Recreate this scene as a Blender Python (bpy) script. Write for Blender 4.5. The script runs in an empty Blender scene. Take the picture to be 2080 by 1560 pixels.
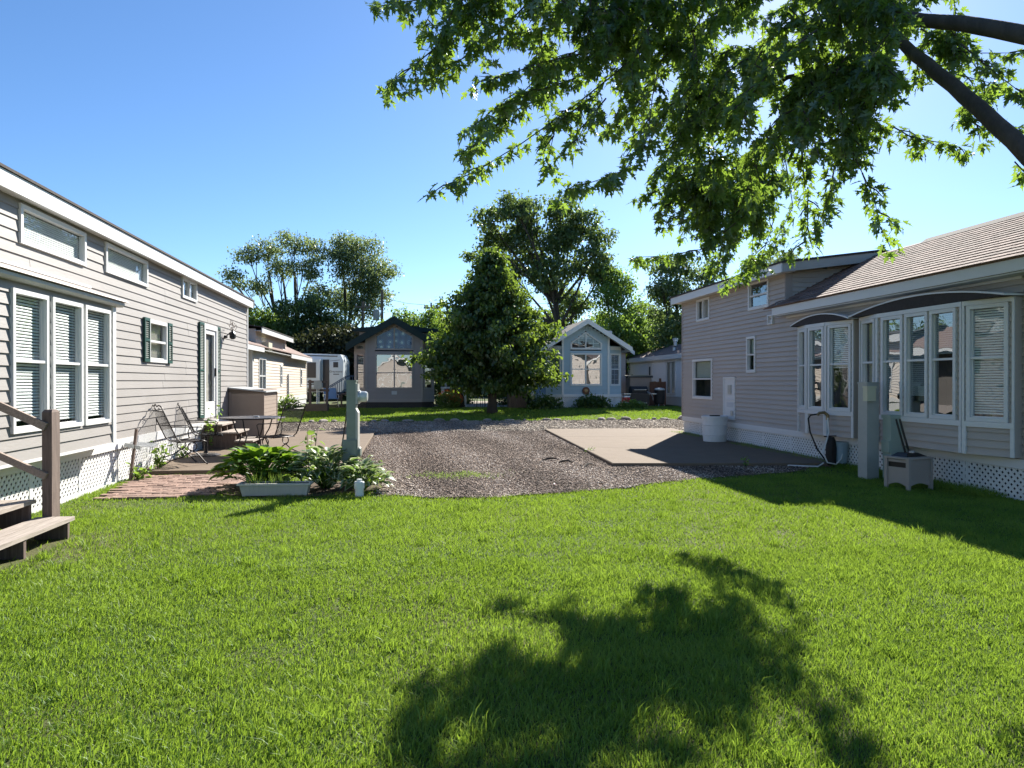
import bpy, math, random
import numpy as np
from mathutils import Vector, Matrix

SC = bpy.context.scene
COL = SC.collection
R = math.radians
rnd = random.Random(7)
NR = np.random.default_rng(11)

# ---------------------------------------------------------------- camera
cam_d = bpy.data.cameras.new('camera')
cam_d.sensor_width = 36.0
cam_d.lens = 25.03
cam_d.clip_start = 0.05
cam_d.clip_end = 6000
cam = bpy.data.objects.new('camera', cam_d)
COL.objects.link(cam)
cam.location = (0, 0, 1.5)
cam.rotation_euler = (R(89.8), 0, R(-7.87))
SC.camera = cam

# ---------------------------------------------------------------- sky, sun, exposure
SUN_EL, SUN_AZ = R(33.0), R(29.0)          # azimuth measured from +Y towards +X
world = bpy.data.worlds.new('World')
SC.world = world
world.use_nodes = True
wn = world.node_tree
bg = wn.nodes['Background']
sky_tex = wn.nodes.new('ShaderNodeTexSky')
sky_tex.sky_type = 'NISHITA'
sky_tex.sun_disc = False
sky_tex.sun_elevation = SUN_EL
sky_tex.sun_rotation = SUN_AZ
sky_tex.altitude = 1500
sky_tex.air_density = 1.0
sky_tex.dust_density = 0.7
sky_tex.ozone_density = 4.5
hs = wn.nodes.new('ShaderNodeHueSaturation'); hs.inputs['Saturation'].default_value = 1.1
wn.links.new(sky_tex.outputs[0], hs.inputs['Color'])
wn.links.new(hs.outputs[0], bg.inputs[0])
bg.inputs[1].default_value = 0.068
sun_d = bpy.data.lights.new('sun', 'SUN')
sun_d.energy = 5.0
sun_d.angle = R(0.53)
sun_d.color = (1.0, 0.95, 0.86)
sun = bpy.data.objects.new('sun', sun_d)
COL.objects.link(sun)
sdir = Vector((math.sin(SUN_AZ) * math.cos(SUN_EL), math.cos(SUN_AZ) * math.cos(SUN_EL), math.sin(SUN_EL)))
sun.rotation_euler = sdir.to_track_quat('Z', 'Y').to_euler()
sun.location = sdir * 60
SC.view_settings.view_transform = 'Standard'
SC.view_settings.look = 'None'
SC.view_settings.gamma = 1.0
SC.view_settings.use_curve_mapping = False
SC.view_settings.exposure = 1.45
SC.render.engine = 'CYCLES'
SC.cycles.max_bounces = 8
SC.cycles.transparent_max_bounces = 12
SC.cycles.transmission_bounces = 4
SC.cycles.caustics_reflective = False
SC.cycles.caustics_refractive = False
SC.cycles.use_denoising = True


# ---------------------------------------------------------------- helpers
def link(o, parent=None):
    COL.objects.link(o)
    if parent is not None:
        o.parent = parent
    return o


def tag(o, label=None, cat=None, group=None, kind=None):
    if label: o['label'] = label
    if cat: o['category'] = cat
    if group: o['group'] = group
    if kind: o['kind'] = kind
    return o


def thing(name, label, cat, loc=(0, 0, 0), rz=0.0, group=None):
    o = bpy.data.objects.new(name, None)
    o.empty_display_size = 0.2
    link(o)
    o.location = loc
    o.rotation_euler = (0, 0, rz)
    return tag(o, label, cat, group)


def dup(root, loc, rz, label=None, scale=None):
    r = root.copy(); COL.objects.link(r)
    r.location = loc; r.rotation_euler = (0, 0, rz)
    if scale: r.scale = (scale, scale, scale)
    if label: r['label'] = label
    for ch in list(root.children):
        c = ch.copy(); COL.objects.link(c); c.parent = r
        for g in ch.children:
            d = g.copy(); COL.objects.link(d); d.parent = c
    return r


class Fr:
    """A wall frame: u along the wall, n out of the wall, z up."""
    def __init__(s, o=(0, 0, 0), u=(0, 1, 0), n=(1, 0, 0), z=(0, 0, 1)):
        s.o = Vector(o); s.u = Vector(u).normalized(); s.n = Vector(n).normalized(); s.z = Vector(z).normalized()
    def __call__(s, u, n, z):
        return s.o + s.u * u + s.n * n + s.z * z
    def flip(s):
        return s.u.cross(s.n).dot(s.z) < 0


XYZ = Fr((0, 0, 0), (1, 0, 0), (0, 1, 0))


def fr2(fr, ua, na, ub, nb):
    """sub-frame running from (ua,na) to (ub,nb) in plan on frame fr; n stays on the outer side. Returns frame, length"""
    a = fr(ua, na, 0); b = fr(ub, nb, 0)
    u = b - a
    L = u.length
    u.normalize()
    n = fr.n - u * fr.n.dot(u)
    return Fr(a, u, n), L


class MB:
    def __init__(s, fr=XYZ):
        s.fr = fr; s.v = []; s.f = []; s.mi = []; s.cur = 0
    def pt(s, p):
        s.v.append(s.fr(*p)); return len(s.v) - 1
    def face(s, idx):
        s.f.append(tuple(idx)); s.mi.append(s.cur)
    def poly(s, pts):
        s.face([s.pt(p) for p in pts]); return s
    def box(s, u0, u1, n0, n1, z0, z1):
        i = [s.pt(p) for p in ((u0, n0, z0), (u1, n0, z0), (u1, n1, z0), (u0, n1, z0), (u0, n0, z1), (u1, n0, z1), (u1, n1, z1), (u0, n1, z1))]
        for q in ((0, 3, 2, 1), (4, 5, 6, 7), (0, 1, 5, 4), (1, 2, 6, 5), (2, 3, 7, 6), (3, 0, 4, 7)):
            s.face([i[k] for k in q])
        return s
    def hexa(s, p):
        """8 points, bottom loop then top loop"""
        i = [s.pt(q) for q in p]
        for q in ((0, 3, 2, 1), (4, 5, 6, 7), (0, 1, 5, 4), (1, 2, 6, 5), (2, 3, 7, 6), (3, 0, 4, 7)):
            s.face([i[k] for k in q])
        return s
    def prism(s, pa, pb):
        """two loops of the same length joined, capped"""
        a = [s.pt(p) for p in pa]; b = [s.pt(p) for p in pb]
        n = len(a)
        s.face(a[::-1]); s.face(b)
        for k in range(n):
            s.face((a[k], a[(k + 1) % n], b[(k + 1) % n], b[k]))
        return s
    def ext_n(s, pts, n0, n1):
        return s.prism([(u, n0, z) for u, z in pts], [(u, n1, z) for u, z in pts])
    def ext_u(s, pts, u0, u1):
        return s.prism([(u0, n, z) for n, z in pts], [(u1, n, z) for n, z in pts])
    def bar(s, p, q, w, h=None, up=(0, 0, 1)):
        """box beam from p to q"""
        h = h or w
        a = Vector(p); b = Vector(q); d = (b - a).normalized()
        up = Vector(up)
        if abs(d.dot(up)) > 0.95: up = Vector((1, 0, 0))
        x = d.cross(up).normalized(); y = x.cross(d).normalized()
        x *= w / 2; y *= h / 2
        return s.hexa([a - x - y, a + x - y, a + x + y, a - x + y, b - x - y, b + x - y, b + x + y, b - x + y])
    def tube(s, pts, r, seg=6, cap=True):
        pts = [Vector(p) for p in pts]
        rs = r if isinstance(r, (list, tuple)) else [r] * len(pts)
        rings = []
        prev = None
        for k, p in enumerate(pts):
            d = (pts[min(k + 1, len(pts) - 1)] - pts[max(k - 1, 0)])
            if d.length < 1e-9: d = Vector((0, 0, 1))
            d.normalize()
            if prev is None:
                up = Vector((0, 0, 1)) if abs(d.z) < 0.9 else Vector((1, 0, 0))
                x = d.cross(up).normalized()
            else:
                x = (prev - d * prev.dot(d))
                x = x.normalized() if x.length > 1e-6 else d.orthogonal().normalized()
            prev = x
            y = d.cross(x)
            rings.append([s.pt(p + (x * math.cos(2 * math.pi * j / seg) + y * math.sin(2 * math.pi * j / seg)) * rs[k]) for j in range(seg)])
        for a, b in zip(rings, rings[1:]):
            for j in range(seg):
                s.face((a[j], a[(j + 1) % seg], b[(j + 1) % seg], b[j]))
        if cap:
            s.face(rings[0][::-1]); s.face(rings[-1])
        return s
    def lathe(s, c, prof, seg=20, axis='z'):
        rings = []
        for r, h in prof:
            ring = []
            for j in range(seg):
                a = 2 * math.pi * j / seg
                if axis == 'z': p = (c[0] + r * math.cos(a), c[1] + r * math.sin(a), c[2] + h)
                elif axis == 'x': p = (c[0] + h, c[1] + r * math.cos(a), c[2] + r * math.sin(a))
                else: p = (c[0] + r * math.cos(a), c[1] + h, c[2] + r * math.sin(a))
                ring.append(s.pt(p))
            rings.append(ring)
        for a, b in zip(rings, rings[1:]):
            for j in range(seg):
                s.face((a[j], a[(j + 1) % seg], b[(j + 1) % seg], b[j]))
        s.face(rings[0][::-1]); s.face(rings[-1])
        return s
    def mesh(s, name, mats, smooth=False):
        me = bpy.data.meshes.new(name)
        f = [q[::-1] for q in s.f] if s.fr.flip() else s.f
        me.from_pydata([tuple(v) for v in s.v], [], f)
        if not isinstance(mats, (list, tuple)): mats = [mats]
        for m in mats: me.materials.append(m)
        if len(mats) > 1: me.polygons.foreach_set('material_index', s.mi)
        if smooth: me.polygons.foreach_set('use_smooth', [True] * len(me.polygons))
        me.update()
        return me
    def build(s, name, mats, parent=None, smooth=False, kind=None, label=None, loc=None):
        o = bpy.data.objects.new(name, s.mesh(name, mats, smooth))
        link(o, parent)
        if loc: o.location = loc
        if kind: o['kind'] = kind
        if label: o['label'] = label
        return o


def np_mesh(name, verts, faces, mat, parent=None, tint=None, kind=None, smooth=False):
    """verts (N,3), faces (M,k) all of the same k; tint (N,) per vertex"""
    verts = np.ascontiguousarray(verts, dtype=np.float32); faces = np.ascontiguousarray(faces, dtype=np.int32)
    m, k = faces.shape
    me = bpy.data.meshes.new(name)
    me.vertices.add(len(verts)); me.vertices.foreach_set('co', verts.ravel())
    me.loops.add(m * k); me.loops.foreach_set('vertex_index', faces.ravel())
    me.polygons.add(m)
    me.polygons.foreach_set('loop_start', np.arange(0, m * k, k, dtype=np.int32))
    me.polygons.foreach_set('loop_total', np.full(m, k, dtype=np.int32))
    if smooth: me.polygons.foreach_set('use_smooth', np.ones(m, dtype=bool))
    if tint is not None:
        at = me.attributes.new('tint', 'FLOAT', 'POINT')
        at.data.foreach_set('value', np.ascontiguousarray(tint, dtype=np.float32))
    me.materials.append(mat)
    me.update(calc_edges=True)
    o = bpy.data.objects.new(name, me)
    link(o, parent)
    if kind: o['kind'] = kind
    return o


def rot_mats(yaw, pitch, roll):
    """(N,3,3): local x=across, y=along the blade, z=normal; yaw about z last"""
    cy, sy = np.cos(yaw), np.sin(yaw); cp, sp = np.cos(pitch), np.sin(pitch); cr, sr = np.cos(roll), np.sin(roll)
    o = np.zeros_like(cy); l = np.ones_like(cy)
    Z = np.stack([cy, -sy, o, sy, cy, o, o, o, l], -1).reshape(-1, 3, 3)
    X = np.stack([l, o, o, o, cp, -sp, o, sp, cp], -1).reshape(-1, 3, 3)
    Y = np.stack([cr, o, sr, o, l, o, -sr, o, cr], -1).reshape(-1, 3, 3)
    return Z @ X @ Y


def scatter(name, tv, tf, pos, rots, scale, mat, parent=None, tint=None, kind=None, smooth=False):
    """copies of template (tv,tf) baked into one mesh"""
    tv = np.asarray(tv, float); tf = np.asarray(tf, int)
    n, k = len(pos), len(tv)
    sc = np.asarray(scale, float)
    if sc.ndim == 1: sc = sc[:, None]
    v = np.einsum('nij,nkj->nki', rots, tv[None] * sc[:, None, :]) + np.asarray(pos)[:, None, :]
    f = (tf[None] + (np.arange(n) * k)[:, None, None]).reshape(-1, tf.shape[1])
    t = None if tint is None else np.repeat(tint, k)
    return np_mesh(name, v.reshape(-1, 3), f, mat, parent, t, kind, smooth)


def tz(x, y):
    """height of the ground: level by the camera, rising gently past the lane"""
    return np.clip((np.asarray(y, float) - 22.0) / 10.0, 0, 1) * 0.28


# ---------------------------------------------------------------- materials
def nodes(name):
    m = bpy.data.materials.new(name)
    m.use_nodes = True
    nt = m.node_tree
    b = nt.nodes['Principled BSDF']
    return m, nt, b


def N(nt, t, **kw):
    n = nt.nodes.new(t)
    for k, v in kw.items():
        if k.startswith('i_'):
            n.inputs[k[2:].replace('_', ' ')].default_value = v
        else:
            setattr(n, k, v)
    return n


def ramp(nt, fac, stops):
    r = nt.nodes.new('ShaderNodeValToRGB')
    e = r.color_ramp.elements
    while len(e) < len(stops): e.new(0.5)
    for q, (p, c) in zip(e, stops):
        q.position = p
        q.color = (*c, 1) if len(c) == 3 else c
    nt.links.new(fac, r.inputs[0])
    return r.outputs[0]


def c3(c, k):
    return tuple(min(1, max(0, x * k)) for x in c)


def mat(name, col, rough=0.6, var=0.12, scale=3.0, stretch=(1, 1, 1), bump=0.0, bscale=60.0, metal=0.0, spec=0.4, rand=0.0, dirt=None, dscale=1.2, damt=0.5, coat=0.0):
    """plain painted / moulded surface with uneven colour, optional per-object variation, dirt blotches and fine relief"""
    m, nt, b = nodes(name)
    L = nt.links.new
    tc = N(nt, 'ShaderNodeTexCoord')
    mp = N(nt, 'ShaderNodeMapping'); mp.inputs['Scale'].default_value = stretch
    L(tc.outputs['Object'], mp.inputs[0])
    no = N(nt, 'ShaderNodeTexNoise', i_Scale=scale, i_Detail=6.0, i_Roughness=0.65)
    L(mp.outputs[0], no.inputs['Vector'])
    out = ramp(nt, no.outputs['Fac'], [(0.28, c3(col, 1 - var)), (0.72, c3(col, 1 + var))])
    if dirt is not None:
        n2 = N(nt, 'ShaderNodeTexNoise', i_Scale=dscale, i_Detail=8.0, i_Roughness=0.7)
        L(mp.outputs[0], n2.inputs['Vector'])
        fac = ramp(nt, n2.outputs['Fac'], [(0.5, (0, 0, 0)), (0.72, (damt, damt, damt))])
        mx = N(nt, 'ShaderNodeMix', data_type='RGBA')
        L(fac, mx.inputs[0]); L(out, mx.inputs[6]); mx.inputs[7].default_value = (*dirt, 1)
        out = mx.outputs[2]
    if rand:
        oi = N(nt, 'ShaderNodeObjectInfo')
        mr = N(nt, 'ShaderNodeMapRange'); mr.inputs[3].default_value = 1 - rand; mr.inputs[4].default_value = 1 + rand
        L(oi.outputs['Random'], mr.inputs[0])
        vm = N(nt, 'ShaderNodeVectorMath', operation='SCALE')
        L(out, vm.inputs[0]); L(mr.outputs[0], vm.inputs['Scale'])
        out = vm.outputs[0]
    L(out, b.inputs['Base Color'])
    b.inputs['Roughness'].default_value = rough
    b.inputs['Metallic'].default_value = metal
    b.inputs['Specular IOR Level'].default_value = spec
    if coat: b.inputs['Coat Weight'].default_value = coat
    if bump:
        n3 = N(nt, 'ShaderNodeTexNoise', i_Scale=bscale, i_Detail=4.0)
        L(mp.outputs[0], n3.inputs['Vector'])
        bp = N(nt, 'ShaderNodeBump', i_Strength=bump, i_Distance=0.01)
        L(n3.outputs['Fac'], bp.inputs['Height'])
        L(bp.outputs[0], b.inputs['Normal'])
    return m


def glass_mat(name, tintc=(0.92, 0.95, 0.95), wav=0.02, r0=0.09):
    m = bpy.data.materials.new(name); m.use_nodes = True
    nt = m.node_tree; nt.nodes.clear(); L = nt.links.new
    out = N(nt, 'ShaderNodeOutputMaterial')
    tr = N(nt, 'ShaderNodeBsdfTransparent'); tr.inputs[0].default_value = (*tintc, 1)
    gl = N(nt, 'ShaderNodeBsdfGlossy', i_Roughness=0.0); gl.inputs[0].default_value = (0.95, 0.97, 1, 1)
    tc = N(nt, 'ShaderNodeTexCoord')
    no = N(nt, 'ShaderNodeTexNoise', i_Scale=2.2, i_Detail=1.0)
    L(tc.outputs['Object'], no.inputs['Vector'])
    bp = N(nt, 'ShaderNodeBump', i_Strength=wav, i_Distance=0.3)
    L(no.outputs['Fac'], bp.inputs['Height']); L(bp.outputs[0], gl.inputs['Normal'])
    mx = N(nt, 'ShaderNodeMixShader')
    ge = N(nt, 'ShaderNodeNewGeometry')
    dt = N(nt, 'ShaderNodeVectorMath', operation='DOT_PRODUCT'); L(ge.outputs['Normal'], dt.inputs[0]); L(ge.outputs['Incoming'], dt.inputs[1])
    ab = N(nt, 'ShaderNodeMath', operation='ABSOLUTE'); L(dt.outputs['Value'], ab.inputs[0])
    om = N(nt, 'ShaderNodeMath', operation='SUBTRACT'); om.inputs[0].default_value = 1.0; L(ab.outputs[0], om.inputs[1])
    pw = N(nt, 'ShaderNodeMath', operation='POWER'); L(om.outputs[0], pw.inputs[0]); pw.inputs[1].default_value = 5.0
    sc_ = N(nt, 'ShaderNodeMath', operation='MULTIPLY_ADD'); L(pw.outputs[0], sc_.inputs[0]); sc_.inputs[1].default_value = 1 - r0; sc_.inputs[2].default_value = r0
    L(sc_.outputs[0], mx.inputs[0]); L(tr.outputs[0], mx.inputs[1]); L(gl.outputs[0], mx.inputs[2])
    L(mx.outputs[0], out.inputs[0])
    return m


def leaf_mat(name, stops, transl=0.42, tcol=(0.30, 0.50, 0.05), gloss=0.06, rough=0.35, use_obj=False):
    """leaf: colour from the leaf's own tint attribute (or object random), part of the light passes through"""
    m = bpy.data.materials.new(name); m.use_nodes = True
    nt = m.node_tree; nt.nodes.clear(); L = nt.links.new
    out = N(nt, 'ShaderNodeOutputMaterial')
    if use_obj:
        f = N(nt, 'ShaderNodeObjectInfo').outputs['Random']
    else:
        a = N(nt, 'ShaderNodeAttribute'); a.attribute_name = 'tint'
        f = a.outputs['Fac']
    c = ramp(nt, f, stops)
    di = N(nt, 'ShaderNodeBsdfDiffuse'); L(c, di.inputs[0])
    tl = N(nt, 'ShaderNodeBsdfTranslucent')
    mc = N(nt, 'ShaderNodeMix', data_type='RGBA'); mc.inputs[0].default_value = 0.55
    L(c, mc.inputs[6]); mc.inputs[7].default_value = (*tcol, 1); L(mc.outputs[2], tl.inputs[0])
    m1 = N(nt, 'ShaderNodeMixShader'); m1.inputs[0].default_value = transl
    L(di.outputs[0], m1.inputs[1]); L(tl.outputs[0], m1.inputs[2])
    gl = N(nt, 'ShaderNodeBsdfGlossy', i_Roughness=rough); gl.inputs[0].default_value = (0.9, 0.95, 0.9, 1)
    m2 = N(nt, 'ShaderNodeMixShader'); m2.inputs[0].default_value = gloss
    L(m1.outputs[0], m2.inputs[1]); L(gl.outputs[0], m2.inputs[2])
    L(m2.outputs[0], out.inputs[0])
    return m


def ground_mat(name, stops, scale, rough=0.95, bump=0.5, bscale=80, big=0.4, bigc=None, bigamt=0.5):
    m, nt, b = nodes(name); L = nt.links.new
    tc = N(nt, 'ShaderNodeTexCoord')
    n1 = N(nt, 'ShaderNodeTexNoise', i_Scale=scale, i_Detail=10.0, i_Roughness=0.75)
    L(tc.outputs['Object'], n1.inputs['Vector'])
    out = ramp(nt, n1.outputs['Fac'], stops)
    if bigc:
        n2 = N(nt, 'ShaderNodeTexNoise', i_Scale=big, i_Detail=5.0)
        L(tc.outputs['Object'], n2.inputs['Vector'])
        f = ramp(nt, n2.outputs['Fac'], [(0.42, (0, 0, 0)), (0.66, (bigamt,) * 3)])
        mx = N(nt, 'ShaderNodeMix', data_type='RGBA')
        L(f, mx.inputs[0]); L(out, mx.inputs[6]); mx.inputs[7].default_value = (*bigc, 1)
        out = mx.outputs[2]
    L(out, b.inputs['Base Color'])
    b.inputs['Roughness'].default_value = rough
    b.inputs['Specular IOR Level'].default_value = 0.2
    n3 = N(nt, 'ShaderNodeTexNoise', i_Scale=bscale, i_Detail=5.0)
    L(tc.outputs['Object'], n3.inputs['Vector'])
    bp = N(nt, 'ShaderNodeBump', i_Strength=bump, i_Distance=0.02)
    L(n3.outputs['Fac'], bp.inputs['Height']); L(bp.outputs[0], b.inputs['Normal'])
    return m


def wood_mat(name, a, b_, rough=0.85, scale=(2, 30, 30)):
    m, nt, b = nodes(name); L = nt.links.new
    tc = N(nt, 'ShaderNodeTexCoord')
    mp = N(nt, 'ShaderNodeMapping'); mp.inputs['Scale'].default_value = scale
    L(tc.outputs['Object'], mp.inputs[0])
    n1 = N(nt, 'ShaderNodeTexNoise', i_Scale=1.6, i_Detail=9.0, i_Roughness=0.7)
    L(mp.outputs[0], n1.inputs['Vector'])
    L(ramp(nt, n1.outputs['Fac'], [(0.3, a), (0.7, b_)]), b.inputs['Base Color'])
    b.inputs['Roughness'].default_value = rough
    bp = N(nt, 'ShaderNodeBump', i_Strength=0.5, i_Distance=0.006)
    L(n1.outputs['Fac'], bp.inputs['Height']); L(bp.outputs[0], b.inputs['Normal'])
    return m


M = {}
M['white'] = mat('white_paint', (0.80, 0.80, 0.79), 0.45, 0.03, 2.0, dirt=(0.55, 0.54, 0.50), damt=0.35)
M['white2'] = mat('white_vinyl', (0.68, 0.68, 0.67), 0.4, 0.02, 3.0)
M['lattice'] = mat('lattice_white', (0.78, 0.77, 0.75), 0.5, 0.04, 4.0, dirt=(0.5, 0.48, 0.42), damt=0.5)
M['side_l'] = mat('vinyl_siding_light_taupe', (0.285, 0.266, 0.250), 0.55, 0.05, 1.5, (1, 0.35, 1), bump=0.15, bscale=40, rand=0.035, dirt=(0.20, 0.175, 0.15), dscale=0.9, damt=0.35)
M['side_r'] = mat('vinyl_siding_grey_taupe', (0.445, 0.390, 0.345), 0.55, 0.06, 1.5, (1, 0.35, 1), bump=0.15, bscale=40, rand=0.03)
M['side_t'] = mat('vinyl_siding_cream', (0.62, 0.54, 0.46), 0.55, 0.04, 1.5, rand=0.03)
M['side_d'] = mat('vinyl_siding_brown_grey', (0.30, 0.265, 0.25), 0.55, 0.05, 1.5, rand=0.03)
M['side_b'] = mat('vinyl_siding_pale_blue', (0.36, 0.47, 0.54), 0.55, 0.04, 1.5, rand=0.03)
M['side_w'] = mat('white_panel', (0.74, 0.78, 0.82), 0.5, 0.03, 1.5)
M['trim_t'] = mat('taupe_trim', (0.36, 0.31, 0.28), 0.55, 0.05, 2)
M['green'] = mat('green_shutter', (0.008, 0.062, 0.050), 0.45, 0.1, 4)
M['dgreen'] = mat('dark_green_roof', (0.014, 0.028, 0.026), 0.8, 0.2, 6, bump=0.4)
M['soffit'] = mat('soffit', (0.55, 0.56, 0.56), 0.6, 0.04, 2)
M['shingle'] = mat('brown_shingle', (0.175, 0.118, 0.096), 0.9, 0.25, 40, bump=0.5, bscale=200, rand=0.34)
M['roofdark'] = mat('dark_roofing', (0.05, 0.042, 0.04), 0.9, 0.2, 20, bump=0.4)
M['roofbrown'] = mat('brown_roofing', (0.20, 0.135, 0.115), 0.9, 0.2, 14, bump=0.5, bscale=90)
M['dark'] = mat('dark_interior', (0.06, 0.06, 0.06), 0.9, 0.3, 2)
M['inner'] = mat('house_core', (0.12, 0.11, 0.10), 0.9, 0.1, 2)
M['glass'] = glass_mat('window_glass', wav=0.015)
M['glass_w'] = glass_mat('wavy_window_glass', wav=0.03)
M['glass_r'] = glass_mat('mirror_window_glass', (0.62, 0.7, 0.72), wav=0.010, r0=0.28)
M['blind'] = mat('blind_slat', (0.78, 0.80, 0.78), 0.5, 0.03, 3)
M['shade'] = mat('roller_shade', (0.42, 0.46, 0.38), 0.8, 0.05, 3)
M['curtain'] = mat('curtain', (0.50, 0.46, 0.40), 0.9, 0.08, 5)
M['concrete'] = ground_mat('patio_concrete', [(0.25, (0.135, 0.100, 0.070)), (0.5, (0.162, 0.122, 0.087)), (0.8, (0.19, 0.147, 0.109))], 2.2, 0.9, 0.15, 150, 0.5, (0.160, 0.118, 0.085), 0.6)
M['brick'] = mat('paver_brick', (0.26, 0.165, 0.128), 0.9, 0.18, 12, bump=0.5, bscale=90, rand=0.22, dirt=(0.32, 0.25, 0.2), dscale=5)
M['wood'] = wood_mat('weathered_wood', (0.16, 0.115, 0.088), (0.36, 0.29, 0.245), scale=(30, 2, 30))
M['woodz'] = wood_mat('weathered_post', (0.075, 0.050, 0.040), (0.20, 0.145, 0.12), scale=(30, 30, 2))
M['woodlt'] = wood_mat('sunbleached_plank', (0.20, 0.165, 0.135), (0.44, 0.38, 0.33), scale=(26, 2, 26))
M['woodbr'] = wood_mat('brown_boards', (0.10, 0.042, 0.025), (0.20, 0.09, 0.05), scale=(30, 30, 2))
M['iron'] = mat('wrought_iron', (0.030, 0.024, 0.024), 0.45, 0.2, 20, metal=0.3)
M['black'] = mat('black_plastic', (0.012, 0.012, 0.013), 0.45, 0.2, 10)
M['black_cov'] = mat('black_cover', (0.016, 0.014, 0.014), 0.6, 0.3, 5, bump=0.4, bscale=8)
M['gpaint'] = mat('grey_green_steel', (0.20, 0.232, 0.200), 0.5, 0.12, 5, dirt=(0.10, 0.12, 0.11), damt=0.5)
M['gpaint2'] = mat('pale_grey_steel', (0.40, 0.40, 0.37), 0.5, 0.08, 5, dirt=(0.22, 0.23, 0.22), damt=0.4)
M['gpaint3'] = mat('pale_green_steel', (0.33, 0.40, 0.35), 0.5, 0.08, 5)
M['cream'] = mat('cream_plastic', (0.60, 0.57, 0.42), 0.5, 0.05, 4)
M['resin'] = mat('beige_resin', (0.30, 0.235, 0.19), 0.6, 0.06, 4, bump=0.1)
M['lid'] = wood_mat('grey_plank_lid', (0.28, 0.30, 0.31), (0.45, 0.47, 0.48), scale=(3, 30, 30))
M['taupe_pl'] = mat('taupe_plastic', (0.36, 0.31, 0.275), 0.5, 0.05, 4, bump=0.1)
M['metal'] = mat('galvanised_metal', (0.45, 0.47, 0.48), 0.4, 0.15, 8, metal=0.7)
M['copper'] = mat('brass', (0.28, 0.20, 0.10), 0.45, 0.2, 10, metal=0.6)
M['pvc'] = mat('white_plastic_worn', (0.70, 0.71, 0.70), 0.5, 0.06, 6, dirt=(0.45, 0.45, 0.42))
M['planter'] = mat('planter_plastic', (0.47, 0.465, 0.42), 0.55, 0.08, 5, dirt=(0.28, 0.27, 0.23), damt=0.5)
M['bucket'] = mat('blue_grey_plastic', (0.33, 0.42, 0.47), 0.5, 0.08, 5)
M['meter'] = mat('meter_glass', (0.55, 0.57, 0.56), 0.15, 0.1, 12, spec=0.8)
M['stone'] = mat('field_stone', (0.29, 0.25, 0.215), 0.9, 0.2, 6, bump=0.6, bscale=30, rand=0.3)
M['bark'] = mat('grey_bark', (0.075, 0.062, 0.055), 0.95, 0.35, 9, (1, 1, 0.25), bump=1.0, bscale=28)
M['bark2'] = mat('far_bark', (0.06, 0.052, 0.045), 0.95, 0.2, 4)
M['blue'] = mat('blue_steel', (0.03, 0.075, 0.16), 0.5, 0.1, 4)
M['bluecl'] = mat('blue_fabric', (0.20, 0.34, 0.55), 0.8, 0.1, 5)
M['red'] = mat('red_plastic', (0.42, 0.02, 0.02), 0.5, 0.1, 5)
M['rvwhite'] = mat('trailer_gelcoat', (0.66, 0.72, 0.76), 0.25, 0.02, 1, coat=0.3)
M['rvdark'] = mat('trailer_dark_stripe', (0.02, 0.022, 0.03), 0.35, 0.1, 3)
M['pole'] = wood_mat('utility_pole_wood', (0.10, 0.075, 0.055), (0.19, 0.145, 0.11), scale=(20, 20, 1))
M['floral'] = None

# ---------------------------------------------------------------- ground, lane, drive, slabs
M['soil'] = ground_mat('turf_soil', [(0.3, (0.036, 0.062, 0.012)), (0.55, (0.055, 0.090, 0.016)), (0.8, (0.10, 0.095, 0.035))], 6.0, 0.95, 0.6, 60, 0.35, (0.15, 0.11, 0.068), 0.5)
M['gravel'] = ground_mat('gravel_bed', [(0.3, (0.09, 0.064, 0.048)), (0.5, (0.18, 0.130, 0.100)), (0.75, (0.26, 0.20, 0.16))], 38.0, 0.95, 1.0, 55, 0.3, (0.2, 0.16, 0.13), 0.5)
M['lane'] = ground_mat('lane_gravel', [(0.3, (0.22, 0.185, 0.15)), (0.5, (0.32, 0.27, 0.225)), (0.75, (0.42, 0.37, 0.31))], 22.0, 0.95, 1.0, 40, 0.25, (0.20, 0.18, 0.13), 0.5)
M['mulch'] = ground_mat('bare_earth', [(0.3, (0.05, 0.036, 0.026)), (0.6, (0.11, 0.078, 0.056)), (0.8, (0.2, 0.15, 0.11))], 25.0, 0.95, 1.0, 60)


def sheet(name, xs, ys, dz, m, parent=None):
    v = [(x, y, float(tz(x, y)) + dz) for y in ys for x in xs]
    nx = len(xs)
    f = [(j * nx + i, j * nx + i + 1, (j + 1) * nx + i + 1, (j + 1) * nx + i) for j in range(len(ys) - 1) for i in range(nx - 1)]
    o = np_mesh(name, v, f, m, parent)
    o['kind'] = 'structure'
    return o


ys_g = [-900, -100, 0, 10, 20] + [22 + 0.5 * i for i in range(21)] + [40, 60, 120, 400, 1500]
sheet('ground', [-1200, -200, -40, -10, 0, 10, 40, 200, 1200], ys_g, -0.012, M['soil'])
sheet('gravel_lane', [-60 + 2 * i for i in range(61)], [21.3 + 0.3 * i for i in range(14)], 0.0, M['lane'])


def wob(x, k=1.0):
    return 0.5 * math.sin(x * 2.3 * k + 1) + 0.3 * math.sin(x * 5.1 * k + 2.2) + 0.2 * math.sin(x * 11.7 * k)


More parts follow.
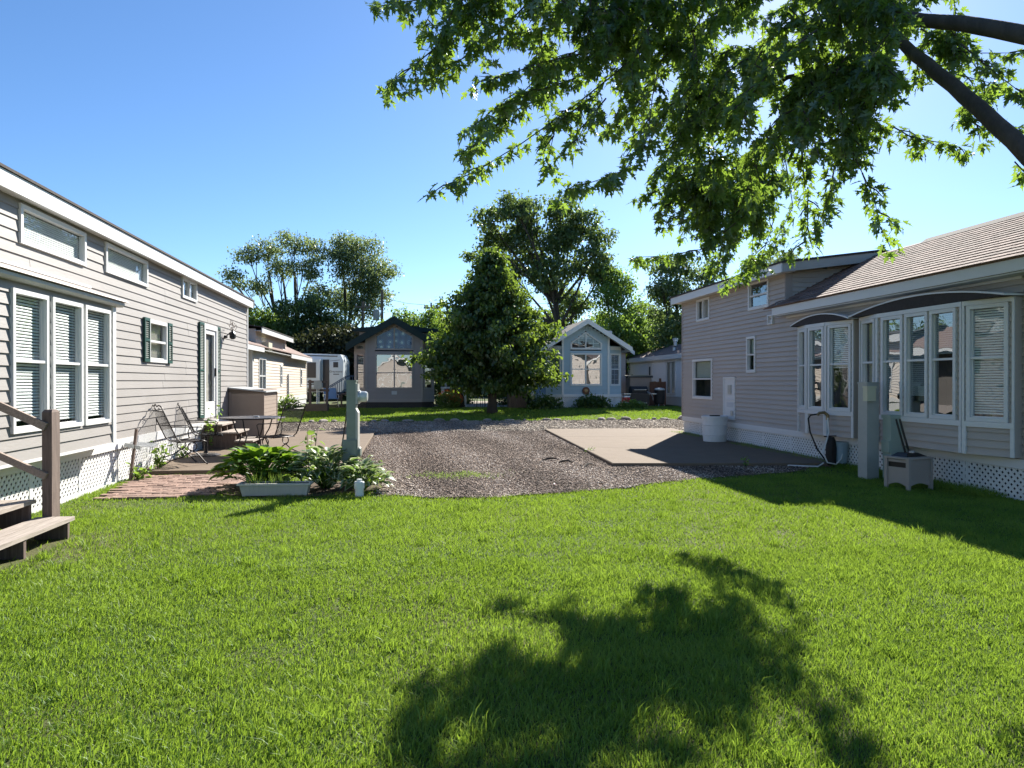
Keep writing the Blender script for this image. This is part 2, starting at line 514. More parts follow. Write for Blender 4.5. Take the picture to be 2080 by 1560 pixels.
drive_ctl = [(-0.50, 12.0), (-0.42, 11.0), (-0.48, 10.2), (-0.50, 9.62), (0.2, 9.2), (0.75, 9.08), (1.4, 9.22), (2.05, 9.45), (2.6, 9.55), (3.04, 9.78), (3.7, 10.15), (4.4, 10.5), (5.4, 10.75), (6.5, 11.2), (7.05, 11.7), (7.05, 12.2)]
drive_poly = []
for (a, b) in zip(drive_ctl, drive_ctl[1:]):
    for k in range(6):
        t = k / 6; x = a[0] + (b[0] - a[0]) * t; y = a[1] + (b[1] - a[1]) * t
        drive_poly.append((x + 0.05 * wob(x + y, 2), y + 0.06 * wob(x * 1.7 - y, 2)))
drive_poly += [(7.05, 12.2), (4.0, 12.35), (4.05, 21.4), (-1.2, 21.4), (-1.2, 12.0)]
mb = MB(); mb.poly([(x, y, 0.004) for x, y in drive_poly]); mb.build('gravel_drive', M['gravel'])['kind'] = 'structure'


def in_poly(px, py, poly):
    px = np.asarray(px); py = np.asarray(py)
    ins = np.zeros(px.shape, bool)
    j = len(poly) - 1
    for i in range(len(poly)):
        xi, yi = poly[i]; xj, yj = poly[j]
        if yi != yj:
            ins ^= ((yi > py) != (yj > py)) & (px < (xj - xi) * (py - yi) / (yj - yi) + xi)
        j = i
    return ins


def slab(name, quads, z0, z1):
    root = bpy.data.objects.new(name, None); link(root); root['kind'] = 'structure'
    for q in quads:
        mb = MB()
        c = [sum(p[0] for p in q) / 4, sum(p[1] for p in q) / 4]
        ins = [(x + (c[0] - x) * 0.006, y + (c[1] - y) * 0.006) for x, y in q]
        mb.hexa([(x, y, z0) for x, y in q] + [(x, y, z1 - 0.012) for x, y in q])
        mb.hexa([(x, y, z1 - 0.0119) for x, y in q] + [(x, y, z1) for x, y in ins])
        mb.build('slab', M['concrete'], root)
    return root


def lerp2(a, b, t):
    return (a[0] + (b[0] - a[0]) * t, a[1] + (b[1] - a[1]) * t)


def split_quads(q, n):
    out = []
    for k in range(n):
        t0, t1 = k / n, (k + 1) / n
        out.append([lerp2(q[0], q[3], t0), lerp2(q[1], q[2], t0), lerp2(q[1], q[2], t1), lerp2(q[0], q[3], t1)])
    return out


pad_q = [(3.48, 12.18), (7.5, 11.65), (7.9, 21.1), (3.95, 21.32)]
slab('concrete_pad', split_quads(pad_q, 3), -0.10, 0.062)
patio_q = [(-4.42, 12.06), (-1.02, 12.0), (-1.10, 21.2), (-4.50, 21.25)]
slab('patio', split_quads(patio_q, 3), -0.10, 0.070)

# brick walk: every paver its own piece of the path
walk = bpy.data.objects.new('brick_path', None); link(walk); walk['kind'] = 'structure'
walk_poly = [(-4.30, 11.95), (-2.35, 11.9), (-2.45, 10.9), (-2.62, 9.95), (-3.1, 9.72), (-3.95, 9.72), (-4.05, 10.4)]
mb = MB(); mb.poly([(x, y, 0.002) for x, y in walk_poly]); mb.build('sand_bed', M['mulch'], walk)
bmeshes = []
for k in range(4):
    j = lambda: rnd.uniform(-0.003, 0.003)
    w, l, h = 0.098, 0.198, 0.05
    e = 0.006
    q = MB()
    lo = [(-l / 2 + j(), -w / 2 + j(), -h), (l / 2 + j(), -w / 2 + j(), -h), (l / 2 + j(), w / 2 + j(), -h), (-l / 2 + j(), w / 2 + j(), -h)]
    mi = [(x, y, -e) for x, y, z in lo]
    hi = [(x * 0.95, y * 0.92, j() * 0.6) for x, y, z in lo]
    q.hexa(lo + mi)
    q.hexa([(x, y, z + 0.0001) for x, y, z in mi] + hi)
    bmeshes.append(q.mesh('brick', M['brick']))
row = 0
y = 9.72
nb = 0
while y < 11.95:
    x = -4.35 + (0.1 if row % 2 else 0)
    while x < -2.2:
        if in_poly(np.array([x]), np.array([y]), walk_poly)[0] and nb < 299:
            o = bpy.data.objects.new('brick', bmeshes[rnd.randrange(4)])
            link(o, walk); nb += 1
            o.location = (x + rnd.uniform(-.004, .004), y + rnd.uniform(-.004, .004), 0.022 + rnd.uniform(-0.007, 0.007) + 0.006 * wob(x * 3 + y * 2))
            o.rotation_euler = (rnd.uniform(-.02, .02), rnd.uniform(-.02, .02), rnd.uniform(-.03, .03))
        x += 0.206
    y += 0.106; row += 1


# ---------------------------------------------------------------- house builders
def siding(fr, root, u0, u1, z0, z1, course, m, openings=(), span=None, n0=0.0, name='siding_plank', lip=0.022, seam=0):
    """lapped courses, each course its own piece, cut round the openings; span(z)->(u0,u1) for gables"""
    nc = max(1, int(round((z1 - z0) / course))); h = (z1 - z0) / nc
    for c in range(nc):
        za, zb = z0 + c * h, z0 + (c + 1) * h
        a, b = (u0, u1) if span is None else span((za + zb) / 2)
        if b - a < 0.03: continue
        h_ = h
        def prof(pa, pb, e=0.0):
            return [(n0 - 0.006, pa), (n0 + e + lip - (lip - 0.004) * (pa - za) / h_, pa), (n0 + e + lip - (lip - 0.004) * (pb - za) / h_, pb), (n0 - 0.006, pb)]
        seams = set()
        if seam:                                            # panels overlap at staggered joints, two courses to a panel
            q = a + seam * (0.25 + 0.37 * ((c // 2) % 3)) + rnd.uniform(-.1, .1)
            while q < b: seams.add(q); q += seam
        cuts = sorted({a, b} | {min(max(q, a), b) for o in openings for q in o[:2] if o[3] > za and o[2] < zb} | seams)
        mb = MB(fr); e = 0.0
        for ua, ub in zip(cuts, cuts[1:]):
            if ua in seams and mb.f:
                mb.build(name, m, root); mb = MB(fr)
            if ua in seams: e = 0.0022 - e
            if ub - ua < 0.004: continue
            mid = (ua + ub) / 2
            blk = [o for o in openings if o[0] < mid < o[1] and o[3] > za and o[2] < zb]
            spans = [(za, zb)] if not blk else [(za, min(o[2] for o in blk)), (max(o[3] for o in blk), zb)]
            spans = [q for q in spans if q[1] - q[0] > 0.005]
            if not spans and mb.f:
                mb.build(name, m, root); mb = MB(fr)
            for pa, pb in spans: mb.ext_u(prof(pa, pb, e), ua, ub)
        if mb.f: mb.build(name, m, root)


def lattice(fr, root, u0, u1, z0, z1, n, m, period=0.092, w=0.036, pan=1.22):
    k = max(1, int(round((u1 - u0) / pan))); L = (u1 - u0) / k
    for q in range(k):
        a, b = u0 + q * L + 0.004, u0 + (q + 1) * L - 0.004
        mb = MB(fr)
        H = z1 - z0
        dn = rnd.uniform(-0.012, 0.004)
        for s in (1, -1):
            c = a - H if s == 1 else a
            end = b if s == 1 else b + H
            while c < end:
                # centreline z-z0 = s*(u-c)
                t0 = max(a, c if s == 1 else c - H); t1 = min(b, c + H if s == 1 else c)
                if t1 - t0 > 0.012:
                    p0 = (t0, s * (t0 - c)); p1 = (t1, s * (t1 - c))
                    d = w * 0.7071 / 2 * 1.0
                    nn = n + dn + (0.005 if s == 1 else 0.0)
                    pts = [(p0[0] - d * s, z0 + p0[1] + d), (p0[0] + d * s, z0 + p0[1] - d), (p1[0] + d * s, z0 + p1[1] - d), (p1[0] - d * s, z0 + p1[1] + d)]
                    mb.ext_n(pts, nn, nn + 0.005)
                c += period
        mb.box(a, a + 0.03, n + dn + 0.010, n + dn + 0.016, z0, z1)
        mb.box(b - 0.03, b, n + dn + 0.010, n + dn + 0.016, z0, z1)
        mb.box(a + 0.03, b - 0.03, n + dn + 0.010, n + dn + 0.016, z0, z0 + 0.025)
        mb.build('lattice_panel', m, root, kind='stuff')


def window(fr, root, u0, u1, z0, z1, rails=(), mulls=(), fw=0.045, n=0.0, proud=0.04, blind=None, recess=0.30, grid=None, gl='glass', frm='white2', name='window', top=None):
    """top: optional list of (u,z) replacing the straight top (trapezoid panes). blind: None | ('slats',zlow) | ('shade',zlow) | ('curtain',zlow)"""
    if top is None: top = [(u0, z1), (u1, z1)]
    ztop = lambda u: np.interp(u, [p[0] for p in top], [p[1] for p in top])
    mb = MB(fr)
    N0, N1 = n - 0.03, n + proud
    mb.box(u0, u1, N0, N1, z0, z0 + fw)
    mb.ext_n([(u0, z0 + fw), (u0 + fw, z0 + fw), (u0 + fw, float(ztop(u0 + fw)) - fw), (u0, float(ztop(u0)) - fw)], N0, N1)
    mb.ext_n([(u1 - fw, z0 + fw), (u1, z0 + fw), (u1, float(ztop(u1)) - fw), (u1 - fw, float(ztop(u1 - fw)) - fw)], N0, N1)
    for (a, za), (b, zb) in zip(top, top[1:]):
        mb.ext_n([(a, za - fw), (b, zb - fw), (b, zb), (a, za)], N0, N1)
    iw = fw * 0.62
    for z in rails:
        mb.box(u0 + fw, u1 - fw, N0, N1 - 0.012, z - iw / 2, z + iw / 2)
    for u in mulls:
        mb.box(u - fw * 0.4, u + fw * 0.4, N0, N1 - 0.008, z0 + fw, float(ztop(u)) - fw)
    # slim sash rim inside the casing
    r = 0.018
    mb.box(u0 + fw, u1 - fw, n - 0.028, n + 0.006, z0 + fw, z0 + fw + r)
    mb.box(u0 + fw, u0 + fw + r, n - 0.028, n + 0.006, z0 + fw + r, float(ztop(u0 + fw)) - fw - r)
    mb.box(u1 - fw - r, u1 - fw, n - 0.028, n + 0.006, z0 + fw + r, float(ztop(u1 - fw)) - fw - r)
    w = mb.build(name, M[frm], root)
    g = MB(fr)
    g.poly([(u0 + fw * .6, n - 0.012, z0 + fw * .6), (u1 - fw * .6, n - 0.012, z0 + fw * .6)] + [(min(max(u, u0 + fw * .6), u1 - fw * .6), n - 0.012, z - fw * .6) for u, z in reversed(top)])
    g.build('pane', M[gl], w)
    if grid:
        q = MB(fr); nx, nz = grid
        for i in range(1, nx):
            u = u0 + fw + (u1 - u0 - 2 * fw) * i / nx; q.box(u - 0.007, u + 0.007, n - 0.024, n - 0.016, z0 + fw, float(ztop(u)) - fw)
        zm = max(p[1] for p in top)
        for i in range(1, nz):
            z = z0 + fw + (zm - z0 - 2 * fw) * i / nz
            us = [u for u in np.linspace(u0 + fw, u1 - fw, 40) if ztop(u) - fw > z]
            if len(us) > 1: q.box(us[0], us[-1], n - 0.025, n - 0.0165, z - 0.007, z + 0.007)
        q.build('glazing_bar', M['white2'], w)
    # shallow box coloured dark for the unlit room, open towards the glass
    a, b = u0 + 0.01, u1 - 0.01
    q = MB(fr); zt = max(p[1] for p in top) - 0.01
    d0, d1 = n - recess, n - 0.031
    q.poly([(a, d0, z0), (b, d0, z0), (b, d0, zt), (a, d0, zt)])
    q.poly([(a, d0, z0), (a, d1, z0), (a, d1, zt), (a, d0, zt)])
    q.poly([(b, d0, z0), (b, d1, z0), (b, d1, zt), (b, d0, zt)])
    q.poly([(a, d0, z0), (b, d0, z0), (b, d1, z0), (a, d1, z0)])
    q.poly([(a, d0, zt), (b, d0, zt), (b, d1, zt), (a, d1, zt)])
    q.build('recess', M['dark'], w)
    if blind:
        kind, zl = blind[0], blind[1]
        q = MB(fr)
        ua, ub = u0 + fw * 0.8, u1 - fw * 0.8
        if kind == 'slats':
            z = min(p[1] for p in top) - fw - 0.02
            while z > zl:
                q.poly([(ua, n - 0.046, z + 0.013), (ub, n - 0.046, z + 0.013), (ub, n - 0.037, z), (ua, n - 0.037, z)]); q.poly([(ua, n - 0.037, z), (ub, n - 0.037, z), (ub, n - 0.041, z - 0.011), (ua, n - 0.041, z - 0.011)])
                z -= blind[2] if len(blind) > 2 else 0.030
            q.build('blind', M['blind'], w, kind='stuff')
        elif kind == 'shade':
            q.box(ua, ub, n - 0.07, n - 0.065, zl, zt - fw)
            q.build('shade', M['shade'], w)
        else:
            k = 14
            pts = [(ua + (ub - ua) * i / k, n - 0.08 + (0.02 if i % 2 else 0)) for i in range(k + 1)]
            for (x0, y0), (x1, y1) in zip(pts, pts[1:]):
                za, zb = float(ztop(x0)) - fw, float(ztop(x1)) - fw
                q.poly([(x0, y0, zl), (x1, y1, zl), (x1, y1, zb), (x0, y0, za)])
            q.build('curtain', M[blind[2] if len(blind) > 2 else 'curtain'], w)
    return w


def shutter(fr, root, u0, u1, z0, z1, n=0.02):
    s = MB(fr)
    e = 0.03
    s.box(u0, u0 + e, n, n + 0.035, z0, z1); s.box(u1 - e, u1, n, n + 0.035, z0, z1)
    s.box(u0 + e, u1 - e, n, n + 0.034, z0, z0 + 0.05); s.box(u0 + e, u1 - e, n, n + 0.034, z1 - 0.05, z1)
    zm = (z0 + z1) / 2
    s.box(u0 + e, u1 - e, n, n + 0.034, zm - 0.02, zm + 0.02)
    o = s.build('shutter', M['green'], root)
    q = MB(fr)
    z = z0 + 0.06
    while z < z1 - 0.06:
        q.hexa([(u0 + e, n + 0.004, z + 0.02), (u1 - e, n + 0.004, z + 0.02), (u1 - e, n + 0.026, z), (u0 + e, n + 0.026, z),
                (u0 + e, n + 0.008, z + 0.024), (u1 - e, n + 0.008, z + 0.024), (u1 - e, n + 0.030, z + 0.004), (u0 + e, n + 0.030, z + 0.004)])
        z += 0.034
    q.build('louvre', M['green'], o, kind='stuff')
    return o


def trim(fr, root, name, m, *boxes):
    m = M[m] if isinstance(m, str) else m
    if name in ('bay_rail', 'bay_batten', 'corner_post', 'corner_trim', 'porch_post', 'porch_wall', 'light_block_core'):
        for b in boxes: o = MB(fr).box(*b).build(name, m, root)
        return o
    mb = MB(fr)
    for b in boxes: mb.box(*b)
    return mb.build(name, m, root)


def gable_wall(fr, root, W, zb, ze, zr, course, m, n0=0.0):
    """siding on an end wall of width W (u 0..W), eaves at ze, ridge at zr"""
    def sp(z):
        if z <= ze: return (0.0, W)
        t = (z - ze) / (zr - ze)
        return (W / 2 * t, W - W / 2 * t)
    siding(fr, root, 0, W, zb, zr - 0.02, course, m, span=sp, n0=n0)


# ---------------------------------------------------------------- house beside the patio (left)
LH = thing('park_home', 'light taupe park home with green shutters and long white fascia', 'house', (-4.332, 9.025, 0), R(0.8))
F = Fr((0, 0, 0), (0, 1, 0), (1, 0, 0))
yl0, yl1 = -4.0, 11.08                      # along the wall from the base point
zb, zs = 0.64, 3.53
op = []
for (a, b, z0, z1) in ((-0.5, 1.14, 3.03, 3.47), (1.78, 3.46, 3.055, 3.485), (5.33, 6.29, 3.11, 3.51), (3.51, 4.44, 1.825, 2.54), (6.78, 7.85, 0.72, 2.73)):
    op.append((a, b, z0, z1))
bay = (-2.0, 1.46, zb, 2.52)
op.append((bay[0], bay[1], bay[2], bay[3]))
siding(F, LH, yl0, yl1, zb, zs, 0.127, M['side_l'], op, seam=3.7, lip=0.018)
for (a, b, z0, z1) in op[:2]:
    window(F, LH, a, b, z0, z1, blind=('slats', z0 + 0.04, 0.0245), fw=0.05, gl='glass')
a, b, z0, z1 = op[2]; window(F, LH, a, b, z0, z1, mulls=[(a + b) / 2], blind=('slats', z0 + 0.2), fw=0.05)
a, b, z0, z1 = op[3]; window(F, LH, a, b, z0, z1, rails=[2.18], fw=0.06, blind=('curtain', z0 + 0.05))
shutter(F, LH, a - 0.245, a - 0.005, z0, z1 + 0.01); shutter(F, LH, b + 0.005, b + 0.22, z0, z1 + 0.01)
a, b, z0, z1 = op[4]
d = trim(F, LH, 'door', 'white2', (a, a + 0.09, -0.03, 0.05, z0, z1), (b - 0.09, b, -0.03, 0.05, z0, z1), (a + 0.09, b - 0.09, -0.03, 0.049, z1 - 0.10, z1),
         (a + 0.09, b - 0.09, -0.03, 0.02, z0, z0 + 0.34), (a + 0.09, a + 0.20, -0.02, 0.025, z0 + 0.34, z1 - 0.10), (b - 0.20, b - 0.09, -0.02, 0.025, z0 + 0.34, z1 - 0.10), (a + 0.2, b - 0.2, -0.02, 0.024, z1 - 0.2, z1 - 0.10))
MB(F).poly([(a + .2, -0.005, z0 + .34), (b - .2, -0.005, z0 + .34), (b - .2, -0.005, z1 - .2), (a + .2, -0.005, z1 - .2)]).build('pane', M['glass'], d)
trim(F, d, 'inner_door', 'curtain', (a + .1, b - .1, -0.09, -0.06, z0, z1 - .1))
mb = MB(F); mb.box(b - 0.17, b - 0.13, 0.025, 0.06, z0 + 0.9, z0 + 1.08); mb.build('handle', M['black'], d)
shutter(F, LH, a - 0.34, a - 0.01, z0 + 0.02, z1 + 0.01); shutter(F, LH, b + 0.01, b + 0.25, z0 + 0.02, z1 + 0.01)
# bay with three tall windows
BF, BL = fr2(F, bay[0], 0.25, bay[1], 0.25)
off = -bay[0]
bo = [(-1.18 + off, -0.44 + off, 0.965, 2.455), (-0.345 + off, 0.42 + off, 0.955, 2.458), (0.492 + off, 1.265 + off, 0.95, 2.458)]
siding(BF, LH, 0.0, BL - 0.10, zb + 0.03, 2.53, 0.127, M['side_l'], bo, name='bay_siding_plank')
for (a, b, z0, z1) in bo:
    window(BF, LH, a, b, z0, z1, rails=[1.715], fw=0.048, proud=0.045, blind=('slats', z0 + 0.10, 0.034), recess=0.24, gl='glass')
trim(BF, LH, 'bay_corner', 'white2', (BL - 0.10, BL, -0.02, 0.035, zb + 0.03, 2.53))
side = Fr(F(bay[1], 0.25, 0), (-1, 0, 0), (0, 1, 0))
siding(side, LH, 0, 0.235, zb + 0.03, 2.53, 0.127, M['side_l'], n0=0.0, name='bay_siding_plank')
trim(BF, LH, 'bay_sill', 'white2', (-0.3, BL + 0.01, -0.24, 0.03, zb - 0.005, zb + 0.028))
mb = MB(F)
mb.ext_u([(0.0, 2.53), (0.33, 2.53), (0.36, 2.555), (0.36, 2.59), (0.0, 2.60)], bay[0] - 0.12, bay[1] + 0.10)
mb.build('bay_soffit', M['soffit'], LH)
mb = MB(F)
mb.hexa([(bay[0] - .16, 0.0, 2.601), (bay[1] + .16, 0.0, 2.601), (bay[1] + .16, 0.40, 2.601), (bay[0] - .16, 0.40, 2.601),
         (bay[0] - .10, 0.0, 2.76), (bay[1] - .22, 0.0, 2.76), (bay[1] + .10, 0.38, 2.628), (bay[0] - .16, 0.38, 2.628)])
mb.build('bay_roof', M['trim_t'], LH)
mb = MB(F); mb.box(bay[0] - .1, bay[1] - .2, 0.02, 0.05, 2.752, 2.785); mb.build('bay_flashing', M['white2'], LH)
# shell, trims, roof
trim(F, LH, 'light_block_core', 'inner', (yl0 + .02, yl1 - .02, -3.64, -0.42, 0.5, 3.6))  # unseen solid core, added to stop light passing through the house
trim(F, LH, 'corner_trim', 'white2', (yl1, yl1 + 0.08, -0.06, 0.03, zb, 3.62))
trim(F, LH, 'base_band', 'white2', (yl0, yl1 + 0.08, -0.03, 0.032, 0.50, zb))
trim(F, LH, 'floor', 'inner', (yl0 + .02, yl1, -3.64, -0.04, 0.44, 0.50))
mb = MB(F); mb.box(yl0 - .3, yl1 + .1, -0.02, 0.13, 3.515, 3.54); mb.build('soffit', M['soffit'], LH)
mb = MB(F); mb.box(yl0 - .3, yl1 + .13, 0.13, 0.155, 3.50, 3.685); mb.build('fascia', M['white2'], LH)
mb = MB(F)
for s in (0, 1):
    n0, n1 = (0.175, -1.83) if s == 0 else (-3.835, -1.83)
    mb.ext_u([(n0, 3.688), (n1, 4.05), (n1, 4.08), (n0, 3.718)], yl0 - .34, yl1 + .2)
mb.build('roof', M['roofdark'], LH)
lattice(F, LH, yl0, yl1, 0.0, 0.50, -0.012, M['lattice'])
trim(F, LH, 'crawl_space_shade', 'roofdark', (yl0 + .02, yl1 - .02, -3.6, -0.16, 0.0, 0.44))  # dark block whose colour stands in for the shade under the floor
trim(F, LH, 'lattice_rail', 'white2', (yl0, yl1 + .05, 0.016, 0.024, -0.01, 0.028))
# far end wall, seen mirrored in the cabin windows
G = Fr((0.0, yl1, 0), (-1, 0, 0), (0, 1, 0))
gable_wall(G, LH, 3.66, 0.5, 3.62, 4.02, 0.127, M['side_l'])
mb = MB(G)
for q in (((-0.17, 3.55), (1.83, 3.92)), ((3.83, 3.55), (1.83, 3.92))):
    (ua, za), (ub, zb_) = q
    mb.ext_n([(ua, za), (ub, zb_), (ub, zb_ + 0.14), (ua, za + 0.14)], 0.13, 0.16)
mb.build('rake_board', M['white2'], LH)
G2 = Fr((-3.66, yl1, 0), (0, -1, 0), (-1, 0, 0))
trim(G2, LH, 'back_wall', 'side_l', (0, yl1 - yl0, -0.02, 0.0, 0.0, 3.64))
G3 = Fr((-3.66, yl0, 0), (1, 0, 0), (0, -1, 0))
gable_wall(G3, LH, 3.66, 0.0, 3.62, 4.02, 0.127, M['side_l'])
trim(G, LH, 'end_skirt', 'white2', (0.02, 3.64, -0.03, 0.0, 0.0, 0.5))
# wall lamp by the door
mb = MB(F)
mb.lathe((8.62, 0.03, 2.56), [(0.05, -0.03), (0.06, 0.0), (0.05, 0.03)], 10)
mb.tube([(8.62, 0.04, 2.56), (8.62, 0.14, 2.66), (8.62, 0.2, 2.68)], 0.012)
mb.lathe((8.62, 0.2, 2.50), [(0.03, 0.0), (0.07, 0.03), (0.075, 0.13), (0.03, 0.19), (0.008, 0.24)], 8)
mb.build('wall_lamp', M['black'], LH)
mb = MB(F)
for k in range(26):
    a = rnd.uniform(0, 6.28); p = Vector((8.62 + rnd.uniform(-.1, .16), 0.16 + rnd.uniform(-.06, .1), 2.74 + rnd.uniform(-.05, .12)))
    q = p + Vector((rnd.uniform(-.14, .14), rnd.uniform(-.06, .06), rnd.uniform(-.05, .12)))
    mb.tube([p, (p + q) / 2 + Vector((0, 0, .03)), q], 0.005, 4)
mb.build('nest_twig', M['wood'], LH, kind='stuff')

# ---------------------------------------------------------------- shaded house with two bow windows (right)
RH = thing('park_home', 'shaded grey taupe park home with brown shingle roof and two bow windows', 'house', (7.62, 8.0, 0))
F = Fr((0, 0, 0), (0, 1, 0), (-1, 0, 0))
YL, YD = 11.42, 5.78                         # far end, near end of the taller loft part
W = 3.70
zb = 0.515
ops_lo = [(7.07, 7.50, 1.70, 2.525), (9.40, 10.69, 1.035, 2.10), (8.09, 8.745, 0.575, 1.612), (6.25, 6.48, 2.725, 2.93)]
ops_hi = [(9.58, 10.43, 3.11, 3.70), (6.47, 7.42, 3.116, 3.745)]
b1, b2 = (3.30, 5.08), (0.06, 3.10)
siding(F, RH, -0.28, YL, zb, 2.83, 0.102, M['side_r'], ops_lo + [(b1[0], b1[1], zb, 2.56), (b2[0], b2[1], zb, 2.57)], lip=0.03, seam=3.7)
siding(F, RH, YD, YL, 2.83, 3.76, 0.102, M['side_r'], ops_hi, lip=0.03, seam=3.7)
window(F, RH, *ops_lo[0], rails=[2.11], fw=0.055, blind=('shade', 2.14))
window(F, RH, *ops_lo[1], rails=[1.57], fw=0.06, blind=('shade', 1.60))
window(F, RH, *ops_hi[0], mulls=[10.0], fw=0.055, blind=('curtain', 3.15))
window(F, RH, *ops_hi[1], rails=[3.43], fw=0.06, gl='glass_r')
a, b, z0, z1 = ops_lo[2]
d = trim(F, RH, 'furnace_door', 'white2', (a, b, -0.02, 0.012, z0, z1), (a, a + 0.035, 0.012, 0.035, z0, z1), (b - 0.035, b, 0.012, 0.035, z0, z1), (a + .035, b - .035, 0.012, 0.034, z1 - 0.04, z1), (a + .035, b - .035, 0.012, 0.034, z0, z0 + 0.03), (a + .1, b - .1, 0.012, 0.024, z0 + 0.47, z0 + 0.50))
trim(F, d, 'vent_grille', 'metal', (a + .22, a + .40, 0.013, 0.03, z0 + 0.62, z0 + 0.84))
trim(F, d, 'flue_cover', 'metal', (a + 0.12, a + 0.25, 0.013, 0.03, z0 + 0.10, z0 + 0.22))
trim(F, d, 'notice', 'soffit', (a + .12, b - .16, 0.0125, 0.0145, z0 + 0.30, z0 + 0.42))
a, b, z0, z1 = ops_lo[3]
d = trim(F, RH, 'wall_vent', 'white2', (a, b, 0.0, 0.06, z0, z0 + 0.03), (a, b, 0.0, 0.06, z1 - 0.03, z1), (a, a + 0.03, 0.0, 0.06, z0 + .03, z1 - .03), (b - 0.03, b, 0.0, 0.06, z0 + .03, z1 - .03), (a + .03, b - .03, 0.0, 0.02, z0 + .03, z1 - .03))
trim(F, RH, 'light_block_core', 'inner', (-0.2, YL - .02, -3.66, -0.42, 0.45, 2.82), (YD + .02, YL - .02, -3.4, -0.42, 2.82, 3.72))  # hidden cores added behind the siding to block light
trim(F, RH, 'floor', 'inner', (0.01, YL, -3.68, -0.04, 0.36, 0.40))
trim(F, RH, 'base_band', 'white2', (-0.3, YL + 0.03, -0.03, 0.032, 0.395, zb))
trim(F, RH, 'corner_trim', 'trim_t', (-0.36, -0.02, -0.085, 0.03, zb, 2.86), (YL, YL + 0.08, -0.06, 0.03, zb, 3.74))
lattice(F, RH, -0.2, YL, -0.04, 0.395, -0.012, M['lattice'], period=0.094, w=0.036)
trim(F, RH, 'crawl_space_shade', 'roofdark', (-0.2, YL - .02, -3.6, -0.16, -0.05, 0.36))  # dark filler behind the lattice, shade put into its colour
trim(F, RH, 'skirt_post', 'white2', (-0.36, -0.03, -0.06, 0.035, -0.05, 0.395))
# eave of the lower roof
mb = MB(F); mb.box(-0.75, YD + .02, -0.02, 0.27, 2.835, 2.855); mb.build('soffit', M['soffit'], RH)
mb = MB(F); mb.box(-0.0, YD - .05, 0.0, 0.04, 2.80, 2.834); mb.build('frieze_board', M['white2'], RH)
mb = MB(F); mb.box(-0.78, YD + 0.05, 0.27, 0.295, 2.86, 3.035); mb.build('fascia', M['white2'], RH)
# lower roof: deck plus shingles
n_e, z_e, n_r, z_r = 0.30, 3.03, -1.85, 4.11
mb = MB(F)
mb.ext_u([(n_e, z_e - 0.02), (n_r, z_r - 0.02), (n_r, z_r), (n_e, z_e)], -0.8, YD + 0.4)
mb.ext_u([(n_r - (n_e - n_r), z_e - 0.02), (n_r, z_r - 0.021), (n_r, z_r - .001), (n_r - (n_e - n_r), z_e)], -0.8, YL + 0.3)
roof = mb.build('roof', M['roofbrown'], RH)
sl = Vector((0, n_r - n_e, z_r - z_e)); slope_len = sl.length
RF = Fr(F(0, n_e + 0.02, z_e + 0.001), F.u, F.z, F.z)
up = (F.n * (n_r - n_e) + F.z * (z_r - z_e)).normalized()
nrm = up.cross(F.u)
if nrm.z < 0: nrm = -nrm
RF.z = up; RF.n = nrm
expo = 0.142
tabs = []
rows = int(slope_len / expo)
for r in range(rows + 1):
    u = -0.8 + (0.15 if r % 2 else 0) + rnd.uniform(-.02, .02)
    while u < YD + 0.2:
        L = rnd.choice((0.24, 0.30, 0.34))
        tabs.append((u, min(u + L - 0.006, YD + 0.25), r * expo))
        u += L
ang = math.atan2(0.02, expo * 1.25)
shingle_meshes = {}
def shingle_pts(L, lift=0.0):
    return [(0, 0.001, 0), (L, 0.001, 0), (L, 0.001, expo * 1.15), (0, 0.001, expo * 1.15), (0, 0.017 + lift, 0), (L, 0.017 + lift, 0), (L, 0.004, expo * 1.15), (0, 0.004, expo * 1.15)]
tabs.sort(key=lambda t: (Vector((7.62, 8, 0)) + RF(t[0], 0, t[2]) - Vector((0, 0, 1.5))).length if t[0] > -0.45 else 99)
RM = Matrix((RF.u, RF.n, RF.z)).transposed().to_4x4()
rest = MB(RF)
for k, (u0, u1, s) in enumerate(tabs):
    L = round(u1 - u0, 2)
    if L < 0.05: continue
    if k < 299:
        me = shingle_meshes.get(L)
        if me is None:
            q = MB(); q.hexa(shingle_pts(L)); me = shingle_meshes[L] = q.mesh('shingle', M['shingle'])
        o = bpy.data.objects.new('shingle', me); link(o, roof)
        o.matrix_local = Matrix.Translation(RF(u0, rnd.uniform(0, 0.002), s - 0.02)) @ RM
    else:
        q = shingle_pts(L); rest.hexa([(u0 + x, n, s - 0.02 + z) for x, n, z in q])
rest.build('shingles', M['shingle'], roof, kind='stuff')
mb = MB(F)
mb.ext_u([(n_r + 0.16, z_r - 0.055), (n_r, z_r + 0.03), (n_r - 0.16, z_r - 0.055), (n_r, z_r + 0.055)], -0.8, 4.1)
mb.build('ridge_vent', M['roofdark'], RH)
# taller loft part
lz0, lz1 = 3.72, 4.04
mb = MB(F)
mb.ext_u([(0.32, 3.885), (-1.9, 4.17), (-4.0, 3.885), (-4.0, 3.92), (-1.9, 4.21), (0.32, 3.92)], YD - 0.36, YL + 0.28)
mb.build('loft_roof', M['roofdark'], RH)
mb = MB(F); mb.box(YD - 0.33, YL + 0.25, 0.27, 0.297, 3.70, 3.884); mb.build('loft_fascia', M['white2'], RH)
mb = MB(F); mb.box(YD - 0.3, YL + 0.22, -0.02, 0.269, 3.725, 3.745); mb.build('loft_soffit', M['soffit'], RH)
mb = MB(F)
E2 = Fr(F(YD, 0, 0), (1, 0, 0), (0, -1, 0))           # loft end wall, seen over the lower roof
mb = MB(E2)
mb.ext_n([(-0.29, 3.70), (1.9, 3.985), (1.9, 4.165), (-0.29, 3.884)], 0.30, 0.325)
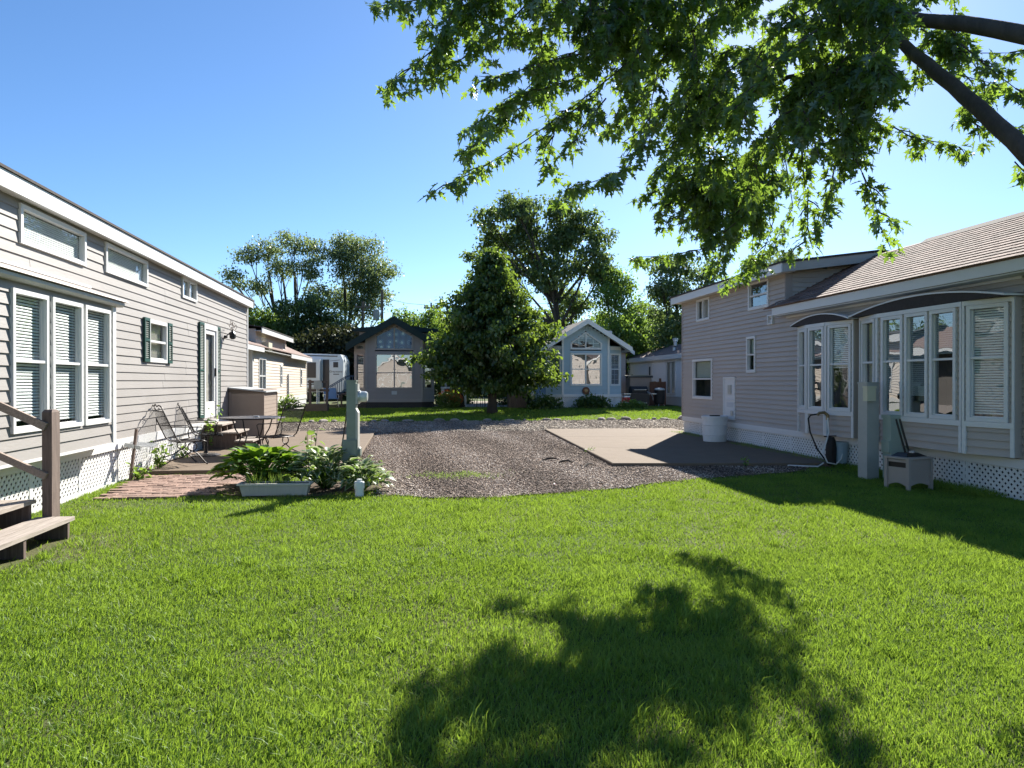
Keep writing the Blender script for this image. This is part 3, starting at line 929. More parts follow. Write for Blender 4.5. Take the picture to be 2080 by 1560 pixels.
mb.build('loft_rake_board', M['gpaint2'], RH)
def sp_(z):
    # right end limited by the lower roof rising behind, top by the loft roof
    t = (z - 3.03) / (4.11 - 3.03)
    return (0.0 if z < 3.80 else (z - 3.80) / 0.13, max(0.0, -0.26 + 2.15 * t))
siding(E2, RH, 0, 1.9, 3.06, 3.95, 0.102, M['side_r'], span=lambda z: (0.0 if z < 3.78 else (z - 3.78) * 7.6, max(0.0, -0.30 + 2.15 * (z - 3.03) / 1.08)))
mb = MB(E2); mb.ext_n([(0.0, 3.05), (-0.04, 3.05), (-0.04, 3.76), (0.12, 3.76), (0.12, 3.24)], 0.0, 0.028); mb.build('loft_corner_trim', M['trim_t'], RH)
mb = MB(E2); mb.ext_n([(-0.24, 3.05), (1.88, 4.10), (1.88, 4.14), (-0.24, 3.09)], 0.0, 0.03); mb.build('roof_flashing', M['gpaint2'], RH)
mb = MB(F)
mb.tube([(YD + 1.2, -1.2, 4.1), (YD + 1.2, -1.2, 4.32)], 0.035, 8); mb.build('vent_pipe', M['gpaint2'], RH)
# ends and back
En = Fr((0.0, -0.28, 0), (1, 0, 0), (0, -1, 0))
gable_wall(En, RH, W, zb, 2.86, 3.95, 0.102, M['side_r'])
trim(En, RH, 'end_skirt', 'white2', (0.0, W, -0.05, -0.02, 0.0, zb))
Ef = Fr((0.0, YL, 0), (1, 0, 0), (0, 1, 0))
gable_wall(Ef, RH, W, 0.5, 3.80, 4.12, 0.102, M['side_r'])
trim(Ef, RH, 'end_skirt', 'white2', (0.02, W - .02, -0.05, -0.02, 0.0, zb))
window(Ef, RH, 1.0, 2.6, 1.3, 2.5, rails=[1.9], mulls=[1.8], recess=0.2)
mb = MB(Ef)
for (ua, za), (ub, z2) in (((-0.30, 3.76), (1.87, 4.06)), ((4.0, 3.76), (1.87, 4.06))):
    mb.ext_n([(ua, za), (ub, z2), (ub, z2 + 0.13), (ua, za + 0.13)], 0.2, 0.225)
mb.build('rake_board', M['white2'], RH)
mb = MB(F)
mb.box(0.0, YL, -W, -W + 0.02, 0.0, 3.0); mb.box(YD, YL, -W, -W + 0.02, 3.0, 3.86); mb.build('back_wall', M['side_r'], RH)


def bow(fr, root, pts, z0, zs, z1, wins, rise, cap_lo, cap_hi):
    """bow window: facets through plan points (u,n); wins[i] = list of (t0,t1,blind,mirror) per facet as fractions"""
    for i in range(len(pts) - 1):
        f, L = fr2(fr, *pts[i], *pts[i + 1])
        o = []
        for w in wins[i]:
            o.append((w[0] * L, w[1] * L, zs + 0.045, z1 - 0.065))
        siding(f, root, 0.0, L, z0, z1, 0.102, M['side_r'], [(a, b, zs, z1) for a, b, _, _ in o], name='bay_siding_plank', lip=0.028)
        for w, (a, b, za, zc) in zip(wins[i], o):
            window(f, root, a, b, za, zc, rails=[za + (zc - za) * 0.545], fw=0.05, proud=0.045, blind=w[2], recess=0.22, gl=w[3])
        trim(f, root, 'bay_rail', 'white2', (0.0, L, 0.0, 0.05, zs - 0.03, zs + 0.042), (0.0, L, 0.0, 0.05, z1 - 0.062, z1))
        trim(f, root, 'bay_batten', 'white2', (0.0, 0.05, 0.0, 0.045, z0, zs - 0.032), (L - 0.05, L, 0.0, 0.044, z0, zs - 0.032), (0.0, 0.03, 0.0, 0.049, zs + .043, z1 - .063), (L - 0.03, L, 0.0, 0.049, zs + .043, z1 - .063))
    ua, ub = pts[0][0] - 0.06, pts[-1][0] + 0.06
    k = 14
    arc = [(ua + (ub - ua) * i / k, z1 + 0.005 + rise * (1 - (2 * i / k - 1) ** 2)) for i in range(k + 1)]
    mb = MB(fr)
    mb.ext_n([(ua, z1 + 0.003)] + arc + [(ub, z1 + 0.003)], 0.0, max(p[1] for p in pts) + 0.05)
    mb.build('bay_cap', M['roofdark'], root)
    mb = MB(fr)
    nn = max(p[1] for p in pts) + 0.06
    for (x0, q0), (x1, q1) in zip(arc, arc[1:]):
        mb.ext_n([(x0, q0), (x1, q1), (x1, q1 + 0.022), (x0, q0 + 0.022)], 0.0, nn)
    mb.build('bay_cap_edge', M['white2'], root)
    mb = MB(fr); mb.poly([(p[0], p[1], z1 + 0.001) for p in pts] + [(pts[-1][0], 0, z1 + 0.001), (pts[0][0], 0, z1 + 0.001)])
    mb.poly([(p[0], p[1], z0) for p in pts] + [(pts[-1][0], 0, z0), (pts[0][0], 0, z0)])
    mb.build('bay_floor', M['white2'], root)
    # short returns to the wall
    for u, n, s in ((pts[0][0], pts[0][1], -1), (pts[-1][0], pts[-1][1], 1)):
        mb = MB(fr); mb.box(min(u, u + 0.012 * s), max(u, u + 0.012 * s), 0.0, n + 0.03, z0, z1); mb.build('bay_return', M['side_r'], root)


bow(F, RH, [(3.28, 0.12), (3.93, 0.24), (4.55, 0.24), (5.05, 0.12)], zb + 0.01, 0.93, 2.565,
    [[(0.10, 0.92, ('slats', 1.75, 0.034), 'glass_w')], [(0.10, 0.90, ('slats', 1.9), 'glass_r')], [(0.08, 0.90, ('curtain', 1.1), 'glass')]], 0.15, 0, 0)
bow(F, RH, [(0.02, 0.09), (0.67, 0.27), (2.45, 0.27), (3.10, 0.12)], zb + 0.02, 0.93, 2.575,
    [[(0.12, 0.92, ('slats', 1.05, 0.034), 'glass_w')], [(0.06, 0.34, ('slats', 1.9), 'glass_r'), (0.365, 0.635, ('slats', 1.3), 'glass_r'), (0.66, 0.94, ('slats', 1.3), 'glass_r')], [(0.12, 0.88, ('curtain', 1.1), 'glass')]], 0.17, 0, 0)

# ---------------------------------------------------------------- cream home beyond the patio
TH = thing('park_home', 'cream park home with stepped fascia and narrow windows beyond the patio', 'house', (-5.95, 27.6, 0))
F = Fr((0, 0, 0), (0, 1, 0), (1, 0, 0))
TL, T1 = 13.4, 7.0
ops = [(1.05, 2.35, 0.95, 2.45), (5.5, 6.0, 1.30, 2.25), (11.2, 11.8, 1.25, 2.2)]
oph = [(6.0, 6.6, 2.95, 3.25)]
siding(F, TH, 0.0, TL, 0.72, 2.75, 0.127, M['side_t'], ops)
siding(F, TH, 0.6, T1, 2.75, 3.42, 0.127, M['side_t'], oph)
window(F, TH, *ops[0], rails=[1.72], mulls=[1.70], fw=0.08); window(F, TH, *ops[1], rails=[1.77], fw=0.08); window(F, TH, *ops[2], rails=[1.72], fw=0.08)
window(F, TH, *oph[0], mulls=[6.3], fw=0.06)
trim(F, TH, 'air_conditioner', 'cream', (1.6, 2.3, -0.1, 0.28, 2.75, 3.05))
trim(F, TH, 'light_block_core', 'inner', (-2.6, TL - .02, -3.64, -0.4, 0.5, 2.85), (0.7, T1, -3.3, -0.4, 2.85, 3.4))
trim(F, TH, 'base_band', 'white2', (-0.0, TL, -0.03, 0.035, 0.56, 0.72))
trim(F, TH, 'skirt', 'soffit', (-0.0, TL, -0.04, 0.0, 0.0, 0.56))
trim(F, TH, 'corner_post', 'white2', (-0.14, 0.0, -0.1, 0.04, 0.3, 2.8), (TL, TL + .08, -0.08, 0.03, .5, 2.8))
trim(F, TH, 'downpipe', 'white2', (7.3, 7.4, 0.03, 0.1, 0.72, 1.85))
mb = MB(F); mb.box(-3.0, 0.7, 0.27, 0.30, 2.62, 2.82); mb.box(T1 - .2, TL + .25, 0.27, 0.30, 2.60, 2.80); mb.build('fascia', M['white2'], TH)
mb = MB(F); mb.box(0.3, T1 + .3, 0.27, 0.30, 3.34, 3.54); mb.build('loft_fascia', M['white2'], TH)
mb = MB(F); mb.box(-3.0, TL + .2, -0.02, 0.269, 2.70, 2.72); mb.box(0.4, T1 + .2, -0.02, 0.268, 3.42, 3.44); mb.build('soffit', M['soffit'], TH)
mb = MB(F)
for (ya, yb) in ((-3.05, TL + .3),):
    mb.ext_u([(0.31, 2.80), (-1.83, 3.75), (-3.97, 2.80), (-3.97, 2.83), (-1.83, 3.78), (0.31, 2.83)], ya, yb)
mb.build('roof', M['roofbrown'], TH)
mb = MB(F); mb.ext_u([(0.32, 3.54), (-1.83, 3.85), (-3.97, 3.54), (-3.97, 3.57), (-1.83, 3.88), (0.32, 3.57)], 0.25, T1 + .35); mb.build('loft_roof', M['roofdark'], TH)
E2 = Fr(F(0.6, 0, 0), (-1, 0, 0), (0, -1, 0))
siding(E2, TH, 0, 3.6, 2.80, 3.52, 0.127, M['side_t'])
E3 = Fr(F(T1, 0, 0), (-1, 0, 0), (0, 1, 0))
siding(E3, TH, 0, 3.6, 2.80, 3.52, 0.127, M['side_t'])
# recessed porch at the near end
trim(F, TH, 'porch_wall', 'side_d', (-2.9, -0.1, -3.6, -0.9, 0.3, 2.62), (-3.0, -0.0, -3.6, -0.0, 0.3, 0.56))
trim(F, TH, 'porch_post', 'white2', (-2.9, -2.78, -0.1, 0.02, 0.56, 2.62))
Ef = Fr(F(TL, 0, 0), (-1, 0, 0), (0, 1, 0)); gable_wall(Ef, TH, 3.66, 0.3, 2.8, 3.74, 0.127, M['side_t'])
trim(F, TH, 'back_wall', 'side_t', (-2.9, TL, -3.68, -3.65, 0.0, 2.82))


# ---------------------------------------------------------------- cabins across the lane (gable fronts)
def cabin(name, label, cx, y0, gz, W, cw, side, trimm, roofm, fasc, zband, zsid, z_eave, slope, over, up_win, lo_win, rail, grid, lat, upcur, locur, deep=9.0):
    """front faces -y; root at ground level; cw = width of the centre facet"""
    root = thing(name, label, 'cabin', (cx, y0, gz))
    F = Fr((0, 0, 0), (1, 0, 0), (0, -1, 0))
    hw, hc, sb = W / 2, cw / 2, 0.42
    ridge = z_eave + slope * hw
    sm = M[side]
    C = Fr((-hc, 0, 0), (1, 0, 0), (0, -1, 0))
    roofz = lambda u: ridge - slope * abs(u - hc)          # u along C
    op = [(lo_win[0], lo_win[1], lo_win[2], lo_win[3])]
    ut = [(lo_win[0], up_win[1]), (hc, up_win[2]), (lo_win[1], up_win[1])]
    # siding of the centre facet: rectangle part then gable part
    siding(C, root, 0, cw, zsid, up_win[0] - 0.05, 0.115, sm, op)
    n = 12; zt = up_win[0] - 0.05
    # upper part: plain board-and-batten pieces round the gable window
    def sp(z): 
        a = max(0.0, hc - (ridge - 0.03 - z) / slope)
        return (a, cw - a)
    h = 0.115; z = zt
    k = 0
    while z < ridge - 0.1:
        a, b = sp(z + h)
        wl = np.interp(z + h / 2, [up_win[0], up_win[1], up_win[2]], [lo_win[0], lo_win[0], hc]) if z + h / 2 < up_win[2] else None
        mb = MB(C)
        spans = [(a, b)] if wl is None or z + h < up_win[0] else [(a, float(wl) - 0.0), (cw - float(wl), b)]
        for (p, q) in spans:
            if q - p > 0.02: mb.ext_u([(-0.006, z), (0.019, z), (0.004, z + h), (-0.006, z + h)], p, q)
        if mb.f: mb.build('siding_plank', sm, root)
        z += h
    window(C, root, *op[0], rails=[rail], mulls=[hc], fw=0.07, grid=grid, gl='glass_r', blind=locur, frm=trimm, recess=0.6)
    window(C, root, lo_win[0], lo_win[1], up_win[0], up_win[2], mulls=[hc], fw=0.07, grid=(grid[0], 3) if grid else None, gl='glass_c' if not grid else 'glass', blind=upcur, frm=trimm, top=ut, recess=0.6)
    # angled side facets
    for s in (-1, 1):
        if s == -1: f, L = fr2(F, -hw, -sb, -hc, 0.0)
        else: f, L = fr2(F, hc, 0.0, hw, -sb)
        w0, w1 = 0.10, L - 0.08
        siding(f, root, 0, L, zsid, z_eave - 0.02, 0.115, sm, [(w0, w1, lo_win[2], lo_win[3]), (w0, w1, up_win[0], z_eave - 0.06)])
        window(f, root, w0, w1, lo_win[2], lo_win[3], rails=[rail], fw=0.06, grid=grid and (2, 6), gl='glass_r', blind=('slats', rail, 0.07), frm=trimm, recess=0.3)
        window(f, root, w0, w1, up_win[0], z_eave - 0.06, fw=0.06, gl='glass_w', blind=('slats', up_win[0] + .05, 0.07), frm=trimm, recess=0.3)
        trim(f, root, 'base_band', trimm, (0, L, -0.02, 0.04, zband, zsid))
        lattice(f, root, 0, L, 0.0, zband, -0.01, M[lat], period=0.09, w=0.04)
    trim(C, root, 'base_band', trimm, (0, cw, -0.02, 0.04, zband, zsid))
    lattice(C, root, 0, cw, 0.0, zband, -0.01, M[lat], period=0.09, w=0.04)
    for u in (-hc, hc):
        trim(F, root, 'corner_trim', trimm, (u - 0.05, u + 0.05, -0.04, 0.035, zsid, z_eave + slope * (hw - hc) - 0.05))
    # body
    trim(F, root, 'light_block_core', 'inner', (-hw + .02, hw - .02, -deep + .03, -sb - 0.9, 0.2, z_eave), (-hc + .1, hc - .1, -sb - 0.9, -0.75, 0.2, z_eave))  # unseen filler boxes that keep light out of the cabin
    for s in (-1, 1):
        Sf = Fr((hw * s, sb, 0), (0, 1, 0), (s, 0, 0))
        siding(Sf, root, 0, deep - sb, zsid, z_eave, 0.115, sm, [(1.2, 2.2, 1.3, 2.4)])
        window(Sf, root, 1.2, 2.2, 1.3, 2.4, rails=[1.85], fw=0.06, frm=trimm)
        trim(Sf, root, 'side_skirt', trimm, (0, deep - sb, -0.03, 0.0, 0.0, zsid))
    # roof: two slopes, fascia boards on the gable, soffit
    ow = hw + 0.30
    ze = ridge - slope * ow
    mb = MB(F)
    th = 0.09
    for s in (-1, 1):
        mb.prism([(s * ow, over, ze), (0, over, ridge), (0, over, ridge + th), (s * ow, over, ze + th)], [(s * ow, -deep, ze), (0, -deep, ridge), (0, -deep, ridge + th), (s * ow, -deep, ze + th)])
    mb.build('roof', M[roofm], root)
    mb = MB(F)
    fh = fasc[1]
    for s in (-1, 1):
        mb.prism([(s * ow, over + 0.002, ze + th - fh), (0, over + 0.002, ridge + th - fh), (0, over + 0.002, ridge + th), (s * ow, over + 0.002, ze + th)],
                 [(s * ow, over + 0.03, ze + th - fh), (0, over + 0.03, ridge + th - fh), (0, over + 0.03, ridge + th), (s * ow, over + 0.03, ze + th)])
        mb.box(s * ow - 0.012, s * ow + 0.012, -deep, over, ze + th - fh * .8, ze + th - .004)
    mb.build('fascia', M[fasc[0]], root)
    mb = MB(F)
    for s in (-1, 1):
        mb.poly([(s * ow, over, ze - 0.02), (0, over, ridge - 0.02), (0, -0.0, ridge - 0.02), (s * ow, -0.5, ze - 0.02)])
    mb.build('soffit', M[trimm], root)
    # loft box behind
    lz = ridge - 0.38
    trim(F, root, 'loft_wall', side, (-hw, hw, -deep + .02, -3.4, z_eave, lz))
    mb = MB(F); mb.prism([(-ow, -3.0, lz), (ow, -3.0, lz), (ow, -3.0, lz + .15), (0, -3.0, lz + 0.36), (-ow, -3.0, lz + .15)], [(-ow, -deep, lz), (ow, -deep, lz), (ow, -deep, lz + .15), (0, -deep, lz + 0.36), (-ow, -deep, lz + .15)])
    mb.build('loft_roof', M[fasc[0]], root)
    return root, F


def floral_mat():
    m, nt, b = nodes('rosette_fabric'); L = nt.links.new
    tc = N(nt, 'ShaderNodeTexCoord')
    v = N(nt, 'ShaderNodeTexVoronoi', i_Scale=3.0, i_Randomness=0.45)
    L(tc.outputs['Object'], v.inputs['Vector'])
    w = N(nt, 'ShaderNodeMath', operation='SINE'); mu = N(nt, 'ShaderNodeMath', operation='MULTIPLY'); mu.inputs[1].default_value = 34
    L(v.outputs['Distance'], mu.inputs[0]); L(mu.outputs[0], w.inputs[0])
    ad = N(nt, 'ShaderNodeMath', operation='MULTIPLY_ADD'); ad.inputs[1].default_value = 0.10; L(w.outputs[0], ad.inputs[0]); L(v.outputs['Distance'], ad.inputs[2])
    L(ramp(nt, ad.outputs[0], [(0.04, (0.50, 0.60, 0.60)), (0.20, (0.26, 0.44, 0.52)), (0.27, (0.012, 0.055, 0.19)), (0.7, (0.008, 0.035, 0.13))]), b.inputs['Base Color'])
    b.inputs['Roughness'].default_value = 0.9
    return m


M['floral'] = floral_mat()
M['glass_c'] = glass_mat('clear_window_glass', (0.96, 0.97, 0.97), 0.01, 0.04)
M['trim_d'] = mat('taupe_trim_dark', (0.33, 0.295, 0.275), 0.55, 0.04, 2)
M['lat_d'] = mat('dark_lattice', (0.055, 0.05, 0.05), 0.8, 0.1, 4)
DH, DF = cabin('cabin', 'grey brown cabin with dark green gable roof and rosette curtains in the peak window', -0.88, 33.2, 0.28, 3.66, 2.52, 'side_d', 'trim_d', 'dgreen', ('dgreen', 0.34), 0.27, 0.42, 3.02, 0.59, 0.55,
               (2.66, 3.32, 3.78), (0.38, 2.14, 0.86, 2.52), 1.62, None, 'lat_d', ('curtain', 2.72, 'floral'), None)
mb = MB(DF); mb.box(-0.12, 0.12, 0.0, 0.022, 0.62, 0.78); mb.build('plaque', M['soffit'], DH)
BH, BFm = cabin('cabin', 'pale blue cabin with white gable fascia and gridded peak window', 8.02, 32.7, 0.28, 3.66, 2.2, 'side_b', 'white2', 'roofdark', ('white2', 0.24), 0.48, 0.62, 2.92, 0.62, 0.45,
                (2.72, 3.04, 3.56), (0.36, 1.88, 1.02, 2.55), 1.80, (4, 6), 'lattice', ('curtain', 3.3), ('curtain', 1.1))
mb = MB(BFm); mb.lathe((0.0, 0.045, 0.79), [(0.17, 0.0), (0.18, 0.03), (0.14, 0.04)], 20, axis='y'); o = mb.build('sun_plaque', M['woodbr'], BH)
mb = MB(BFm); mb.lathe((0.0, 0.085, 0.79), [(0.09, 0.0), (0.08, 0.012), (0.02, 0.02)], 16, axis='y'); mb.build('plaque_face', M['copper'], o)
mb = MB(BFm)
for k in range(9):
    mb.bar((-0.3 + 0.075 * k, 0.03, 3.62), (-0.3 + 0.075 * k, 0.03, 3.70 + 0.05 * (4 - abs(k - 4))), 0.03, 0.02)
mb.build('gable_bracket', M['side_b'], BH)

# beige cabin half hidden behind the blue one
HC = thing('cabin', 'beige cabin with white eave half hidden behind the right side of the pale blue cabin', 'cabin', (10.5, 36.8, 0.28))
F = Fr((0, 0, 0), (1, 0, 0), (0, -1, 0))
siding(F, HC, -1.7, 0.7, 0.4, 2.75, 0.115, M['side_r'], [(-0.8, -0.1, 1.0, 2.5)])
window(F, HC, -0.8, -0.1, 1.0, 2.5, rails=[1.7], fw=0.08, blind=('shade', 1.7))
trim(F, HC, 'base_band', 'white2', (-1.7, 0.7, 0, 0.04, 0.2, 0.4))
trim(F, HC, 'light_block_core', 'side_r', (-1.68, 0.68, -7, -0.5, 0.0, 2.7))
mb = MB(F); mb.prism([(1.05, 0.4, 2.75), (-0.6, 0.4, 3.75), (-2.2, 0.4, 2.75)], [(1.05, -7, 2.75), (-0.6, -7, 3.75), (-2.2, -7, 2.75)]); mb.build('roof', M['roofdark'], HC)
mb = MB(F); mb.prism([(1.07, 0.405, 2.62), (-0.6, 0.405, 3.64), (-0.6, 0.405, 3.82), (1.07, 0.405, 2.82)], [(1.07, 0.44, 2.62), (-0.6, 0.44, 3.64), (-0.6, 0.44, 3.82), (1.07, 0.44, 2.82)]); mb.build('fascia', M['white2'], HC)

# white mobile home at the right of the blue cabin
WH = thing('mobile_home', 'white mobile home with brown roof, roof flue and sliding glass door', 'house', (13.45, 31.0, 0.25))
F = Fr((0, 0, 0), (0, 1, 0), (-1, 0, 0))
ops = [(4.35, 5.75, 0.55, 2.35), (8.0, 8.75, 0.95, 2.3)]
siding(F, WH, 0.0, 12.6, 0.45, 2.5, 0.20, M['side_w'], ops)
w = window(F, WH, *ops[0], mulls=[5.05], fw=0.08, name='sliding_door', blind=('curtain', 0.65))
d = trim(F, WH, 'entry_door', 'white2', (8.0, 8.75, -0.02, 0.03, 0.95, 2.3)); trim(F, d, 'pane', 'dark', (8.25, 8.5, 0.031, 0.036, 1.3, 2.1))
trim(F, WH, 'light_block_core', 'inner', (0.02, 12.58, -3.6, -0.4, 0.3, 2.5))
trim(F, WH, 'skirt', 'soffit', (0, 12.6, -0.05, -0.01, 0.0, 0.45))
mb = MB(F); mb.box(-0.3, 12.85, 0.2, 0.235, 2.42, 2.66); mb.build('fascia', M['white2'], WH)
mb = MB(F)
a = [(-0.3, 0.23, 2.66), (12.85, 0.23, 2.66), (12.85, -3.9, 2.66), (-0.3, -3.9, 2.66)]
mb.hexa(a + [(1.2, -1.8, 3.42), (11.2, -1.8, 3.42), (11.2, -1.86, 3.42), (1.2, -1.86, 3.42)]); mb.build('roof', M['roofbrown'], WH)
mb = MB(F); mb.tube([(5.9, -0.5, 2.85), (5.9, -0.5, 3.12), (5.75, -0.5, 3.2), (5.75, -0.5, 3.42)], 0.09, 10); mb.lathe((5.75, -0.5, 3.38), [(0.10, 0), (0.13, 0.02), (0.13, 0.12), (0.16, 0.13), (0.16, 0.17), (0.02, 0.22)], 12); mb.build('flue', M['metal'], WH)
Ef = Fr((0.0, 0.0, 0), (1, 0, 0), (0, -1, 0)); siding(Ef, WH, 0, 3.6, 0.0, 2.6, 0.2, M['side_w'])
Ef = Fr((0.0, 12.6, 0), (1, 0, 0), (0, 1, 0)); siding(Ef, WH, 0, 3.6, 0.0, 2.6, 0.2, M['side_w'])

# travel trailer
RV = thing('travel_trailer', 'white travel trailer with dark slide-out window and lettering on its front panel', 'trailer', (-6.12, 46.6, 0.28), R(-4))
F = Fr((0, 0, 0), (1, 0, 0), (0, -1, 0))
body = [(-4.5, 0.55), (1.58, 0.55), (1.68, 0.75), (1.68, 2.55), (1.5, 2.95), (-4.5, 3.1)]
mb = MB(F); mb.ext_n(body, -2.5, 0.0); b = mb.build('body', M['rvwhite'], RV)
mb = MB(F); mb.ext_n([(-4.5, 2.92), (1.3, 2.80), (1.35, 2.86), (-4.5, 2.99)], 0.0, 0.03); mb.build('awning_roll', M['rvdark'], RV)
mb = MB(F); mb.box(-2.6, 0.36, 0.0, 0.75, 0.85, 2.62); s = mb.build('slide_out', M['rvwhite'], RV)
mb = MB(F); mb.box(-0.95, 0.12, 0.75, 0.765, 1.45, 2.42); mb.build('window', M['rvdark'], s)
mb = MB(F); mb.ext_n([(-2.0, 1.05), (0.35, 1.22), (0.35, 1.28), (-2.0, 1.12)], 0.75, 0.756); mb.ext_n([(-1.3, 0.95), (0.0, 1.02), (0.0, 1.09), (-1.3, 0.98)], 0.75, 0.757); mb.build('stripe', M['rvdark'], s)
mb = MB(F); mb.box(0.40, 0.80, 0.004, 0.02, 0.75, 2.62); mb.build('door', M['rvdark'], RV)
mb = MB(F); mb.box(1.05, 1.36, 0.004, 0.02, 2.12, 2.46); mb.build('window', M['rvdark'], RV)
mb = MB(F); mb.box(1.05, 1.42, 0.003, 0.008, 1.66, 1.71); mb.ext_n([(0.85, 2.52), (1.45, 2.58), (1.45, 2.61), (0.85, 2.54)], 0.003, 0.008); mb.build('stripe', M['rvdark'], RV)
fc = bpy.data.curves.new('lettering', 'FONT'); fc.body = 'Greystone'; fc.size = 0.19; fc.align_x = 'CENTER'; fc.extrude = 0.003
fc.materials.append(M['rvdark'])
ft = bpy.data.objects.new('lettering_source', fc)
COL.objects.link(ft); bpy.context.view_layer.update()
fme = bpy.data.meshes.new_from_object(ft.evaluated_get(bpy.context.evaluated_depsgraph_get()))
bpy.data.objects.remove(ft)
fo = bpy.data.objects.new('lettering', fme); link(fo, RV); fo.location = (1.22, -0.01, 1.80); fo.rotation_euler = (R(90), 0, 0)
mb = MB(F)
for x in (-1.6, -0.7):
    mb.lathe((x, -0.35, 0.36), [(0.2, -0.1), (0.36, -0.1), (0.36, 0.1), (0.2, 0.1)], 18, axis='y')
mb.build('wheel', M['black'], RV)
mb = MB(F); mb.box(1.3, 1.42, -0.5, -0.4, 0.0, 0.55); mb.box(-4.3, -4.2, -0.5, -0.4, 0.0, 0.55); mb.build('jack_leg', M['black'], RV)

# the home standing behind the camera, mirrored in the big cabin windows
MH = thing('park_home', 'pinkish taupe park home with white gable trim, mirrored in the dark gabled cabin window', 'house', (-2.0, -11.0, 0))
G = Fr((1.95, 0, 0), (-1, 0, 0), (0, 1, 0))
gable_wall(G, MH, 3.9, 0.5, 3.0, 4.15, 0.127, M['side_r'])
window(G, MH, 0.6, 1.7, 1.1, 2.3, rails=[1.7], fw=0.08); window(G, MH, 2.3, 3.4, 1.1, 2.3, rails=[1.7], fw=0.08)
mb = MB(G)
for (ua, za), (ub, z2) in (((-0.35, 2.80), (1.95, 4.05)), ((4.25, 2.80), (1.95, 4.05))):
    mb.ext_n([(ua, za), (ub, z2), (ub, z2 + 0.26), (ua, za + 0.26)], 0.35, 0.38)
mb.build('rake_board', M['white2'], MH)
trim(G, MH, 'base_band', 'white2', (0, 3.9, -0.02, 0.04, 0.0, 0.5))
mb = MB(G)
for ua, ub in ((-0.4, 1.95), (4.3, 1.95)):
    mb.prism([(ua, 0.40, 3.04), (ub, 0.40, 4.32), (ub, 0.40, 4.36), (ua, 0.40, 3.08)], [(ua, -9, 3.04), (ub, -9, 4.32), (ub, -9, 4.36), (ua, -9, 3.08)])
mb.build('roof', M['roofbrown'], MH)
trim(G, MH, 'side_wall', 'side_r', (0.02, 3.88, -9, -0.5, 0.0, 3.0))

# the next home on the lane, behind the shaded house: mirrored in the pale blue cabin's big window
NH = thing('park_home', 'beige park home hidden behind the shaded house, mirrored in the pale blue cabin window', 'house', (12.1, 5.5, 0))
G = Fr((0.0, 11.5, 0), (1, 0, 0), (0, 1, 0))
gable_wall(G, NH, 3.66, 0.5, 2.85, 3.85, 0.127, M['side_r'])
window(G, NH, 0.9, 2.7, 1.2, 2.4, rails=[1.8], mulls=[1.8], fw=0.08)
trim(G, NH, 'base_band', 'white2', (0, 3.66, -0.02, 0.04, 0.0, 0.5))
trim(G, NH, 'side_wall', 'side_r', (0.02, 3.64, -11, -0.5, 0.0, 2.85))
mb = MB(G)
for ua, ub in ((-0.25, 1.83), (3.91, 1.83)):
    mb.prism([(ua, 0.2, 2.76), (ub, 0.2, 3.9), (ub, 0.2, 3.95), (ua, 0.2, 2.8)], [(ua, -11, 2.76), (ub, -11, 3.9), (ub, -11, 3.95), (ua, -11, 2.8)])
mb.build('roof', M['roofbrown'], NH)
mb = MB(G)
for ua, ub in ((-0.25, 1.83), (3.91, 1.83)):
    mb.ext_n([(ua, 2.6), (ub, 3.74), (ub, 3.92), (ua, 2.78)], 0.2, 0.23)
mb.build('rake_board', M['white2'], NH)

# ---------------------------------------------------------------- trees
LV = {
    'maple': leaf_mat('maple_leaf', [(0.0, (0.036, 0.075, 0.024)), (0.5, (0.062, 0.120, 0.028)), (1.0, (0.130, 0.195, 0.034))], 0.54, (0.38, 0.58, 0.05), 0.07, 0.4),
    'maple_o': leaf_mat('maple_leaf_single', [(0.0, (0.036, 0.075, 0.024)), (0.5, (0.062, 0.120, 0.028)), (1.0, (0.130, 0.195, 0.034))], 0.54, (0.38, 0.58, 0.05), 0.07, 0.4, use_obj=True),
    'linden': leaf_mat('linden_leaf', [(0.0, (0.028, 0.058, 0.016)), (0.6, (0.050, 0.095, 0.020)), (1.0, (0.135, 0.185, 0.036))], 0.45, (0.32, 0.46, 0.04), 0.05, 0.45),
    'far': leaf_mat('far_leaf', [(0.0, (0.050, 0.090, 0.036)), (0.5, (0.080, 0.132, 0.045)), (1.0, (0.135, 0.185, 0.062))], 0.46, (0.30, 0.42, 0.08), 0.06, 0.4),
    'grey': leaf_mat('pale_leaf', [(0.0, (0.085, 0.125, 0.058)), (0.5, (0.125, 0.170, 0.075)), (1.0, (0.175, 0.215, 0.100))], 0.46, (0.34, 0.44, 0.12), 0.06, 0.4),
    'bright': leaf_mat('bright_leaf', [(0.0, (0.065, 0.130, 0.026)), (0.5, (0.105, 0.185, 0.034)), (1.0, (0.160, 0.235, 0.050))], 0.48, (0.36, 0.54, 0.06), 0.05, 0.45),
    'wood': leaf_mat('woodland_leaf', [(0.0, (0.026, 0.048, 0.016)), (0.5, (0.052, 0.090, 0.026)), (1.0, (0.115, 0.160, 0.042))], 0.42, (0.28, 0.40, 0.05), 0.04, 0.5),
}
RHOMB_V = [(0, 0, 0), (0.32, 0.45, 0.06), (0, 1, -0.05), (-0.32, 0.45, 0.06)]
RHOMB_F = [(0, 1, 2), (0, 2, 3)]


def rand_rots(n, droop=0.6, spread=0.7):
    yaw = NR.uniform(0, 2 * np.pi, n)
    pitch = -droop + NR.normal(0, spread, n)
    roll = NR.normal(0, 0.6, n)
    return rot_mats(yaw, pitch, roll)


def curve_pts(a, b, bend, k=5):
    a = np.array(a, float); b = np.array(b, float)
    out = []
    for i in range(k + 1):
        t = i / k
        out.append(tuple(a + (b - a) * t + np.array(bend) * math.sin(math.pi * t)))
    return out


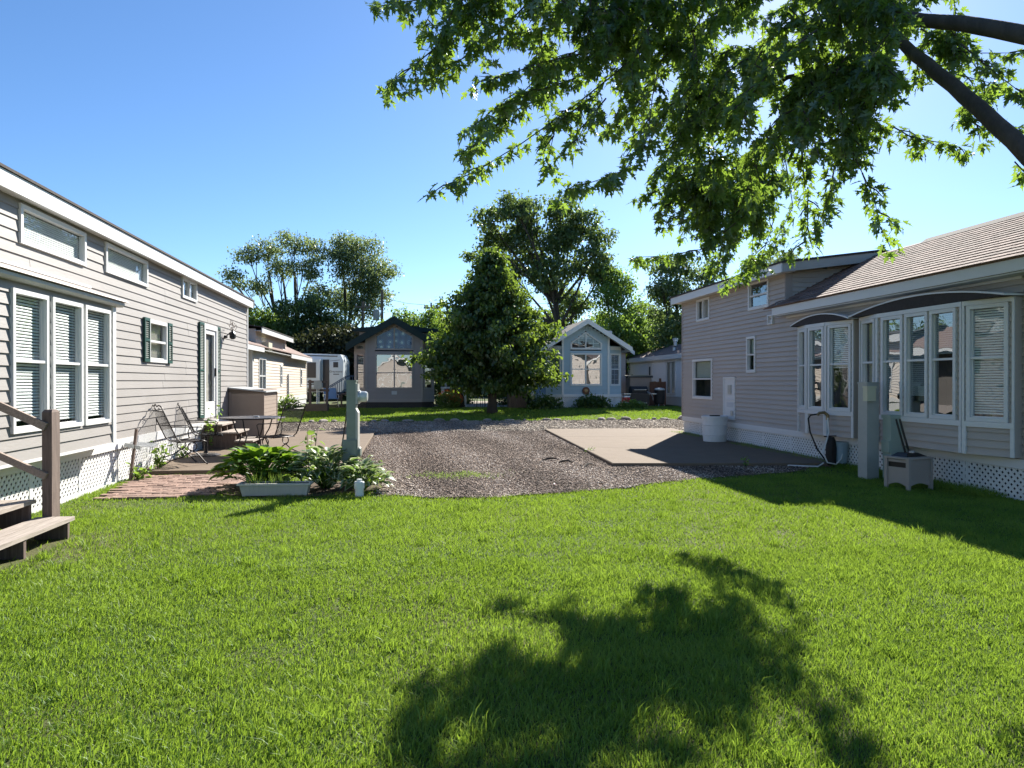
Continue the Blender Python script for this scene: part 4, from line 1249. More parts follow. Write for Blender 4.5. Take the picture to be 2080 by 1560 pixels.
def blob_tree(name, label, cat, x, y, blobs, lm, leaf=0.22, per=1300, trunk_r=0.22, stems=1, depth=1.0, group=None, gz=0.28, clump=0.34, base_h=1.0):
    """trunk, limbs reaching into every foliage mass, and leaves gathered in uneven clumps"""
    root = thing(name, label, cat, (x, y, gz), 0, group)
    mb = MB()
    top = max(b[1] for b in blobs)
    lo = min(b[1] for b in blobs)
    stemtops = []
    for s in range(stems):
        dx = (s - (stems - 1) / 2) * 0.5
        tx = sum(b[0] for b in blobs) / len(blobs) * 0.6 + dx * 2.0
        p = curve_pts((dx * 0.4, 0, -0.1), (tx, rnd.uniform(-.3, .3), lo + (top - lo) * 0.45), (rnd.uniform(-.3, .3), rnd.uniform(-.2, .2), 0), 6)
        mb.tube(p, [trunk_r * (1 - 0.11 * i) for i in range(7)], 8)
        stemtops.append(p)
    P = []; T = []
    for (bx, bz, br) in blobs:
        by = rnd.uniform(-1, 1) * depth * (1.2 if len(blobs) > 3 else 0.5)
        sp = min(stemtops, key=lambda q: abs(q[-1][0] - bx))
        i = min(6, max(2, int(6 * (bz * 0.62) / max(0.1, sp[-1][2]))))
        p = curve_pts(sp[i], (bx, by, bz), (rnd.uniform(-.3, .3), rnd.uniform(-.3, .3), -0.15), 5)
        r0 = trunk_r * 0.42
        mb.tube(p, [r0 * (1 - 0.15 * k) for k in range(6)], 6)
        for k in range(7):
            a = rnd.uniform(0, 6.28); e = rnd.uniform(-.4, 1.2)
            q = (bx + br * 0.9 * math.cos(a) * math.cos(e), by + br * 0.9 * math.sin(a) * math.cos(e), bz + br * 0.9 * math.sin(e))
            s_ = p[rnd.choice((3, 4, 5))]
            mb.tube(curve_pts(s_, q, (0, 0, rnd.uniform(-.1, .2)), 3), [0.035, 0.026, 0.018, 0.008], 4, cap=False)
        n = int(per * br * br)
        nc = max(6, int(n / 42))
        d = NR.normal(size=(nc, 3)); d /= np.linalg.norm(d, axis=1)[:, None]
        rr = NR.uniform(0.35, 1.08, nc) ** 0.6
        c = d * rr[:, None] * np.array([br, br * 0.95, br * 0.85]) + np.array([bx, by, bz])
        idx = NR.integers(0, nc, n)
        off = NR.normal(0, 1, (n, 3)) * np.array([clump, clump, clump * 0.62]) * min(1.2, 0.55 + br * 0.4)
        P.append(c[idx] + off)
        ct = NR.uniform(0, 1, nc)
        T.append(np.clip(ct[idx] * 0.7 + NR.uniform(0, 0.45, n) - 0.05, 0, 1))
    mb.build('trunk', M['bark2'], root, smooth=True)
    P = np.concatenate(P); T = np.concatenate(T)
    scatter('crown', RHOMB_V, RHOMB_F, P, rand_rots(len(P)), leaf * NR.uniform(0.7, 1.3, len(P)), LV[lm], root, T)
    return root


blob_tree('open_tree', 'tall open-crowned grey green tree with several leaning stems above the cream home', 'tree', -9.94, 59.93,
          [(-3.18, 11.45, 1.0), (-1.79, 12.05, 1.05), (0.4, 12.57, 1.15), (1.99, 12.05, 1.0), (-0.6, 10.24, 1.1), (1.39, 10.33, 1.2), (-3.97, 9.36, 0.75), (-2.38, 8.84, 0.9), (2.38, 8.24, 1.0), (-4.77, 9.84, 0.4)], 'grey', 0.20, 900, 0.20, 3, 1.2)
blob_tree('rounded_tree', 'rounded light green tree right of the open-crowned tree behind the trailer', 'tree', -6.17, 61.42,
          [(0.41, 12.63, 1.24), (2.06, 12.13, 1.41), (3.49, 10.76, 1.12), (1.23, 10.14, 1.58), (3.08, 8.48, 1.1), (0.0, 8.27, 1.2), (1.64, 7.24, 1.37), (0.2, 11.2, 1.0), (2.4, 9.4, 1.2)], 'grey', 0.20, 1150, 0.20, 2, 1.2)
blob_tree('cottonwood', 'tallest tree with big dark clumped leaves rising behind the dense linden', 'tree', 10.27, 49.06,
          [(-5.14, 12.46, 1.04), (-3.43, 13.08, 1.18), (-2.23, 13.56, 0.83), (0.0, 13.22, 1.18), (1.71, 12.53, 1.04), (2.67, 11.14, 0.76), (-4.8, 11.07, 0.97), (-2.74, 11.07, 1.31), (-0.34, 11.07, 1.45), (1.71, 9.69, 1.31), (-0.69, 8.65, 1.45), (0.86, 6.93, 1.24), (-6.1, 10.21, 0.48), (2.57, 8.65, 0.9), (-3.6, 9.3, 1.1), (-2.0, 9.6, 1.1), (-2.6, 12.1, 1.0), (0.8, 11.6, 1.0)], 'far', 0.26, 900, 0.30, 1, 1.6, clump=0.30)
blob_tree('leafy_tree', 'smaller light green tree at the right shoulder of the tallest tree', 'tree', 13.48, 46.59,
          [(-0.33, 8.49, 0.86), (0.82, 7.76, 0.76), (-0.72, 6.86, 0.93), (0.72, 6.03, 0.93), (0.0, 7.4, 0.8), (-0.3, 5.3, 0.9)], 'bright', 0.20, 1250, 0.14, 1, 0.7)
blob_tree('bushy_tree', 'low bright green bushy tree right behind the pale blue cabin roof', 'tree', 13.56, 43.6,
          [(0.3, 4.87, 0.85), (-1.05, 4.57, 0.8), (1.36, 4.26, 0.85), (0.0, 3.5, 1.0), (-1.4, 3.2, 0.9), (1.5, 2.9, 0.9), (0.1, 2.2, 1.0)], 'bright', 0.20, 1400, 0.12, 2, 0.7)
blob_tree('shade_tree', 'dark full tree rising left behind the shaded house roof end', 'tree', 16.11, 42.0,
          [(-0.86, 8.2, 0.8), (0.58, 8.4, 0.8), (1.58, 7.7, 0.8), (-1.15, 6.6, 0.85), (0.0, 6.5, 1.1), (-0.72, 4.9, 0.95), (1.15, 6.2, 0.95), (-1.15, 3.8, 0.85), (0.2, 3.6, 1.0), (1.2, 4.6, 1.0), (0, 2.3, 1.0)], 'far', 0.20, 1400, 0.2, 1, 0.9)
blob_tree('pale_tree', 'pale green tree peeping over the loft roof of the shaded house', 'tree', 23.32, 43.21,
          [(-1.58, 8.54, 0.89), (0.63, 9.01, 0.89), (2.21, 8.54, 0.83), (-0.32, 7.58, 1.08), (1.89, 7.26, 0.95), (-1.2, 6.2, 1.1), (0.9, 5.6, 1.2)], 'grey', 0.2, 1200, 0.2, 1, 0.9)
blob_tree('yellow_bush', 'yellowish green bushy tree low beside the long white fascia end', 'tree', -11.6, 56.05,
          [(-0.92, 6.26, 0.9), (0.18, 5.89, 1.0), (-1.4, 5.0, 1.0), (0.5, 4.6, 1.1), (-0.4, 3.4, 1.2)], 'bright', 0.22, 1100, 0.14, 2, 0.7)
blob_tree('dark_tree', 'dark bushy tree at the foot of the open-crowned tree', 'tree', -8.6, 54.5,
          [(-0.5, 6.5, 0.95), (0.6, 6.1, 1.0), (1.3, 5.2, 1.1), (-0.9, 5.0, 1.1), (0.2, 3.8, 1.2)], 'wood', 0.22, 1100, 0.14, 2, 0.8)
blob_tree('slender_tree', 'slender leafy tree standing between the open tree and the rounded tree', 'tree', -7.0, 55.54,
          [(-0.9, 7.3, 0.8), (0.0, 6.9, 0.9), (0.7, 5.8, 1.0), (-0.7, 5.4, 1.0), (0.1, 4.2, 1.1)], 'far', 0.22, 1100, 0.14, 1, 0.7)
blob_tree('green_shrub', 'light green scrub tree showing between the dark green roof and the linden', 'tree', 0.0, 54.51,
          [(-0.74, 6.26, 0.7), (0.37, 5.7, 0.8), (1.3, 6.2, 0.6), (-1.8, 5.3, 0.8), (-1.0, 4.4, 0.9), (0.6, 4.4, 0.9), (2.2, 5.2, 0.8)], 'bright', 0.2, 1000, 0.12, 2, 0.7)
blob_tree('mid_tree', 'mid green tree between the pale blue cabin and the dark full tree', 'tree', 18.79, 53.93,
          [(-0.77, 6.45, 1.0), (0.77, 6.06, 1.0), (0.0, 5.2, 1.2), (-1.2, 4.2, 1.2), (1.2, 4.2, 1.2)], 'far', 0.22, 1100, 0.14, 1, 0.8)

# the wood that closes the view: one mass
wp, wt = [], []
def wood_mass(x0, x1, y, h0, h1, n, seed):
    g = np.random.default_rng(seed)
    nc = int(n / 60)
    cx = g.uniform(x0, x1, nc)
    hh = h0 + (h1 - h0) * (0.5 + 0.5 * np.sin(cx * 0.9 + seed) * np.sin(cx * 0.37 + 1.3 * seed)) + g.normal(0, 0.25, nc)
    cz = hh * g.uniform(0.02, 1.0, nc) ** 0.75
    cy = y + g.uniform(-1.2, 1.2, nc) - (1 - cz / (hh + 0.01)) * 0.8
    ct = g.uniform(0, 1, nc) ** 1.4
    i = g.integers(0, nc, n)
    p = np.stack([cx[i], cy[i], cz[i] + 0.28], -1) + g.normal(0, 1, (n, 3)) * np.array([0.55, 0.5, 0.36])
    p[:, 2] = np.maximum(p[:, 2], 0.3)
    wp.append(p); wt.append(np.clip(ct[i] * 0.8 + g.uniform(0, 0.3, n), 0, 1))
wood_mass(-60, -16, 66, 5.0, 8.5, 16000, 1)
wood_mass(-18, 6, 58, 4.4, 6.6, 42000, 2)
wood_mass(2, 34, 60, 5.0, 7.4, 48000, 3)
wood_mass(34, 80, 64, 5.0, 9.0, 16000, 4)
wood_mass(-14, 34, 63, 4.5, 6.5, 22000, 5)
n0_ = len(wp)
wood_mass(-30, 45, 34, 6.0, 10.0, 26000, 7)
wp[-1] = np.stack([-wp[-1][:, 1], wp[-1][:, 0], wp[-1][:, 2] - 0.28], -1)     # the wood behind the taupe home, mirrored in the bow windows
P = np.concatenate(wp); T = np.concatenate(wt)
scatter('woodland', RHOMB_V, RHOMB_F, P, rand_rots(len(P)), 0.32 * NR.uniform(0.6, 1.3, len(P)), LV['wood'], None, T, kind='stuff')

LV['deep_shade'] = leaf_mat('deep_shade_leaf', [(0.0, (0.014, 0.018, 0.008)), (0.7, (0.026, 0.032, 0.013)), (1.0, (0.05, 0.058, 0.02))], 0.25, (0.09, 0.10, 0.02), 0.03, 0.5)  # leaf colour darkened to carry the shade behind the trailer
blob_tree('dark_bush', 'big bush behind the travel trailer, leaves darkened for its shade', 'bush', -5.6, 51.2,
          [(-2.2, 3.2, 1.3), (-0.6, 3.9, 1.4), (1.2, 3.7, 1.4), (2.6, 3.0, 1.3), (-1.4, 1.9, 1.4), (0.4, 2.0, 1.5), (2.2, 1.6, 1.4)], 'deep_shade', 0.24, 1300, 0.12, 3, 0.8)

# dense linden on the far lawn
def linden():
    root = thing('linden_tree', 'dense dark green cone-shaped tree on the lawn between the two cabins', 'tree', (3.2, 29.2, 0.19))
    mb = MB()
    mb.tube([(0.0, 0, -0.1), (0.02, 0, 0.5), (0, 0.02, 1.6), (0.03, 0, 3.2), (0, 0, 5.0), (0, 0, 6.3)], [0.24, 0.19, 0.17, 0.12, 0.07, 0.02], 10)
    prof = [(1.0, 1.7), (1.4, 2.4), (1.9, 2.68), (2.6, 2.74), (3.4, 2.42), (4.1, 2.0), (4.8, 1.5), (5.5, 1.02), (6.1, 0.62), (6.6, 0.30), (6.95, 0.06)]
    zz = [p[0] for p in prof]; rr = [p[1] for p in prof]
    nb = 400
    P, T = [], []
    for b in range(nb):
        z = 1.0 + (6.75 - 1.0) * (b + rnd.random()) / nb
        a = b * 2.399 + rnd.uniform(-.4, .4)
        rmax = float(np.interp(z, zz, rr)) * rnd.uniform(0.74, 1.12) * (1 + .13 * math.sin(3 * a + 2.1 * z) + .10 * math.sin(5 * a - 3.3 * z))
        if rnd.random() < 0.45: rmax *= rnd.uniform(0.35, 0.8)
        rise = 0.15 * rmax
        e = np.array([math.cos(a) * rmax, math.sin(a) * rmax, z - 0.05 + rnd.uniform(-.15, .15)])
        s = np.array([0, 0, max(1.0, z - rise - 0.4)])
        m = s + (e - s) * 0.55 + np.array([0, 0, 0.18 * rmax * 0.5])
        if b % 2 == 0: mb.tube([tuple(s), tuple(m), tuple(e)], [0.035, 0.02, 0.006], 4, cap=False)
        n = int(45 + 62 * rmax)
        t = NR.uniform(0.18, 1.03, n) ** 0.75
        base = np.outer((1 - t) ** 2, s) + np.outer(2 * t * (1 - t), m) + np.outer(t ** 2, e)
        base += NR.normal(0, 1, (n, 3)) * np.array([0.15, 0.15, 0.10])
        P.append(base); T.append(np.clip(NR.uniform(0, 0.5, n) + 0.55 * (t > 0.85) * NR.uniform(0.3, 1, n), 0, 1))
    mb.build('trunk', M['bark2'], root, smooth=True)
    P = np.concatenate(P); T = np.concatenate(T)
    tv = [(0, 0, 0), (0.38, 0.35, 0.05), (0.28, 0.8, 0.0), (0, 1.1, -0.1), (-0.28, 0.8, 0.0), (-0.38, 0.35, 0.05)]
    tf = [(0, 1, 2), (0, 2, 3), (0, 3, 4), (0, 4, 5)]
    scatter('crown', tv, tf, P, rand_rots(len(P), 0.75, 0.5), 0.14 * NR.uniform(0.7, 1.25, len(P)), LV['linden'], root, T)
linden()

# ---------------------------------------------------------------- the big maple overhead (trunk stands just right of the view)
MP = thing('maple_tree', 'big maple with jagged leaves hanging across the top of the view', 'tree', (6.35, 4.7, 0))
def rel(p): return (p[0] - 6.35, p[1] - 4.7, p[2])
limbs = {
    'A': ([(6.30, 4.75, 1.9), (5.95, 5.0, 2.6), (5.35, 5.57, 3.47), (5.44, 6.21, 4.14), (5.47, 6.82, 4.73), (5.44, 7.32, 5.28), (5.48, 7.92, 5.99), (5.42, 8.54, 6.81)], [0.20, 0.14, 0.080, 0.074, 0.068, 0.058, 0.045, 0.03]),
    'B': ([(6.35, 4.7, 2.0), (6.0, 4.6, 3.2), (5.22, 4.93, 4.13), (5.02, 5.97, 4.81), (4.88, 6.59, 5.17), (4.71, 7.42, 5.7), (4.28, 8.29, 6.34), (3.45, 8.61, 6.7)], [0.18, 0.12, 0.080, 0.068, 0.06, 0.052, 0.042, 0.032]),
    'C': ([(5.44, 7.32, 5.28), (4.98, 7.29, 5.22), (4.42, 7.06, 4.84), (4.11, 7.0, 4.33), (3.96, 7.13, 3.84)], [0.04, 0.036, 0.032, 0.024, 0.014]),
    'D': ([(4.28, 8.29, 6.34), (3.95, 8.54, 6.07), (3.31, 8.43, 5.82), (2.68, 8.21, 5.5), (1.91, 8.01, 5.1)], [0.045, 0.036, 0.028, 0.02, 0.012]),
    'E': ([(3.45, 8.61, 6.7), (2.3, 7.96, 6.12), (1.34, 7.39, 5.73), (0.67, 6.97, 5.45)], [0.045, 0.03, 0.02, 0.012]),
    'F': ([(4.42, 7.06, 4.84), (4.16, 7.5, 4.9), (3.96, 8.03, 4.82), (3.68, 8.38, 4.45)], [0.032, 0.026, 0.02, 0.012]),
    'G': ([(6.35, 4.7, 2.2), (6.6, 4.4, 3.6), (6.9, 3.6, 5.2), (7.4, 2.8, 7.0)], [0.2, 0.16, 0.11, 0.05]),
    'H': ([(6.35, 4.7, 2.2), (6.2, 4.9, 4.0), (5.9, 5.8, 6.2), (5.4, 6.4, 8.6)], [0.2, 0.17, 0.12, 0.05]),
    'I': ([(5.9, 5.8, 6.2), (4.6, 5.8, 7.2), (3.2, 5.6, 7.9)], [0.1, 0.07, 0.03]),
}
twigs = [[[0.77,6.96,5.35],[0.47,6.85,4.93],[0.14,6.74,4.58],[-0.08,6.62,4.33],[-0.24,6.49,4.16]],[[1.22,7.3,5.47],[0.84,7.15,5.01],[0.53,6.99,4.72],[0.21,6.84,4.35]],[[0.51,6.79,5.29],[0.04,6.56,4.98],[-0.37,6.31,4.75]],[[2.72,7.5,5.36],[2.13,7.36,4.78],[1.61,7.21,4.32],[1.08,7.06,3.89],[0.66,6.89,3.58],[0.37,6.71,3.37]],[[1.72,7.23,4.9],[1.23,7.07,4.7],[0.85,6.88,4.45],[0.61,6.68,4.37]],[[1.69,7.34,4.69],[1.19,7.17,4.44],[0.77,6.99,4.18],[0.63,6.78,3.97]],[[3.01,7.66,5.4],[2.66,7.51,4.98],[2.52,7.32,4.52],[2.41,7.14,4.03],[2.12,6.98,3.64],[1.8,6.82,3.48],[1.53,6.65,3.35]],[[1.82,7.22,4.44],[1.44,7.12,4.13],[1.32,6.98,3.68]],[[1.98,7.2,4.44],[1.74,7.08,4.13],[1.58,6.95,3.83]],[[1.7,7.84,5.46],[1.27,7.6,5.31],[0.81,7.36,5.01]],[[1.53,7.86,4.74],[1.06,7.69,4.43],[0.7,7.51,4.05],[0.5,7.3,3.85]],[[4.54,8.66,4.52],[3.99,8.64,4.27],[3.45,8.61,4.11],[2.77,8.6,3.75]],[[4.2,7.9,3.91],[3.92,8.09,3.48],[3.52,8.3,3.12],[3.09,8.51,3.06],[2.77,8.7,3.07]],[[5.24,9.57,4.85],[5.38,9.55,4.0],[5.1,9.59,3.44],[4.68,9.65,2.98]],[[4.93,9.41,4.44],[5.0,9.4,3.75],[4.83,9.43,3.19],[4.38,9.49,2.92]],[[4.3,6.78,4.0],[4.19,6.69,3.47],[3.96,6.62,2.95]],[[4.18,6.59,4.32],[4.31,6.5,3.71],[4.46,6.42,3.31],[4.48,6.35,2.99]],[[5.52,7.72,4.55],[5.72,7.55,4.33],[5.93,7.39,4.23],[6.08,7.24,4.13]],[[5.83,6.87,4.31],[5.96,6.75,4.15],[6.13,6.62,4.13]],[[5.53,7.31,5.12],[5.79,7.02,4.85],[6.01,6.74,4.64]],[[5.7,6.78,5.05],[5.81,6.52,4.68],[5.92,6.25,4.33]],[[5.64,7.3,5.46],[5.93,7.05,5.09],[6.35,6.79,5.0]],[[4.12,8.92,5.37],[3.65,8.78,4.97],[3.3,8.63,4.71]],[[4.34,9.09,5.05],[3.83,9.03,4.74],[3.52,8.94,4.37],[3.34,8.83,4.14]],[[3.84,8.76,6.05],[3.58,8.59,5.51],[3.38,8.42,5.0]],[[4.22,7.19,3.6],[4.19,7.14,3.17],[4.11,7.1,2.95]],[[4.34,6.67,4.76],[4.43,6.56,4.32],[4.55,6.44,3.99]],[[2.84,8.69,6.2],[2.35,8.56,5.85],[2.0,8.4,5.57]],[[4.08,8.82,4.36],[3.86,8.8,3.9],[3.78,8.76,3.44]],[[6.02,6.44,3.72],[5.99,6.24,3.51],[5.96,6.04,3.31]]]
# shorter hanging sprays that fill the shaded heart of the crown, inside a slanting slab of space
heart = [((2.2, 7.0, 5.3), (3.2, 8.2, 6.6), 22), ((3.0, 7.5, 4.7), (4.2, 8.6, 6.5), 32), ((3.35, 8.2, 3.95), (4.1, 8.9, 4.6), 13), ((4.4, 8.9, 3.8), (4.8, 9.4, 4.8), 16), ((3.5, 5.9, 4.0), (4.55, 7.0, 5.4), 24), ((4.2, 6.6, 4.5), (5.0, 7.6, 5.9), 18),
         ((1.2, 6.9, 5.1), (2.4, 7.8, 6.1), 15), ((0.5, 6.5, 5.3), (1.5, 7.3, 6.0), 11), ((5.2, 6.0, 5.6), (6.4, 8.0, 7.2), 12), ((5.6, 6.4, 4.7), (6.6, 7.4, 5.8), 5),
         ((3.0, 5.2, 6.8), (6.2, 7.5, 9.0), 34), ((6.4, 2.6, 5.6), (8.4, 5.5, 8.5), 24)]
for lo, hi, n in heart:
    for _ in range(n):
        s = [rnd.uniform(a, b) for a, b in zip(lo, hi)]
        L = rnd.uniform(0.55, 1.1)
        a = rnd.uniform(0, 6.28)
        dx, dy = -0.35 + 0.45 * math.cos(a), -0.1 + 0.35 * math.sin(a)
        dz = rnd.uniform(-0.95, -0.35)
        p = [s, [s[0] + dx * L * .4, s[1] + dy * L * .4, s[2] + dz * L * .25], [s[0] + dx * L * .8, s[1] + dy * L * .8, s[2] + dz * L * .65], [s[0] + dx * L, s[1] + dy * L, s[2] + dz * L * 1.1]]
        twigs.append(p)
mb = MB()
mb.tube([rel(p) for p in [(6.35, 4.7, -0.15), (6.36, 4.7, 0.3), (6.35, 4.7, 1.2), (6.33, 4.72, 2.3)]], [0.42, 0.33, 0.29, 0.27], 14)
for pts, rs in limbs.values():
    # refine each limb for a natural line
    q, r = [], []
    for i in range(len(pts) - 1):
        for k in range(3):
            t = k / 3
            q.append(tuple(pts[i][j] + (pts[i + 1][j] - pts[i][j]) * t + rnd.uniform(-.012, .012) for j in range(3))); r.append(rs[i] + (rs[i + 1] - rs[i]) * t)
    q.append(pts[-1]); r.append(rs[-1])
    mb.tube([rel(p) for p in q], r, 10)
mb.build('trunk', M['bark'], MP, smooth=True)
tb = MB()
LP, LD = [], []
sprays = []
for t in twigs:
    p = [np.array(q, float) for q in t]
    sprays.append(p)
    # side sprays
    for k in range(1, len(p)):
        for _ in range(2):
            f = rnd.random(); s = p[k - 1] + (p[k] - p[k - 1]) * f
            d = (p[k] - p[k - 1]); d = d / np.linalg.norm(d)
            a = rnd.uniform(0, 6.28)
            e = s + d * rnd.uniform(.08, .2) + np.array([math.cos(a), math.sin(a), -0.35]) * rnd.uniform(.08, .2)
            sprays.append([s, (s + e) / 2 + np.array([0, 0, .02]), e])
for p in sprays:
    tb.tube([rel(q) for q in p], [0.009 - 0.006 * i / (len(p) - 1) for i in range(len(p))], 4, cap=False)
    seg = [np.linalg.norm(p[i + 1] - p[i]) for i in range(len(p) - 1)]
    tot = sum(seg); s = 0.04
    while s < tot + 0.02:
        ss = s; i = 0
        while i < len(seg) - 1 and ss > seg[i]: ss -= seg[i]; i += 1
        b = p[i] + (p[i + 1] - p[i]) * min(1.0, ss / seg[i])
        d = (p[i + 1] - p[i]) / seg[i]
        for side in (0, 1):
            a = rnd.uniform(0, 6.28)
            pet = np.array([math.cos(a), math.sin(a), rnd.uniform(-.6, .3)]) * rnd.uniform(.03, .075)
            LP.append(b + pet); LD.append((a, d))
        s += rnd.uniform(0.045, 0.075)
    for _ in range(3):
        a = rnd.uniform(0, 6.28); LP.append(p[-1] + np.array([math.cos(a) * .03, math.sin(a) * .03, -.02])); LD.append((a, d))
tb.build('twigs', M['bark'], MP, kind='stuff')
LP = np.array(LP) - np.array([6.35, 4.7, 0])
# deeply cut five-lobed leaf, base at the origin, tip along +y
half = [(0.0, 0.0), (0.04, 0.05), (0.25, 0.01), (0.11, 0.17), (0.31, 0.21), (0.27, 0.31), (0.52, 0.50), (0.27, 0.43), (0.25, 0.50), (0.085, 0.42), (0.12, 0.60), (0.21, 0.72), (0.10, 0.73), (0.0, 1.04)]
fold = lambda x, y: 0.22 * abs(x) - 0.18 * y * y
tv = [(0, 0.34, fold(0, .34))] + [(x, y, fold(x, y)) for x, y in half] + [(-x, y, fold(x, y)) for x, y in reversed(half[1:-1])]
nv = len(tv) - 1
tf = [(0, 1 + i, 1 + (i + 1) % nv) for i in range(nv)]
n = len(LP)
yaw = np.array([d[0] for d in LD]) - np.pi / 2 + NR.normal(0, 0.5, n)
Rm = rot_mats(yaw, -0.85 + NR.normal(0, 0.45, n), NR.normal(0, 0.5, n))
size = NR.uniform(0.090, 0.145, n)
size2 = np.stack([size * NR.uniform(0.85, 1.1, n), size, size], -1)
tint = np.clip(NR.beta(1.6, 3.0, n) + 0.3 * (NR.random(n) < 0.12), 0, 1)
dist = np.linalg.norm(LP + np.array([6.35, 4.7, -1.5]), axis=1)
wpos = LP + np.array([6.35, 4.7, 0]); zc = wpos[:, 0] * math.sin(R(7.87)) + wpos[:, 1] * math.cos(R(7.87)); xc = wpos[:, 0] * math.cos(R(7.87)) - wpos[:, 1] * math.sin(R(7.87))
vis = (np.abs(xc / zc) < 0.71) & (((wpos[:, 2] - 1.5) / zc) < 0.53)
order = np.argsort(np.where(vis, dist, 99))
single = order[:296]
rest_i = np.setdiff1d(np.arange(n), single)
scatter('foliage', tv, tf, LP[rest_i], Rm[rest_i], size2[rest_i], LV['maple'], MP, tint[rest_i], kind='stuff')
lm = bpy.data.meshes.new('leaf'); lm.from_pydata(tv, [], tf); lm.materials.append(LV['maple_o'])
for i in single:
    o = bpy.data.objects.new('leaf', lm); link(o, MP)
    m4 = Matrix(Rm[i].tolist()).to_4x4() @ Matrix.Diagonal((*size2[i].tolist(), 1))
    o.matrix_local = Matrix.Translation(LP[i].tolist()) @ m4
print('maple leaves', n)

# ---------------------------------------------------------------- garden furniture on the patio
PZ = 0.071


def wire_panel(mb, o, ax, ay, w, h, step, t=0.0022, curve=0.0):
    o, ax, ay = Vector(o), Vector(ax).normalized(), Vector(ay).normalized()
    nrm = ax.cross(ay)
    k = int(w / step)
    for i in range(1, k):
        x = -w / 2 + w * i / k
        s = nrm * (-curve * (1 - (2 * x / w) ** 2))
        mb.bar(o + ax * x + s, o + ax * x + ay * h + s, t, t, up=tuple(nrm))
    k = int(h / step)
    for i in range(1, k):
        y = h * i / k
        mb.bar(o - ax * w / 2 + ay * y, o + ax * w / 2 + ay * y, t, t, up=tuple(nrm))


def patio_chair(name, label, loc, face, base):
    root = thing(name, label, 'chair', loc, math.atan2(-face[0], face[1]), 'wrought iron chairs round the patio table')
    r = 0.011
    w = 0.27
    sh = 0.42
    bt = (-0.46, 1.02)                       # back top (y, z)
    m = MB()
    for s in (-1, 1):
        x = s * w
        m.tube([(x, 0.27, sh - 0.03), (x, 0.20, sh), (x, -0.14, sh - 0.02), (x, -0.22, sh + 0.04), (x, -0.34, 0.72), (x, bt[0], bt[1] - .03), (x * 0.86, bt[0] - 0.01, bt[1])], r, 6)
    m.tube([(-w, 0.27, sh - 0.03), (0, 0.30, sh - 0.045), (w, 0.27, sh - 0.03)], r, 6)
    m.tube([(-w, -0.17, sh - 0.02), (w, -0.17, sh - 0.02)], r, 6)
    m.tube([(-w * .86, bt[0] - .01, bt[1]), (-w * .5, bt[0] - .01, bt[1] + .012), (-w * .25, bt[0] - .01, bt[1] - .012), (0, bt[0] - .015, bt[1] + .028), (w * .25, bt[0] - .01, bt[1] - .012), (w * .5, bt[0] - .01, bt[1] + .012), (w * .86, bt[0] - .01, bt[1])], r, 6)
    m.tube([(-w, -0.438, 0.93), (w, -0.438, 0.93)], 0.008, 5)
    for s in (-1, 1):
        m.tube([(s * .03, -0.44, .935), (s * .07, -0.45, .975), (s * .12, -0.452, .99), (s * .13, -0.448, .965), (s * .09, -0.445, .955)], 0.006, 5)
    m.build('frame', M['iron'], root, smooth=True)
    q = MB(); wire_panel(q, (0, -0.14, sh - 0.012), (1, 0, 0), (0, 1, 0.02), 2 * w, 0.40, 0.017, curve=0.02); q.build('seat', M['iron'], root, kind='stuff')
    q = MB(); d = Vector((0, -0.438 + 0.215, 0.93 - 0.46)); wire_panel(q, (0, -0.215, 0.46), (1, 0, 0), d, 2 * w, d.length, 0.017, curve=0.015); q.build('backrest', M['iron'], root, kind='stuff')
    for s in (-1, 1):
        q = MB(); x = s * (w + 0.03)
        q.tube([(s * w, -0.325, 0.67), (x, -0.2, 0.665), (x, 0.0, 0.655), (x, 0.16, 0.65), (x, 0.205, 0.62), (x, 0.17, 0.53), (s * w, 0.18, sh)], 0.010, 6); q.build('armrest', M['iron'], root, smooth=True)
    if base == 'spring':
        for s in (-1, 1):
            q = MB(); x = s * (w - 0.02)
            q.tube([(x, 0.20, sh - 0.01), (x, 0.02, sh - 0.025)], r, 6)
            lp = [(x, 0.04 + 0.075 * math.sin(a), sh - 0.10 + 0.075 * math.cos(a)) for a in np.linspace(0, 2 * math.pi * 0.93, 12)]
            q.tube(lp, 0.010, 6)
            q.tube([(x, 0.0, sh - 0.155), (x, 0.12, 0.20), (x, 0.26, 0.03), (x, 0.30, 0.0)], r, 6)
            q.tube([(x, 0.04, sh - 0.17), (x, -0.10, 0.16), (x, -0.32, 0.10), (x, -0.46, 0.02), (x, -0.50, 0.0)], r, 6)
            q.build('leg', M['iron'], root, smooth=True)
        q = MB(); q.tube([(-w + .02, -0.30, 0.105), (w - .02, -0.30, 0.105)], 0.008, 5); q.tube([(-w + .02, 0.15, 0.16), (w - .02, 0.15, 0.16)], 0.008, 5); q.build('stretcher', M['iron'], root)
    else:
        q = MB(); q.lathe((0, 0.0, 0), [(0.27, 0.0), (0.27, 0.012), (0.20, 0.035), (0.045, 0.05), (0.035, 0.09), (0.032, 0.36), (0.06, 0.40)], 24); q.build('pedestal', M['iron'], root, smooth=False)
        q = MB(); q.bar((-w, 0.0, sh - 0.03), (w, 0.0, sh - 0.03), 0.03, 0.012); q.bar((0, -0.17, sh - 0.03), (0, 0.25, sh - 0.045), 0.03, 0.012); q.build('seat_bracket', M['iron'], root)
    return root


patio_chair('patio_chair', 'iron spring chair nearest the white lattice, its back to the house wall', (-3.92, 12.95, PZ), (0.80, 0.60), 'spring')
patio_chair('patio_chair', 'iron swivel chair on a round disc base between the table and the door steps', (-3.98, 14.45, PZ), (0.97, 0.22), 'pedestal')
patio_chair('patio_chair', 'iron spring chair on the open patio side of the table, behind the green hosta', (-2.52, 13.75, PZ), (-0.82, 0.57), 'spring')

